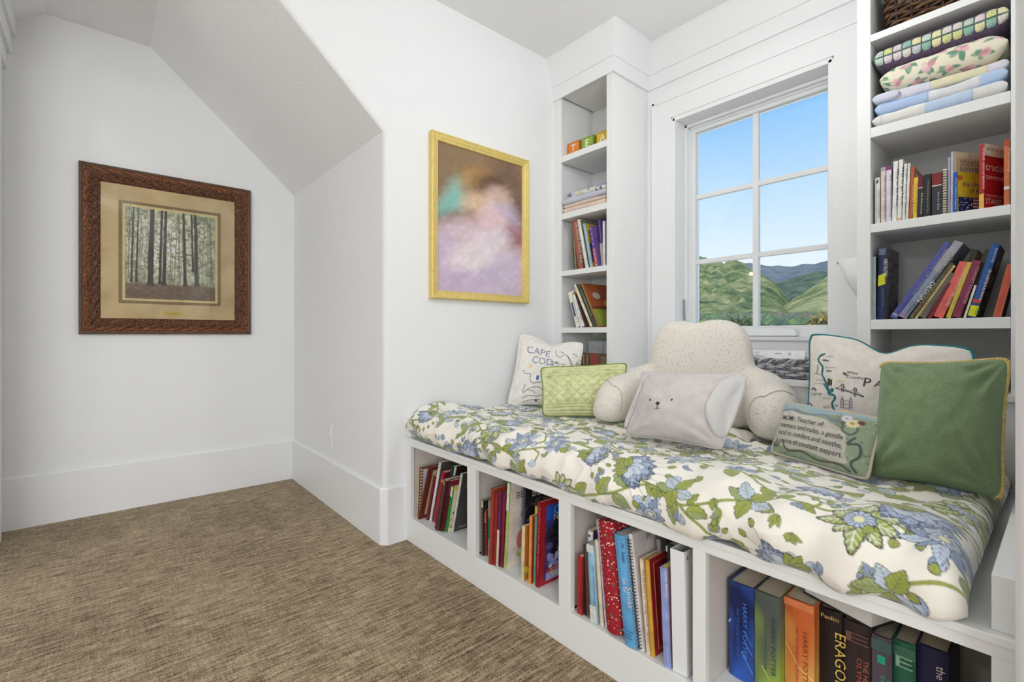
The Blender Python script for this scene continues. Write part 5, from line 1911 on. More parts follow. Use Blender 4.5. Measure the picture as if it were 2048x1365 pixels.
novel('black novel with large gold letters down its spine', 1.300, 0.386, 0.046, 0.235, (34, 26, 26), [('h', 'Paolini', 0.905, 0.010, (226, 196, 120)), ('t', 'ERAGON', 0.80, 0.56, 0.46, (226, 190, 90))])
novel('dark brown novel with faint red lettering, next to the black one', 1.305, 0.339, 0.056, 0.225, (54, 40, 40), [('t', 'THE HEROES OF', 0.66, 0.5, 0.17, (190, 110, 80), 0.62), ('t', 'OLYMPUS', 0.66, 0.4, 0.17, (200, 80, 60), 0.40), ('h', 'E', 0.80, 0.022, (120, 84, 70))])
novel('purple green novel with striped top, left of the green one', 1.295, 0.2825, 0.035, 0.220, (92, 80, 92), [('b', 0.86, 0.97, (74, 104, 96)), ('s', 0.3, 0.74, 0.7, 0.74, 0.08, (40, 170, 130)), ('t', 'THE LAST', 0.64, 0.4, 0.22, (60, 180, 140), 0.35), ('t', 'HERO', 0.60, 0.3, 0.22, (60, 180, 140), 0.70), ('s', 0.0, 0.30, 0.6, 0.18, 0.2, (190, 70, 120))])
novel('worn green novel with a boxed letter on its spine', 1.310, 0.247, 0.037, 0.220, (50, 108, 84), [('h', 'E', 0.75, 0.024, (160, 196, 170)), ('t', 'LEGENDS', 0.62, 0.5, 0.30, (200, 210, 170))] + [('b', 0.86 + 0.02 * k, 0.868 + 0.02 * k, (110, 160, 130)) for k in range(5)])
novel('navy paperback novel with pale script on its spine', 1.320, 0.2095, 0.050, 0.225, (34, 34, 70), [('t', 'the', 0.86, 0.12, 0.28, (226, 214, 196)), ('t', 'BEST OF', 0.70, 0.36, 0.26, (226, 190, 170))])
# book lying on top of the row, pages towards the room
fb = empty('flat_book', (1.388, 0.335, zc + 0.2440), (0, 0, math.radians(-20)), 'black-covered book lying flat on top of the novels', 'book', G)
box('cover', (-0.10, 0.12, -0.10, 0.06, 0, 0.003), flat((34, 30, 32)), fb, 0.0005)
box('pages', (-0.097, 0.115, -0.097, 0.058, 0.003, 0.040), PAGEW, fb, 0.001)
box('cover', (-0.10, 0.12, -0.10, 0.06, 0.040, 0.043), flat((34, 30, 32)), fb, 0.0005)
# open-fanned old paperback leaning at the right end
ob = empty('old_paperback', (1.200, 0.142, zc), (0, 0, 0), 'bent old paperback with tan pages in the right end of the cubby', 'book', G)
q = MB()
pr = bez([(0.0, 0.0), (0.0, 0.08), (0.006, 0.14), (0.030, 0.165)], 6)
V = []
for t_ in (0, 1):
    for p in pr:
        V.append((0.0 + 0.14 * t_, -p[0], p[1]))
prof2 = [(-p[0], p[1]) for p in pr] + [(-p[0] - 0.024, p[1] - 0.004) for p in pr[::-1]]
q.prism(prof2, 'x', 0, 0.14, mat('tan_pages', (206, 176, 140), 0.85, var=0.12, vscale=14, stretch=(1, 1, 30)))
q.build('pages', ob)
q = MB()
q.prism([(-p[0] - 0.0245, p[1] - 0.004) for p in pr] + [(-p[0] - 0.027, p[1] - 0.005) for p in pr[::-1]], 'x', -0.002, 0.142, flat((150, 60, 44)))
q.build('cover', ob)

# books in the right tower
XS = 2.196
G = 'books on the upper shelf right of the window'
z2 = 1.411
Bk = lambda lab, y, th, h, lean, sc, cc=None, sp=(), cv=(), d=0.14, hard=False, name='paperback_book', z=z2, g=None, x=XS, page=PAGEW, **kw: book(name, lab, (x, y, z), th, h, d, lean, sc, cc, sp=sp, cv=cv, hard=hard, group=g or G, page=page, **kw)
Bk('white slim book with a black swoosh, first on the upper shelf', 0.470, 0.015, 0.176, 0, (226, 226, 220), sp=[('s', 0.3, 0.86, 0.7, 0.90, 0.06, K), ('t', 'Treasured Poems', 0.75, 0.6, 0.4, (150, 150, 150))])
Bk('pale pink spined book with a grey top', 0.452, 0.014, 0.210, 0, (226, 208, 196), sp=[('b', 0.93, 1, (170, 170, 170)), ('t', 'Hidden Bodies  Two Women We Are', 0.84, 0.75, 0.45, (150, 110, 100))])
Bk('lilac white spined book with a purple top', 0.436, 0.015, 0.210, 0, (226, 222, 230), (120, 50, 90), sp=[('b', 0.93, 1, (130, 60, 110)), ('t', 'Help  Love and Other Friends', 0.84, 0.75, 0.42, (130, 130, 150))])
Bk('white book with black brush lettering, left one of the two', 0.419, 0.013, 0.222, 1, (236, 236, 230), sp=[('t', 'Why to be Alive', 0.88, 0.62, 0.6, K)])
Bk('white book with black brush lettering, right one of the two', 0.404, 0.012, 0.224, 1.2, (236, 234, 226), sp=[('t', 'Way to go Now', 0.88, 0.62, 0.6, K), ('b', 0, 0.06, (230, 180, 110))])
Bk('narrow white book with small blue writing', 0.390, 0.0085, 0.205, 1.6, (230, 230, 228), sp=[('t', 'Light in the Attic', 0.9, 0.8, 0.5, (90, 96, 130))])
Bk('very thin cream booklet on the upper shelf', 0.380, 0.007, 0.205, 1.8, (230, 224, 208), (214, 206, 180))
Bk('terracotta spined book with a framed white cover', 0.3715, 0.010, 0.188, 2.0, (176, 88, 50), (186, 120, 76), sp=[('t', 'Yesterday Lines', 0.7, 0.6, 0.5, (240, 214, 170))], cv=[('r', 0.12, 0.9, 0.1, 0.9, (214, 214, 204)), ('t', 'Le', 0.2, 0.78, 0.02, (90, 96, 110))], d=0.17)
Bk('short yellow book on the upper shelf', 0.360, 0.011, 0.148, 1.6, (226, 190, 40), sp=[('t', 'Sunshine Guide', 0.85, 0.7, 0.35, (150, 120, 40))])
Bk('short maroon and black book with a white line', 0.348, 0.013, 0.150, 1.4, (40, 36, 42), sp=[('b', 0.72, 1, (104, 26, 46)), ('b', 0.715, 0.73, W), ('t', 'The DaVinci Code', 0.60, 0.5, 0.4, (220, 214, 206))])
Bk('thick black book with small gold lettering', 0.333, 0.020, 0.152, 1.0, (32, 32, 36), sp=[('t', 'The Collected Stories of Our Time', 0.85, 0.75, 0.16, (190, 176, 120))], d=0.12)
Bk('wide dark book with a maroon top and white stripe', 0.309, 0.026, 0.150, 0.4, (48, 46, 54), sp=[('b', 0.72, 1, (128, 40, 40)), ('b', 0.70, 0.72, W), ('t', 'Into the Quiet', 0.55, 0.42, 0.2, (196, 190, 186))], d=0.12)
spn = Bk('small spiral notebook with cream pages on the upper shelf', 0.281, 0.011, 0.158, 0.4, (224, 214, 190), name='spiral_notebook')
q = MB()
for k in range(17):
    a = np.linspace(0, 2 * math.pi, 9)
    q.tube(np.stack([-0.003 + 0.006 * np.cos(a), -0.0055 + 0.0058 * np.sin(a), 0.008 + k * 0.0088 + 0 * a], -1), 0.0013, flat((60, 58, 56)), 4, False)
o = q.build('spiral', spn, fix=False)
o['kind'] = 'stuff'
Bk('thin grey lavender booklet beside the spiral notebook', 0.268, 0.006, 0.195, 0.6, (170, 168, 196))
Bk('tall thin book with tan antique lettering on its cover', 0.2605, 0.006, 0.212, 0.6, (196, 192, 206), (222, 208, 172), cv=[('r', 0.1, 0.95, 0.50, 0.90, (206, 186, 146)), ('t', 'SONGS &', 0.2, 0.78, 0.018, (120, 92, 64)), ('t', 'RHYMES', 0.2, 0.68, 0.018, (120, 92, 64)), ('t', 'for every day', 0.25, 0.58, 0.010, (120, 92, 64))], d=0.15, yaw=-30)
Bk('blue spined book with a striped flag on its yellow cover', 0.2535, 0.010, 0.140, 0.3, (30, 96, 180), (226, 196, 50), sp=[('t', 'The United States', 0.85, 0.75, 0.45, W)], d=0.155,
   cv=[('r', 0.05, 0.45, 0.05, 0.40, (40, 44, 96)), ('r', 0.45, 1, 0.05, 0.40, (150, 60, 60))] + [('r', 0.45, 1, 0.08 + 0.08 * k, 0.115 + 0.08 * k, (230, 214, 206)) for k in range(4)] + spots(20, 0.08, 0.42, 0.08, 0.38, [(230, 230, 236)], 4, 0.018) + [('t', 'the United', 0.14, 0.66, 0.017, (50, 60, 140)), ('t', 'of America', 0.34, 0.50, 0.017, (50, 60, 140)), ('e', 0.08, 0.86, 0.08, 0.06, (206, 110, 50))], yaw=-30)
Bk('red business book with large white title words on its cover', 0.190, 0.013, 0.216, 0.2, (170, 40, 38), (176, 20, 34), sp=[('t', 'crucial conversations', 0.93, 0.62, 0.5, (236, 214, 200)), ('b', 0.02, 0.24, (230, 180, 90))], d=0.115,
   cv=[('r', 0, 1, 0.82, 1.0, (226, 212, 194)), ('t', 'FROM THE AUTHORS', 0.1, 0.90, 0.010, (110, 70, 60)), ('t', 'crucial', 0.06, 0.60, 0.026, (240, 220, 210)), ('t', 'conversations', 0.05, 0.47, 0.017, (236, 200, 190)), ('t', 'TOOLS FOR TALKING WHEN', 0.06, 0.20, 0.008, (240, 220, 210)), ('t', 'STAKES ARE', 0.06, 0.09, 0.018, (240, 220, 210))], yaw=-22)
Bk('orange spined book at the right end of the upper shelf', 0.133, 0.013, 0.214, 0, (206, 116, 70), sp=[('b', 0.9, 1, (186, 80, 50)), ('t', 'Harmony', 0.85, 0.35, 0.45, (240, 220, 190)), ('b', 0.25, 0.3, (230, 220, 210))])

G = 'books on the lower shelf right of the window'
z3 = 1.056
B3 = lambda lab, y, th, h, lean, sc, cc=None, sp=(), cv=(), **kw: Bk(lab, y, th, h, lean, sc, cc, sp, cv, z=z3, g=G, **kw)
B3('pale teal book standing at the left end of the lower shelf', 0.4765, 0.009, 0.236, 0, (176, 200, 200), (120, 130, 90), d=0.10)
B3('thick navy textbook with white lettering and a yellow sticker', 0.464, 0.026, 0.268, 1.0, (34, 46, 84), (120, 112, 104), name='textbook', hard=True, d=0.19,
   sp=[('t', 'PUBLIC RELATIONS', 0.83, 0.24, 0.42, W), ('h', 'WILCOX', 0.955, 0.007, (190, 200, 220)), ('h', 'CAMERON', 0.925, 0.007, (190, 200, 220)), ('h', 'XIFARA', 0.895, 0.007, (190, 200, 220)), ('s', 0.08, 0.46, 0.92, 0.49, 0.15, (222, 224, 40)), ('t', 'USED', 0.615, 0.10, 0.42, (90, 100, 40)), ('t', 'Strategies and Tactics', 0.42, 0.24, 0.22, (120, 130, 160))], cv=spots(40, 0.05, 0.9, 0.1, 0.9, [(140, 130, 120), (100, 92, 86), (90, 100, 80)], 12, 0.06))
ly = 0.400
B3('blue purple textbook leaning steeply, first of the leaning row', 0.425, 0.020, 0.296, 31.0, (84, 88, 160), name='textbook', hard=True, d=0.2, sp=[('t', 'REFRAMING THE SCHOLAR', 0.93, 0.6, 0.35, (170, 172, 206)), ('h', 'MH', 0.03, 0.010, W)])
B3('grey design textbook with black and white capital letters, leaning', 0.400, 0.024, 0.294, 31.0, (136, 148, 168), (120, 130, 150), name='textbook', hard=True, d=0.2, sp=[('b', 0.62, 1, (168, 168, 174)), ('t', 'INTERIOR', 0.82, 0.30, 0.5, (90, 90, 98)), ('t', 'DESIGN', 0.50, 0.26, 0.5, W), ('t', 'JEREMY DALTON', 0.2, 0.14, 0.2, (80, 90, 110)), ('h', 'CSL', 0.02, 0.009, (200, 60, 70))])
B3('olive green book leaning under the grey design textbook', 0.371, 0.012, 0.215, 31.0, (94, 88, 60), (80, 70, 50), sp=[('d', 12, (120, 110, 70), 0.6)])
B3('thin book with gold-flecked edges in the leaning row', 0.355, 0.007, 0.205, 30.0, (206, 186, 120), (90, 76, 50), sp=[('d', 22, (120, 100, 60), 0.6)])
B3('grey brown book with dark lettering in the leaning row', 0.343, 0.019, 0.170, 28.0, (104, 96, 88), sp=[('t', 'MAKING SENSE', 0.8, 0.6, 0.35, (66, 60, 56))])
B3('small dark red book wedged in the leaning row', 0.320, 0.011, 0.130, 24.0, (120, 24, 40))
B3('coral red paperback with pale lettering, leaning', 0.304, 0.025, 0.196, 20.0, (222, 100, 92), (190, 120, 60), sp=[('t', 'CONTEMPLATIVE LIVES', 0.92, 0.7, 0.4, (250, 200, 190))])
B3('black and gold book standing up behind the coral paperback', 0.279, 0.016, 0.238, 17.0, (50, 44, 36), (180, 110, 50), sp=[('e', 0, 0), ('b', 0.80, 0.82, (150, 130, 90))], x=2.225)
B3('yellow spined book between coral and maroon ones', 0.272, 0.012, 0.192, 16.0, (206, 186, 60), (150, 110, 50))
B3('maroon paperback with pale lettering, leaning', 0.257, 0.021, 0.194, 15.5, (128, 46, 74), (170, 110, 50), sp=[('t', 'CONCEPT TO MASTER', 0.9, 0.65, 0.4, (206, 150, 160))])
B3('olive black book behind the maroon paperback', 0.237, 0.012, 0.232, 14.5, (66, 64, 46), (50, 48, 38), x=2.228)
B3('thin white booklet beside the blue textbook', 0.228, 0.006, 0.110, 14.0, (226, 222, 214))
B3('blue textbook with white lettering and a yellow sticker low on its spine', 0.218, 0.020, 0.242, 13.6, (40, 84, 150), (36, 34, 40), name='textbook', hard=True, d=0.19,
   sp=[('t', 'Life, Leadership & the American', 0.66, 0.42, 0.42, W), ('t', 'ALAN MORRIS', 0.95, 0.2, 0.3, (190, 210, 236)), ('b', 0.20, 0.25, (190, 70, 60)), ('b', 0.015, 0.16, (222, 222, 40)), ('t', 'USED', 0.145, 0.11, 0.5, (70, 80, 40))], cv=spots(26, 0.05, 0.7, 0.25, 0.85, [(176, 140, 110), (120, 70, 60), (60, 60, 70), (196, 170, 140)], 5, 0.07) + [('t', 'The Case', 0.2, 0.16, 0.012, (150, 160, 160))])
B3('orange red book with gold rules at the right end of the lower shelf', 0.158, 0.019, 0.168, 11.0, (196, 84, 62), (60, 40, 40), sp=[('s', 0.1, 0.02, 0.14, 0.02, 0.95, (226, 160, 90)), ('s', 0.86, 0.02, 0.9, 0.02, 0.95, (226, 160, 90))])

# books in the left tower
G = 'books on the upper shelf left of the window'
z4 = 1.395
B4 = lambda lab, y, th, h, lean, sc, cc=None, sp=(), cv=(), **kw: Bk(lab, y, th, h, lean, sc, cc, sp, cv, z=z4, g=G, **kw)
B4('small black booklet with gold specks, leftmost on the shelf under the blankets', 1.968, 0.026, 0.180, -6.0, (52, 50, 44), sp=[('d', 12, (170, 160, 110), 0.6)])
B4('thick copper-red book with silver lettering under the folded blankets', 1.938, 0.036, 0.305, -10.0, (164, 92, 70), (90, 40, 44), sp=[('t', 'THE WINTER MARKET TALES', 0.95, 0.85, 0.6, (222, 206, 190))], name='hardcover_book', hard=True, d=0.2)
B4('dark purple slim book behind the copper-red one', 1.900, 0.012, 0.250, -11.0, (60, 44, 66))
B4('tall ivory-spined book with a bordered sage cover', 1.882, 0.022, 0.310, -12.5, (226, 220, 206), (172, 172, 150), name='picture_book', hard=True, d=0.23, cv=[('r', 0.04, 0.96, 0.03, 0.045, (60, 56, 50)), ('r', 0.04, 0.96, 0.955, 0.97, (60, 56, 50)), ('r', 0.04, 0.06, 0.03, 0.97, (60, 56, 50))])
B4('light blue picture book with yellow and blue artwork on its cover', 1.846, 0.018, 0.275, -12.0, (150, 186, 206), (206, 170, 60), name='picture_book', hard=True, d=0.2, cv=[('r', 0.05, 1, 0.05, 0.55, (60, 72, 130)), ('e', 0.4, 0.75, 0.2, 0.08, (90, 80, 60)), ('e', 0.5, 0.3, 0.3, 0.15, (40, 110, 140)), ('e', 0.55, 0.42, 0.1, 0.06, (196, 200, 130)), ('r', 0.05, 1, 0.0, 0.12, (196, 180, 110))])
B4('short purple paperback tilted on the shelf', 1.806, 0.020, 0.250, -11.0, (108, 76, 150), (110, 84, 150), sp=[('b', 0, 0.45, (190, 110, 120)), ('d', 8, W, 0.4)])
B4('deep violet book with a silver line on its upper spine', 1.786, 0.022, 0.288, -6.0, (78, 64, 130), sp=[('b', 0.0, 0.5, (206, 200, 190)), ('s', 0.45, 0.5, 0.55, 0.5, 0.48, (170, 166, 190))], x=2.23)
B4('thin white magazine at the right end of the shelf', 1.748, 0.014, 0.262, -1.0, (232, 230, 228), (150, 150, 160))
G = 'books on the lower shelf left of the window'
z5 = 1.044
B5 = lambda lab, y, th, h, lean, sc, cc=None, sp=(), cv=(), **kw: Bk(lab, y, th, h, lean, sc, cc, sp, cv, z=z5, g=G, **kw)
B5('little dark red book standing low at the left of the leaning books', 1.965, 0.030, 0.085, 0, (110, 40, 44), sp=[('d', 5, (190, 150, 90), 0.4)], x=2.24, d=0.1)
B5('white book with a blue label panel, leaning left', 1.955, 0.026, 0.226, -18.0, (232, 230, 222), sp=[('s', 0.2, 0.30, 0.8, 0.30, 0.40, (70, 84, 110)), ('t', 'BEARS', 0.66, 0.28, 0.4, (200, 206, 216))])
B5('white book with dark block lettering, leaning left', 1.920, 0.030, 0.236, -19.0, (230, 226, 216), sp=[('t', 'WILDERNESS', 0.78, 0.60, 0.6, (54, 70, 90)), ('s', 0.2, 0.86, 0.7, 0.88, 0.08, (190, 170, 120))])
B5('dark brown slim book in the middle of the left-leaning row', 1.880, 0.012, 0.245, -24.0, (58, 46, 40), (96, 60, 46))
B5('cream-edged tall book with a dark green cover, leaning left', 1.845, 0.018, 0.290, -27.0, (226, 212, 180), (70, 72, 62), name='picture_book', hard=True, d=0.22)
B5('dark green book with pale title, leaning left', 1.815, 0.016, 0.285, -27.0, (74, 84, 70), (90, 100, 70), sp=[('t', 'THE FOREST FLOOR', 0.85, 0.6, 0.4, (190, 190, 170))], d=0.2)
B5('rust and lime picture book with a white moon on its cover', 1.790, 0.012, 0.292, -26.0, (150, 110, 60), (166, 88, 50), name='picture_book', hard=True, d=0.25, cv=[('r', 0.02, 1, 0.02, 0.40, (150, 166, 66)), ('e', 0.35, 0.72, 0.14, 0.08, (196, 190, 184)), ('e', 0.62, 0.55, 0.12, 0.07, (206, 160, 60)), ('r', 0.02, 1, 0.40, 0.46, (120, 50, 36))])
G = 'boxed books in the lowest compartment left of the window'
z6 = 0.811
Bk('thin yellow-edged board standing at the back of the lowest compartment', 2.000, 0.160, 0.190, 0, (226, 216, 190), (180, 170, 80), x=2.44, d=0.02, z=z6, g=G, name='picture_board', hard=False)
Bk('sage green patterned book box behind the corner pillow', 1.965, 0.150, 0.172, 0, (150, 168, 148), x=2.37, d=0.05, z=z6, g=G, name='book_box', cat='box', sp=[('d', 14, (110, 130, 110), 0.05)])
Bk('grey lettered box in the lowest compartment', 1.945, 0.190, 0.150, 0, (170, 172, 176), x=2.30, d=0.06, z=z6, g=G, name='grey_box', cat='box', sp=[('t', 'PUZZLES', 0.8, 0.5, 0.10, (120, 120, 130))])
Bk('brown boxed set with red middle panel, front of the lowest compartment', 1.955, 0.225, 0.078, 0, (96, 76, 56), x=2.235, d=0.055, z=z6, g=G, name='boxed_set', cat='box', sp=[('s', 0.35, 0.0, 0.62, 0.0, 1.0, (150, 74, 60)), ('s', 0.70, 0.2, 0.90, 0.2, 0.6, (130, 110, 84)), ('s', 0.10, 0.1, 0.14, 0.1, 0.8, (170, 150, 100)), ('s', 0.22, 0.1, 0.26, 0.1, 0.8, (170, 150, 100))])

# ------------------------------------------------------------------ framed pictures


def frame_rails(root, x0, x1, z0, z1, y, prof, m, relief=None, ns=160, seg=None):
    """four mitred rails; prof = (inward, out from wall); root at origin offset"""
    org = np.array(root.location)
    pw = np.array(prof, float)
    k = len(pw)
    for side in range(4):
        Lr = (x1 - x0) if side % 2 == 0 else (z1 - z0)
        t = np.linspace(0, 1, ns)
        T, Wd = np.meshgrid(t, pw[:, 0], indexing='ij')
        D = np.meshgrid(t, pw[:, 1], indexing='ij')[1].copy()
        s = Wd + (Lr - 2 * Wd) * T
        if relief is not None:
            D = D + relief(s - Lr / 2, Wd)
        if side == 0:
            X_, Z_ = x0 + s, z0 + Wd
        elif side == 2:
            X_, Z_ = x0 + s, z1 - Wd
        elif side == 1:
            X_, Z_ = x1 - Wd, z0 + s
        else:
            X_, Z_ = x0 + Wd, z0 + s
        V = np.stack([X_, y - D, Z_], -1).reshape(-1, 3) - org
        F = grid_faces(ns, k)
        o_ = arrmesh('frame_rail', V, F, m, root, True, None if seg is None else np.tile(np.array(seg), ns - 1))
        bm = bmesh.new()
        bm.from_mesh(o_.data)
        bmesh.ops.recalc_face_normals(bm, faces=bm.faces)
        if sum(f.normal.y * f.calc_area() for f in bm.faces) > 0:
            bmesh.ops.reverse_faces(bm, faces=bm.faces)
        bm.to_mesh(o_.data)
        bm.free()


def print_sheet(name, root, x0, x1, z0, z1, y, paint, m, n=(240, 260)):
    X_, Z_ = np.meshgrid(np.linspace(x0, x1, n[0]), np.linspace(z0, z1, n[1]), indexing='ij')
    V = np.stack([X_, 0 * X_ + y, Z_], -1).reshape(-1, 3) - np.array(root.location)
    c = paint.sample((X_ - x0) / (x1 - x0) * paint.w, (Z_ - z0) / (z1 - z0) * paint.h).reshape(-1, 3)
    return arrmesh(name, V, grid_faces(*n), m, root, False, colors=c)


# --- forest photograph in a carved frame on the alcove back wall
fx0, fx1, fz0, fz1 = -0.099, 0.740, 1.003, 1.949
fr = empty('framed_photograph', ((fx0 + fx1) / 2, YF, fz0), label='forest photograph in a carved copper brown frame on the alcove wall', cat='picture', group='framed pictures')
CARVE = mat('carved_copper_frame', (54, 32, 20), 0.42, c2=(124, 76, 46), vscale=110, detail=4, bump=0.0010, bscale=160, spec=0.4)


def scroll(s, w):
    k = np.clip((w - 0.018) / 0.008, 0, 1) * np.clip((0.088 - w) / 0.006, 0, 1)
    a = np.sin(s * 150 + 3.0 * np.sin(w * 120))
    b = np.sin(s * 95 - w * 210)
    c = fbm(s * 130, w * 170, 2)
    bead = np.where(np.abs(w - 0.084) < 0.006, 0.0016 * np.cos(s * 420), 0)
    return k * (0.0035 * a * np.sin(w * 90) + 0.0030 * b + 0.0055 * c) + bead


fp = [(0.0, 0.0), (0.0, 0.026), (0.003, 0.029), (0.014, 0.029), (0.016, 0.024), (0.019, 0.027)] + [(0.022 + 0.0033 * k, 0.028 + 0.010 * math.sin(math.pi * k / 19) - 0.008 * k / 19) for k in range(20)] + [(0.087, 0.018), (0.090, 0.014), (0.092, 0.008)]
LIP = mat('dark_bronze_lip', (92, 68, 50), 0.45, var=0.1, vscale=50)
COP = mat('rubbed_copper', (150, 84, 44), 0.4, c2=(84, 46, 26), vscale=90, detail=4, bump=0.0006, bscale=200)
frame_rails(fr, fx0, fx1, fz0, fz1, YF, fp, [CARVE, LIP, COP], scroll, 520, [1] * 5 + [2] * 5 + [0] * (len(fp) - 1 - 10))
mo = np.array(fr.location)
ix0, ix1, iz0, iz1 = fx0 + 0.088, fx1 - 0.088, fz0 + 0.088, fz1 - 0.088
px0, px1, pz0, pz1 = fx0 + 0.198, fx1 - 0.198, fz0 + 0.208, fz1 - 0.208
MATB = mat('tan_mat_board', (200, 172, 122), 0.8, c2=(222, 198, 148), vscale=7, detail=3)


def ring(name, a, b, y, m, th=0.002):
    q_ = MB()
    (x0, x1, z0, z1), (u0, u1, w0, w1) = a, b
    for r_ in ((x0, x1, z0, w0), (x0, x1, w1, z1), (x0, u0, w0, w1), (u1, x1, w0, w1)):
        q_.box(r_[0] - mo[0], r_[1] - mo[0], y - mo[1], y + th - mo[1], r_[2] - mo[2], r_[3] - mo[2], m)
    return q_.build(name, fr)


ring('mat_board', (ix0, ix1, iz0, iz1), (px0 - 0.030, px1 + 0.030, pz0 - 0.030, pz1 + 0.030), YF - 0.0100, MATB)
ring('inner_fillet', (px0 - 0.030, px1 + 0.030, pz0 - 0.030, pz1 + 0.030), (px0 - 0.013, px1 + 0.013, pz0 - 0.013, pz1 + 0.013), YF - 0.0090, mat('gilt_fillet', (132, 106, 56), 0.5, var=0.15, vscale=200))
ring('inner_mat', (px0 - 0.013, px1 + 0.013, pz0 - 0.013, pz1 + 0.013), (px0, px1, pz0, pz1), YF - 0.0080, flat((226, 206, 140)))
FO = Paint(0.443, 0.530, 0.0016, (214, 214, 190))
rs = np.random.RandomState(17)
yy, xx = np.mgrid[0:FO.ny, 0:FO.nx]
gx, gy = xx / FO.nx, yy / FO.ny
hz = np.exp(-((gx - 0.42) / 0.6) ** 2) * np.exp(-((gy - 0.62) / 0.42) ** 2)
nn_ = fbm(gx * 26, gy * 26, 4)
base_ = lin((120, 128, 84))[None, None] * (1 - hz[..., None]) + lin((236, 236, 214))[None, None] * hz[..., None]
FO.im = np.clip(base_ * 1.15 * np.clip(1 + 1.0 * nn_, 0.3, 1.8)[..., None], 0, 0.95)
for k in range(1500):
    x, y = rs.uniform(0, 0.443), rs.uniform(0.17, 0.53)
    d_ = rs.uniform(0.002, 0.007)
    FO.blob(x, y, d_, d_ * 0.8, [(84, 92, 52), (150, 158, 104), (234, 232, 206), (112, 116, 70), (196, 196, 150), (60, 58, 40)][k % 6], 0.55, rs.uniform(0, 3), 0.6)
for k in range(46):       # thin distant trunks
    x = rs.uniform(0, 0.443)
    w_ = rs.uniform(0.0015, 0.004)
    FO.line(bez([(x, 0.09 + rs.uniform(0, 0.03)), (x + rs.uniform(-0.01, 0.01), 0.25), (x + rs.uniform(-0.02, 0.02), 0.40 + rs.uniform(0, 0.13))], 6), w_, (104, 98, 76), 0.8)
for x, w0_, w1_, b_ in ((0.115, 0.028, 0.021, 0.082), (0.160, 0.014, 0.010, 0.095), (0.180, 0.018, 0.013, 0.088), (0.285, 0.017, 0.011, 0.090), (0.345, 0.022, 0.013, 0.092), (0.325, 0.012, 0.008, 0.18), (0.028, 0.010, 0.007, 0.10), (0.050, 0.010, 0.006, 0.10)):
    ts = 0.010 if x < 0.2 else -0.008
    pl = [(x - w0_ * 0.8, b_ - 0.006), (x - w0_ / 2, b_ + 0.02), (x + ts - w1_ / 2, 0.53), (x + ts + w1_ / 2, 0.53), (x + w0_ / 2, b_ + 0.02), (x + w0_ * 0.9, b_ - 0.006)]
    FO.poly(pl, (70, 60, 48))
    for j in range(26):
        zz0 = rs.uniform(b_, 0.52)
        xc_ = x + ts * (zz0 - b_) / (0.53 - b_) + rs.uniform(-0.4, 0.4) * w1_
        FO.line([(xc_, zz0), (xc_ + rs.uniform(-0.001, 0.001), zz0 + 0.018)], 0.0016, (96, 86, 70) if j % 2 else (48, 42, 36), 0.7)
gy_ = np.arange(FO.ny)[:, None] * FO.r
gk = np.clip((0.092 + 0.006 * vnoise(xx * 0.08, yy * 0 + 3.0) - gy_) / 0.008, 0, 1)[..., None]
FO.im = FO.im * (1 - gk * 0.75) + lin((112, 74, 60))[None, None] * gk * 0.75
for k in range(700):
    x, y = rs.uniform(0, 0.443), rs.uniform(0, 0.095)
    FO.blob(x, y, 0.004, 0.0015, [(150, 96, 74), (86, 54, 44), (120, 66, 56), (64, 48, 38)][k % 4], 0.6, rs.uniform(-0.4, 0.4), 0.5)
print_sheet('photo_print', fr, px0, px1, pz0, pz1, YF - 0.006, FO, mat_print('photo_paper', 0.5), (260, 300))
box('title_plate', (-0.045, 0.045, -0.0125, -0.0105, 0.112, 0.134), mat('brass_plate', (206, 178, 70), 0.45, 0.2), fr, 0.0008)
q = MB()
for k, (a, b) in enumerate(((-0.034, 0.034), (-0.016, 0.016))):
    for j in range(int((b - a) / 0.006)):
        q.box(a + j * 0.006, a + j * 0.006 + 0.004, -0.0128, -0.0126, 0.124 - 0.008 * k, 0.127 - 0.008 * k, flat((150, 122, 50)))
q.build('plate_engraving', fr, fix=False)['kind'] = 'stuff'
box('picture_glass', (ix0 - mo[0], ix1 - mo[0], -0.0150, -0.0140, iz0 - mo[2], iz1 - mo[2]), mat_glass('picture_glass'), fr, 0)
# --- gold framed painting on the nook wall, soft pastel colour fields
gx0, gx1, gz0, gz1 = 1.259, 1.924, 1.186, 2.036
gf = empty('framed_painting', ((gx0 + gx1) / 2, YG, gz0), label='pastel painting in a narrow gold frame on the nook wall', cat='picture', group='framed pictures')
GOLD = mat('gilded_frame', (228, 202, 120), 0.38, 0.15, var=0.03, vscale=60, bump=0.0003, bscale=300)
gp = [(0.0, 0.0), (0.0, 0.030), (0.002, 0.033), (0.008, 0.034), (0.012, 0.030), (0.014, 0.0295), (0.020, 0.029), (0.030, 0.025), (0.034, 0.022), (0.036, 0.0235), (0.040, 0.0225), (0.042, 0.016), (0.042, 0.008)]
frame_rails(gf, gx0, gx1, gz0, gz1, YG, gp, GOLD, lambda s, w: np.where(np.abs(w - 0.037) < 0.0025, 0.0012 * np.cos(s * 700), 0.0), 420)
GA = Paint(0.585, 0.770, 0.003, (150, 122, 96))
yy, xx = np.mgrid[0:GA.ny, 0:GA.nx]
nn_ = fbm(xx / GA.nx * 5, yy / GA.ny * 5, 3)
GA.im = GA.im * (1 + 0.5 * nn_[..., None])
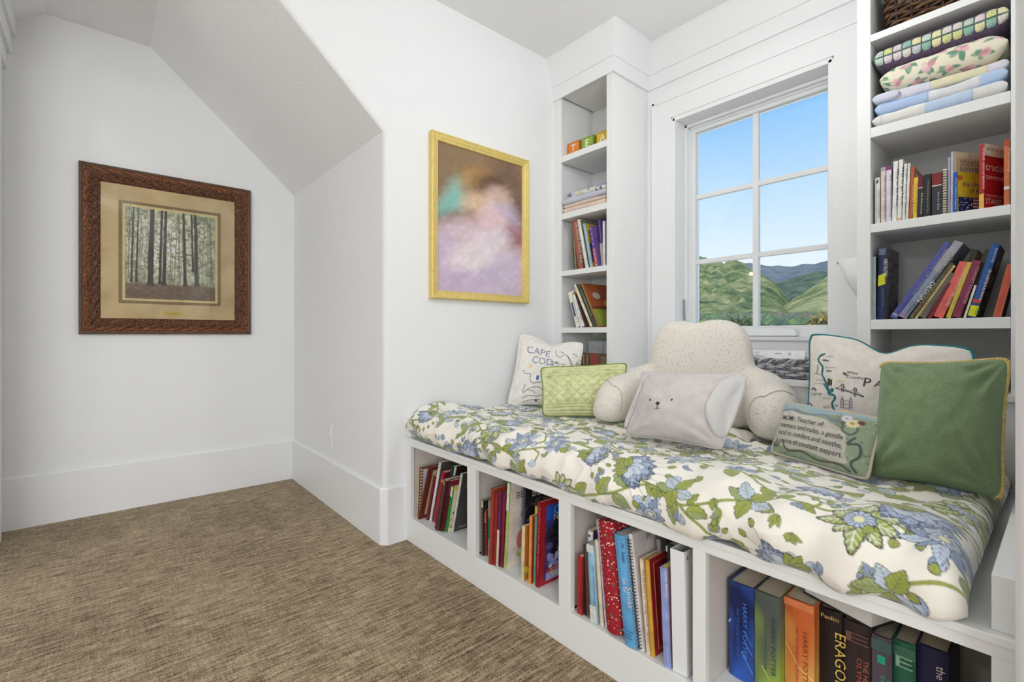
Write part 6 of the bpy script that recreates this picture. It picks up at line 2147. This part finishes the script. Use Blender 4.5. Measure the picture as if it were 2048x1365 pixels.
for (x, y, rx, ry, c_, a_) in ((0.47, 0.60, 0.14, 0.12, (120, 96, 84), 0.7), (0.12, 0.66, 0.16, 0.12, (140, 116, 84), 0.7), (0.50, 0.45, 0.13, 0.10, (112, 92, 84), 0.8),
                               (0.18, 0.50, 0.11, 0.10, (150, 206, 196), 0.85), (0.10, 0.44, 0.10, 0.06, (132, 196, 186), 0.8), (0.30, 0.56, 0.13, 0.10, (168, 126, 88), 0.75), (0.24, 0.62, 0.10, 0.06, (186, 140, 84), 0.6), (0.34, 0.60, 0.10, 0.06, (84, 64, 58), 0.7),
                               (0.26, 0.46, 0.11, 0.08, (232, 196, 164), 0.75), (0.40, 0.52, 0.09, 0.08, (230, 200, 184), 0.75), (0.42, 0.40, 0.13, 0.10, (206, 190, 216), 0.85), (0.33, 0.38, 0.12, 0.08, (240, 206, 204), 0.8),
                               (0.14, 0.36, 0.12, 0.07, (150, 84, 72), 0.7), (0.48, 0.27, 0.10, 0.09, (136, 112, 116), 0.7), (0.40, 0.24, 0.09, 0.07, (222, 190, 170), 0.75), (0.54, 0.30, 0.06, 0.12, (176, 110, 108), 0.6),
                               (0.14, 0.24, 0.22, 0.12, (228, 206, 214), 0.9), (0.30, 0.12, 0.26, 0.12, (232, 214, 226), 0.95), (0.05, 0.14, 0.10, 0.16, (206, 184, 208), 0.85), (0.50, 0.10, 0.18, 0.12, (214, 196, 216), 0.9), (0.20, 0.05, 0.20, 0.06, (200, 180, 206), 0.7), (0.22, 0.20, 0.14, 0.06, (242, 228, 228), 0.7), (0.36, 0.30, 0.12, 0.05, (236, 222, 230), 0.7)):
    GA.blob(x, y, rx * 1.05, ry * 1.05, c_, a_, 0.3, 0.45)
rs = np.random.RandomState(31)
for k in range(1300):      # loose brush dabs over the colour fields
    x, y = rs.uniform(0.005, 0.58), rs.uniform(0.005, 0.765)
    c0 = GA.im[int(y / GA.r), int(x / GA.r)]
    a = rs.uniform(-0.5, 0.9)
    L_ = rs.uniform(0.008, 0.030)
    c1 = np.clip(c0 * rs.uniform(0.82, 1.22) + rs.uniform(-0.02, 0.02, 3), 0.01, 0.95)
    c1 = np.where(c1 <= 0.0031308, 12.92 * c1, 1.055 * c1 ** (1 / 2.4) - 0.055) * 255
    GA.line([(x, y), (x + L_ * math.cos(a), y + L_ * math.sin(a))], rs.uniform(0.012, 0.026), c1, 0.28)
print_sheet('canvas', gf, gx0 + 0.040, gx1 - 0.040, gz0 + 0.040, gz1 - 0.040, YG - 0.010, GA, mat_print('oil_canvas', 0.45, 0.0006, 120), (150, 200))

# ------------------------------------------------------------------ things on the tower shelves
for lt_, lab, y, x, c_, c2_ in (('T', 'orange letter block with a white T', 2.012, 2.232, (236, 140, 60), (246, 196, 120)), ('E', 'green letter block with a white E', 1.905, 2.238, (150, 178, 66), (190, 206, 120)), ('A', 'yellow letter block at the right end of the block row', 1.793, 2.246, (226, 186, 30), (240, 216, 110))):
    r = empty('letter_block', (x, y, 2.1086), label=lab + ' on the high shelf', cat='block', group='letter blocks on the high shelf')
    s = 0.098
    box('block', (0, s, -s / 2, s / 2, 0, s), mat('block_%s' % lt_, tuple(int(v * 0.8) for v in c_), 0.5), r, 0.003)
    box('face_panel', (-0.0006, 0.0, -s / 2 + 0.007, s / 2 - 0.007, 0.007, s - 0.007), flat(c_), r, 0)
    q = MB()
    put_text(q, lt_, (-0.0012, 0, 0.040), (0, -1, 0), (0, 0, 1), 0.042, flat((250, 246, 236)), align='c', bold=0.02)
    put_text(q, {'T': 'is for Tea', 'E': 'is for Egg', 'A': 'is for Ant'}[lt_], (-0.0012, 0, 0.016), (0, -1, 0), (0, 0, 1), 0.010, flat((250, 236, 210)), align='c')
    q.build('lettering', r, fix=False)['kind'] = 'stuff'


def slab_pts(y, ang, p):
    """surface of one folded layer; y along the shelf, ang around the cross-section"""
    y0, y1, x0, x1, z0, th, sd, amp, rise = p
    u = (y - y0) / (y1 - y0)
    e_ = np.clip(np.minimum(u, 1 - u) * (y1 - y0) / (th * 0.55), 0, 1)
    e_ = np.sqrt(np.clip(1 - (1 - e_) ** 2, 0, 1))
    c_, s_ = np.cos(ang), np.sin(ang)
    n_ = 0.35
    cx_ = np.sign(c_) * np.abs(c_) ** n_
    sz_ = np.sign(s_) * np.abs(s_) ** 0.75
    L_ = (x1 - x0) / 2
    nose = np.where(c_ < 0, -L_ + (th / 2) * (1 - np.abs(c_)) * 1.0, L_ * cx_)
    X_ = (x0 + x1) / 2 + nose + amp * 0.8 * fbm(y * 9 + sd, ang * 0 + sd, 2)
    w_ = amp * (fbm(y * 7 + sd * 3, X_ * 9 + sd, 2) + 0.5 * fbm(y * 22 + sd, X_ * 20, 2))
    Z_ = z0 + th / 2 + th / 2 * sz_ * e_ + w_ * np.clip(s_ + 0.6, 0, 1.3) + rise * u * 0.0
    return X_, Z_


def folded(name, root, p, m, colf=None, ny=90, nc=44):
    ys = np.linspace(p[0], p[1], ny)
    an = np.linspace(0, 2 * math.pi, nc, endpoint=False)
    Y_, A_ = np.meshgrid(ys, an, indexing='ij')
    X_, Z_ = slab_pts(Y_, A_, p)
    Z_ = np.maximum(Z_, p[4])
    V = np.stack([X_, Y_, Z_], -1).reshape(-1, 3) - np.array(root.location)
    F = grid_faces(ny, nc)
    i = np.arange(ny - 1)
    Fw = np.stack([i * nc + nc - 1, (i + 1) * nc + nc - 1, (i + 1) * nc, i * nc], -1)
    col = None if colf is None else colf(Y_.ravel(), A_.ravel(), X_.ravel(), Z_.ravel())
    o_ = arrmesh(name, V, np.vstack([F, Fw]), m, root, True, colors=col)
    bm = bmesh.new()
    bm.from_mesh(o_.data)
    bmesh.ops.recalc_face_normals(bm, faces=bm.faces)
    bm.to_mesh(o_.data)
    bm.free()
    return o_


CLO = mat_print('soft_cotton', 0.9, 0.0006, 500, 0.2)


def solid(c_, var=0.06, sc=30):
    return lambda y, a, x, z: lin(c_)[None] * (1 + var * 2 * fbm(y * sc, x * sc + z * sc, 2))[:, None]


gname = 'folded blankets on the shelves'
r = empty('folded_blanket', (2.33, 1.88, 1.7535), label='pale pink folded blanket under the blue grey one', cat='blanket', group=gname)
folded('fold', r, (1.712, 2.045, 2.172, 2.46, 1.7535, 0.030, 1.0, 0.003, 0), CLO, solid((232, 208, 192)))
folded('fold', r, (1.714, 2.043, 2.176, 2.46, 1.783, 0.022, 2.0, 0.003, 0), CLO, solid((226, 202, 188)))
r = empty('folded_blanket', (2.33, 1.88, 1.806), label='blue grey folded blanket with a pale patterned side, above the pink one', cat='blanket', group=gname)
folded('fold', r, (1.708, 2.050, 2.168, 2.46, 1.806, 0.032, 3.0, 0.006, 0), CLO, solid((198, 200, 214)))


def sprig(y, a, x, z):
    n_ = fbm(y * 55, x * 50 + z * 60, 2)
    c_ = np.tile(lin((222, 220, 214)), (len(y), 1))
    c_[n_ > 0.22] = lin((120, 126, 150))
    c_[n_ < -0.34] = lin((196, 200, 170))
    return c_


folded('fold', r, (1.708, 1.990, 2.172, 2.45, 1.838, 0.028, 4.0, 0.009, 0), CLO, sprig, 160, 64)
folded('fold', r, (1.722, 2.030, 2.190, 2.45, 1.862, 0.016, 6.0, 0.007, 0), CLO, solid((150, 156, 182), 0.15, 60))

# right tower: patchwork quilt, flowered comforter and crocheted afghan
r = empty('patchwork_quilt', (2.33, 0.30, 1.7695), label='blue and white patchwork quilt at the bottom of the quilt stack', cat='quilt', group=gname)


def patches(seed, cs, step=0.105):
    def f(y, a, x, z):
        k = (np.floor((y + seed * 0.037) / step) + np.floor(a / 2.2) * 2).astype(int)
        c_ = np.array([lin(v) for v in cs])[k % len(cs)]
        edge = np.abs(((y + seed * 0.037) / step) % 1 - 0.0) < 0.03
        c_[edge] *= 0.86
        return c_ * (1 + 0.08 * fbm(y * 60, x * 60 + z * 60, 2))[:, None]
    return f


folded('fold', r, (0.122, 0.474, 2.170, 2.46, 1.7695, 0.046, 1.0, 0.008, 0), CLO, patches(1, [(228, 226, 222), (190, 208, 232), (232, 230, 224)], 0.12), 140, 60)
folded('fold', r, (0.122, 0.468, 2.178, 2.46, 1.812, 0.046, 2.0, 0.009, 0), CLO, patches(2, [(184, 206, 236), (226, 226, 230), (178, 200, 234)], 0.13), 140, 60)
folded('fold', r, (0.120, 0.470, 2.190, 2.46, 1.852, 0.034, 3.0, 0.010, 0), CLO, patches(3, [(226, 224, 232), (234, 226, 190), (222, 220, 232)], 0.14), 140, 60)
folded('corner_flap', r, (0.395, 0.476, 2.176, 2.30, 1.858, 0.034, 5.0, 0.004, 0), CLO, solid((214, 216, 232)), 40, 40)
r = empty('flowered_comforter', (2.33, 0.30, 1.888), label='puffy cream comforter with pink rose print in the quilt stack', cat='comforter', group=gname)
RO = Paint(0.40, 0.40, 0.0015, (238, 230, 206))
rs = np.random.RandomState(23)
for k in range(34):
    x, y = 0.03 + 0.37 * ((k * 0.618) % 1), 0.02 + 0.36 * (k + 0.5) / 34
    for j in range(4):
        draw_leaf(RO, x, y, rs.uniform(0.025, 0.042), 0.008, rs.uniform(0, 6.28), rs.uniform(-0.5, 0.5), (112, 158, 128) if j % 2 else (150, 178, 150), (90, 140, 116), (120, 160, 136), 0, 0.001)
    for j in range(5):
        RO.blob(x + rs.uniform(-0.012, 0.012), y + rs.uniform(-0.010, 0.010), 0.010, 0.008, [(232, 190, 190), (214, 150, 160), (240, 216, 208)][j % 3], 0.9, rs.uniform(0, 3), 0.3)
folded('comforter_body', r, (0.122, 0.452, 2.172, 2.46, 1.888, 0.096, 7.0, 0.010, 0), CLO, lambda y, a, x, z: RO.sample(y - 0.1, np.clip(0.20 + (a - math.pi) * 0.062, 0, 0.4)), 200, 120)
r = empty('crocheted_afghan', (2.33, 0.30, 1.982), label='crocheted afghan of pastel squares edged in purple, on top of the quilt stack', cat='blanket', group=gname)
WOOL = mat('purple_wool', (92, 76, 104), 0.95, var=0.15, vscale=150, bump=0.002, bscale=260, sheen=0.3)
GRNW = mat('green_wool', (88, 108, 100), 0.95, var=0.15, vscale=150, bump=0.002, bscale=260, sheen=0.3)
pa = (0.119, 0.474, 2.178, 2.46, 1.980, 0.084, 9.0, 0.005, 0)
folded('wool_backing', r, pa, WOOL, None, 90, 60)
pg = (0.118, 0.475, 2.1765, 2.44, 1.990, 0.066, 9.0, 0.005, 0)
folded('wool_lattice', r, pg, GRNW, None, 90, 60)
rs = np.random.RandomState(4)
sqc = [(222, 216, 206), (196, 214, 196), (230, 222, 176), (206, 208, 208), (150, 190, 172), (224, 210, 214), (214, 216, 150)]
ncol = 13
for row, (a0, a1) in enumerate(((math.pi * 0.70, math.pi * 0.985), (math.pi * 1.015, math.pi * 1.30))):
    for k in range(ncol):
        y0_, y1_ = 0.122 + k * 0.0267, 0.122 + (k + 0.86) * 0.0267
        Y_, A_ = np.meshgrid(np.linspace(y0_, y1_, 5), np.linspace(a0, a1, 6), indexing='ij')
        X_, Z_ = slab_pts(Y_, A_, pg)
        bu_ = np.sin(np.linspace(0, math.pi, 5))[:, None] ** 0.5 * np.sin(np.linspace(0, math.pi, 6))[None] ** 0.5
        X_ = X_ + np.cos(A_) * 0.0045 * bu_ - 0.0006
        Z_ = Z_ + np.sin(A_) * 0.0045 * bu_
        c_ = sqc[rs.randint(len(sqc))]
        arrmesh('crochet_square', np.stack([X_, Y_, Z_], -1).reshape(-1, 3) - np.array(r.location), grid_faces(5, 6), mat('wool_%d_%d_%d' % c_, c_, 0.95, var=0.1, vscale=250, bump=0.0015, bscale=350), r, True)

# white pillow lying in the lowest compartment of the right tower
cp = [(2.19, 0.46, 0.845), (2.19, 0.125, 0.850), (2.45, 0.125, 0.880), (2.45, 0.46, 0.875)]
r = empty('white_pillow', (2.32, 0.29, 0.812), label='plain white pillow lying in the lowest compartment behind the map pillow', cat='pillow', group='pillows stored on the shelves')
PW = Pillow(*cp, 0.13, 0.05, 0.45, None, 0.012, 3.0)
PW.n = np.array([0, 0, 1.0])
PW.build(r, LINEN)

# ------------------------------------------------------------------ wicker baskets


def basket(label, cx_, cy_, z0, wx, wy_, h, flare, rows, m, m2, rad=0.004, wl=0.045, rim=True):
    r_ = empty('wicker_basket', (cx_, cy_, z0), label=label, cat='basket', group='wicker baskets')

    def path(t, hx, hy):
        # rounded rectangle
        P = []
        rc_ = 0.03
        segs = [(hx - rc_, hy - rc_, 0), (-hx + rc_, hy - rc_, math.pi / 2), (-hx + rc_, -hy + rc_, math.pi), (hx - rc_, -hy + rc_, 1.5 * math.pi)]
        for ax, ay, st in segs:
            for k in range(7):
                a = st + k * math.pi / 12
                P.append((ax + rc_ * math.cos(a), ay + rc_ * math.sin(a)))
        P.append(P[0])
        P = np.array(P)
        L = np.r_[0, np.cumsum(np.linalg.norm(np.diff(P, axis=0), axis=1))]
        tt = t * L[-1]
        return np.stack([np.interp(tt, L, P[:, 0]), np.interp(tt, L, P[:, 1])], -1), L[-1]
    for j in range(rows):
        f = j / max(1, rows - 1)
        hx, hy = wx / 2 * (1 + flare * f), wy_ / 2 * (1 + flare * f)
        _, Ln = path(np.array([0.0]), hx, hy)
        nst = int(round(Ln / wl)) // 2 * 2
        t = np.linspace(0, 1, nst * 6 + 1)
        Pp, _ = path(t, hx, hy)
        T = np.gradient(Pp, axis=0)
        T /= np.linalg.norm(T, axis=1)[:, None] + 1e-9
        N = np.stack([T[:, 1], -T[:, 0]], -1)
        off = rad * 1.15 * np.sin(t * nst * math.pi + (j % 2) * math.pi)
        Q = Pp + N * off[:, None]
        zz_2 = rad + f * (h - 2 * rad) + 0.0012 * np.sin(t * 40 + j)
        V, F = tube_arrays(np.column_stack([Q, zz_2]), rad * (0.95 + 0.25 * (j % 3 == 1)), 6, False)
        arrmesh('strand', V, F, m if j % 3 else m2, r_, True)
    nst = int(round(2 * (wx + wy_) / wl)) // 2 * 2
    t = (np.arange(nst) + 0.5) / nst
    A0, _ = path(t, wx / 2, wy_ / 2)
    A1, _ = path(t, wx / 2 * (1 + flare), wy_ / 2 * (1 + flare))
    for a, b in zip(A0, A1):
        tube('stake', [(a[0], a[1], 0.001), ((a[0] + b[0]) / 2, (a[1] + b[1]) / 2, h / 2), (b[0], b[1], h)], rad * 0.9, m2, r_, 6)
    box('base', (-wx / 2 + 0.004, wx / 2 - 0.004, -wy_ / 2 + 0.004, wy_ / 2 - 0.004, 0.001, 0.008), m2, r_, 0.002)
    if rim:
        t = np.linspace(0, 1, 300)
        Pp, Ln = path(t, wx / 2 * (1 + flare), wy_ / 2 * (1 + flare))
        T = np.gradient(Pp, axis=0)
        T /= np.linalg.norm(T, axis=1)[:, None] + 1e-9
        N = np.stack([T[:, 1], -T[:, 0]], -1)
        for k in range(3):
            ph = t * Ln / 0.035 * math.pi + k * 2 * math.pi / 3
            V, F = tube_arrays(np.column_stack([Pp + N * (rad * 1.5 * np.cos(ph))[:, None], h + rad * 1.4 * np.sin(ph)]), rad * 1.05, 6, False)
            arrmesh('rim_strand', V, F, (m, m2, m)[k], r_, True)
    return r_


WB = mat('brown_wicker', (96, 68, 44), 0.6, var=0.25, vscale=40)
WB2 = mat('dark_wicker', (64, 44, 30), 0.6, var=0.25, vscale=40)
WG = mat('grey_wicker', (176, 174, 178), 0.6, var=0.2, vscale=40)
WG2 = mat('dark_grey_wicker', (120, 116, 120), 0.6, var=0.2, vscale=40)
basket('dark brown wicker basket on the top right shelf', 2.335, 0.292, 2.1156, 0.235, 0.285, 0.20, 0.10, 15, WB, WB2, 0.0058, 0.042)
basket('low grey wicker basket on the window ledge behind the backrest', 2.320, 0.905, 0.8116, 0.20, 0.40, 0.075, 0.05, 7, WG, WG2, 0.0052, 0.040)
# cards in the grey basket
rc2 = empty('greeting_card', (2.30, 0.905, 0.832), (0, math.radians(26), 0), 'white greeting card with grey handwriting, front one in the grey basket', 'card', 'cards in the grey basket')
box('card_sheet', (0, 0.002, -0.155, 0.155, 0, 0.108), flat((244, 246, 248)), rc2, 0)
q = MB()
put_text(q, 'My', (-0.0006, 0.06, 0.088), (0, -1, 0), (0, 0, 1), 0.012, flat((150, 156, 170)), shear=0.3)
put_text(q, 'Sunbeam', (-0.0006, 0.075, 0.071), (0, -1, 0), (0, 0, 1), 0.012, flat((130, 136, 150)), shear=0.3)
put_text(q, '~', (-0.0006, -0.03, 0.084), (0, -1, 0), (0, 0, 1), 0.02, flat((120, 120, 130)), width=0.03)
put_text(q, '*', (-0.0006, -0.085, 0.072), (0, -1, 0), (0, 0, 1), 0.024, flat((90, 90, 100)))
q.build('handwriting', rc2, fix=False)['kind'] = 'stuff'
rc2 = empty('greeting_card', (2.335, 0.915, 0.832), (0, math.radians(26), 0), 'plain pale card leaning behind the handwritten one', 'card', 'cards in the grey basket')
box('card_sheet', (0, 0.002, -0.155, 0.155, 0, 0.100), flat((226, 230, 236)), rc2, 0)
box('card_back', (0.0025, 0.0045, -0.155, 0.155, 0, 0.100), flat((236, 236, 236)), rc2, 0)

# conical white wall light on the side of the right tower
sc = empty('wall_light', (2.300, 0.5205, 1.095), label='white half-cone wall light on the side of the right bookcase', cat='lamp')
n = 24
V = []
for k in range(n + 1):
    a = math.pi * k / n
    for f, zz1 in ((0.02, 0.0), (0.55, 0.10), (1.0, 0.205)):
        V.append((0.085 * f * math.cos(a), 0.098 * f * math.sin(a) ** 0.8 if 0 < k < n else 0.0, zz1))
o = arrmesh('shade', V, grid_faces(n + 1, 3), TRIM, sc, True)
sm = o.modifiers.new('thickness', 'SOLIDIFY')
sm.thickness = 0.003
box('mount_plate', (-0.05, 0.05, 0.0002, 0.006, 0.06, 0.19), TRIM, sc, 0.001)
tube('screw', [(-0.030, 0.088, 0.195), (-0.031, 0.0905, 0.195)], 0.0035, flat((90, 90, 90)), sc, 8)

# lamp on the back wall of the room behind, whose glint shows in the window pane
sl = empty('wall_sconce', (-2.90, YF, 2.02), label='small glowing wall sconce in the room behind, mirrored in the window', cat='lamp')
box('back_plate', (-0.05, 0.05, -0.012, -0.001, -0.07, 0.07), TRIM, sl, 0.002)
gm, nt_, b_ = nodes_of('glowing_bulb')
b_.inputs['Emission Color'].default_value = (1.0, 0.78, 0.5, 1)
b_.inputs['Emission Strength'].default_value = 26
th = np.linspace(0, math.pi, 14)
ph = np.linspace(0, 2 * math.pi, 20, endpoint=False)
V = [(0.030 * math.sin(a) * math.cos(b), -0.075 + 0.030 * math.sin(a) * math.sin(b), 0.0 + 0.030 * math.cos(a)) for b in ph for a in th]
arrmesh('bulb', V, grid_faces(20, 14, True), gm, sl, True)
tube('arm', [(0, -0.012, -0.03), (0, -0.05, -0.045), (0, -0.075, -0.033)], 0.006, TRIM, sl)

bpy.data.scenes.remove(WORDS)
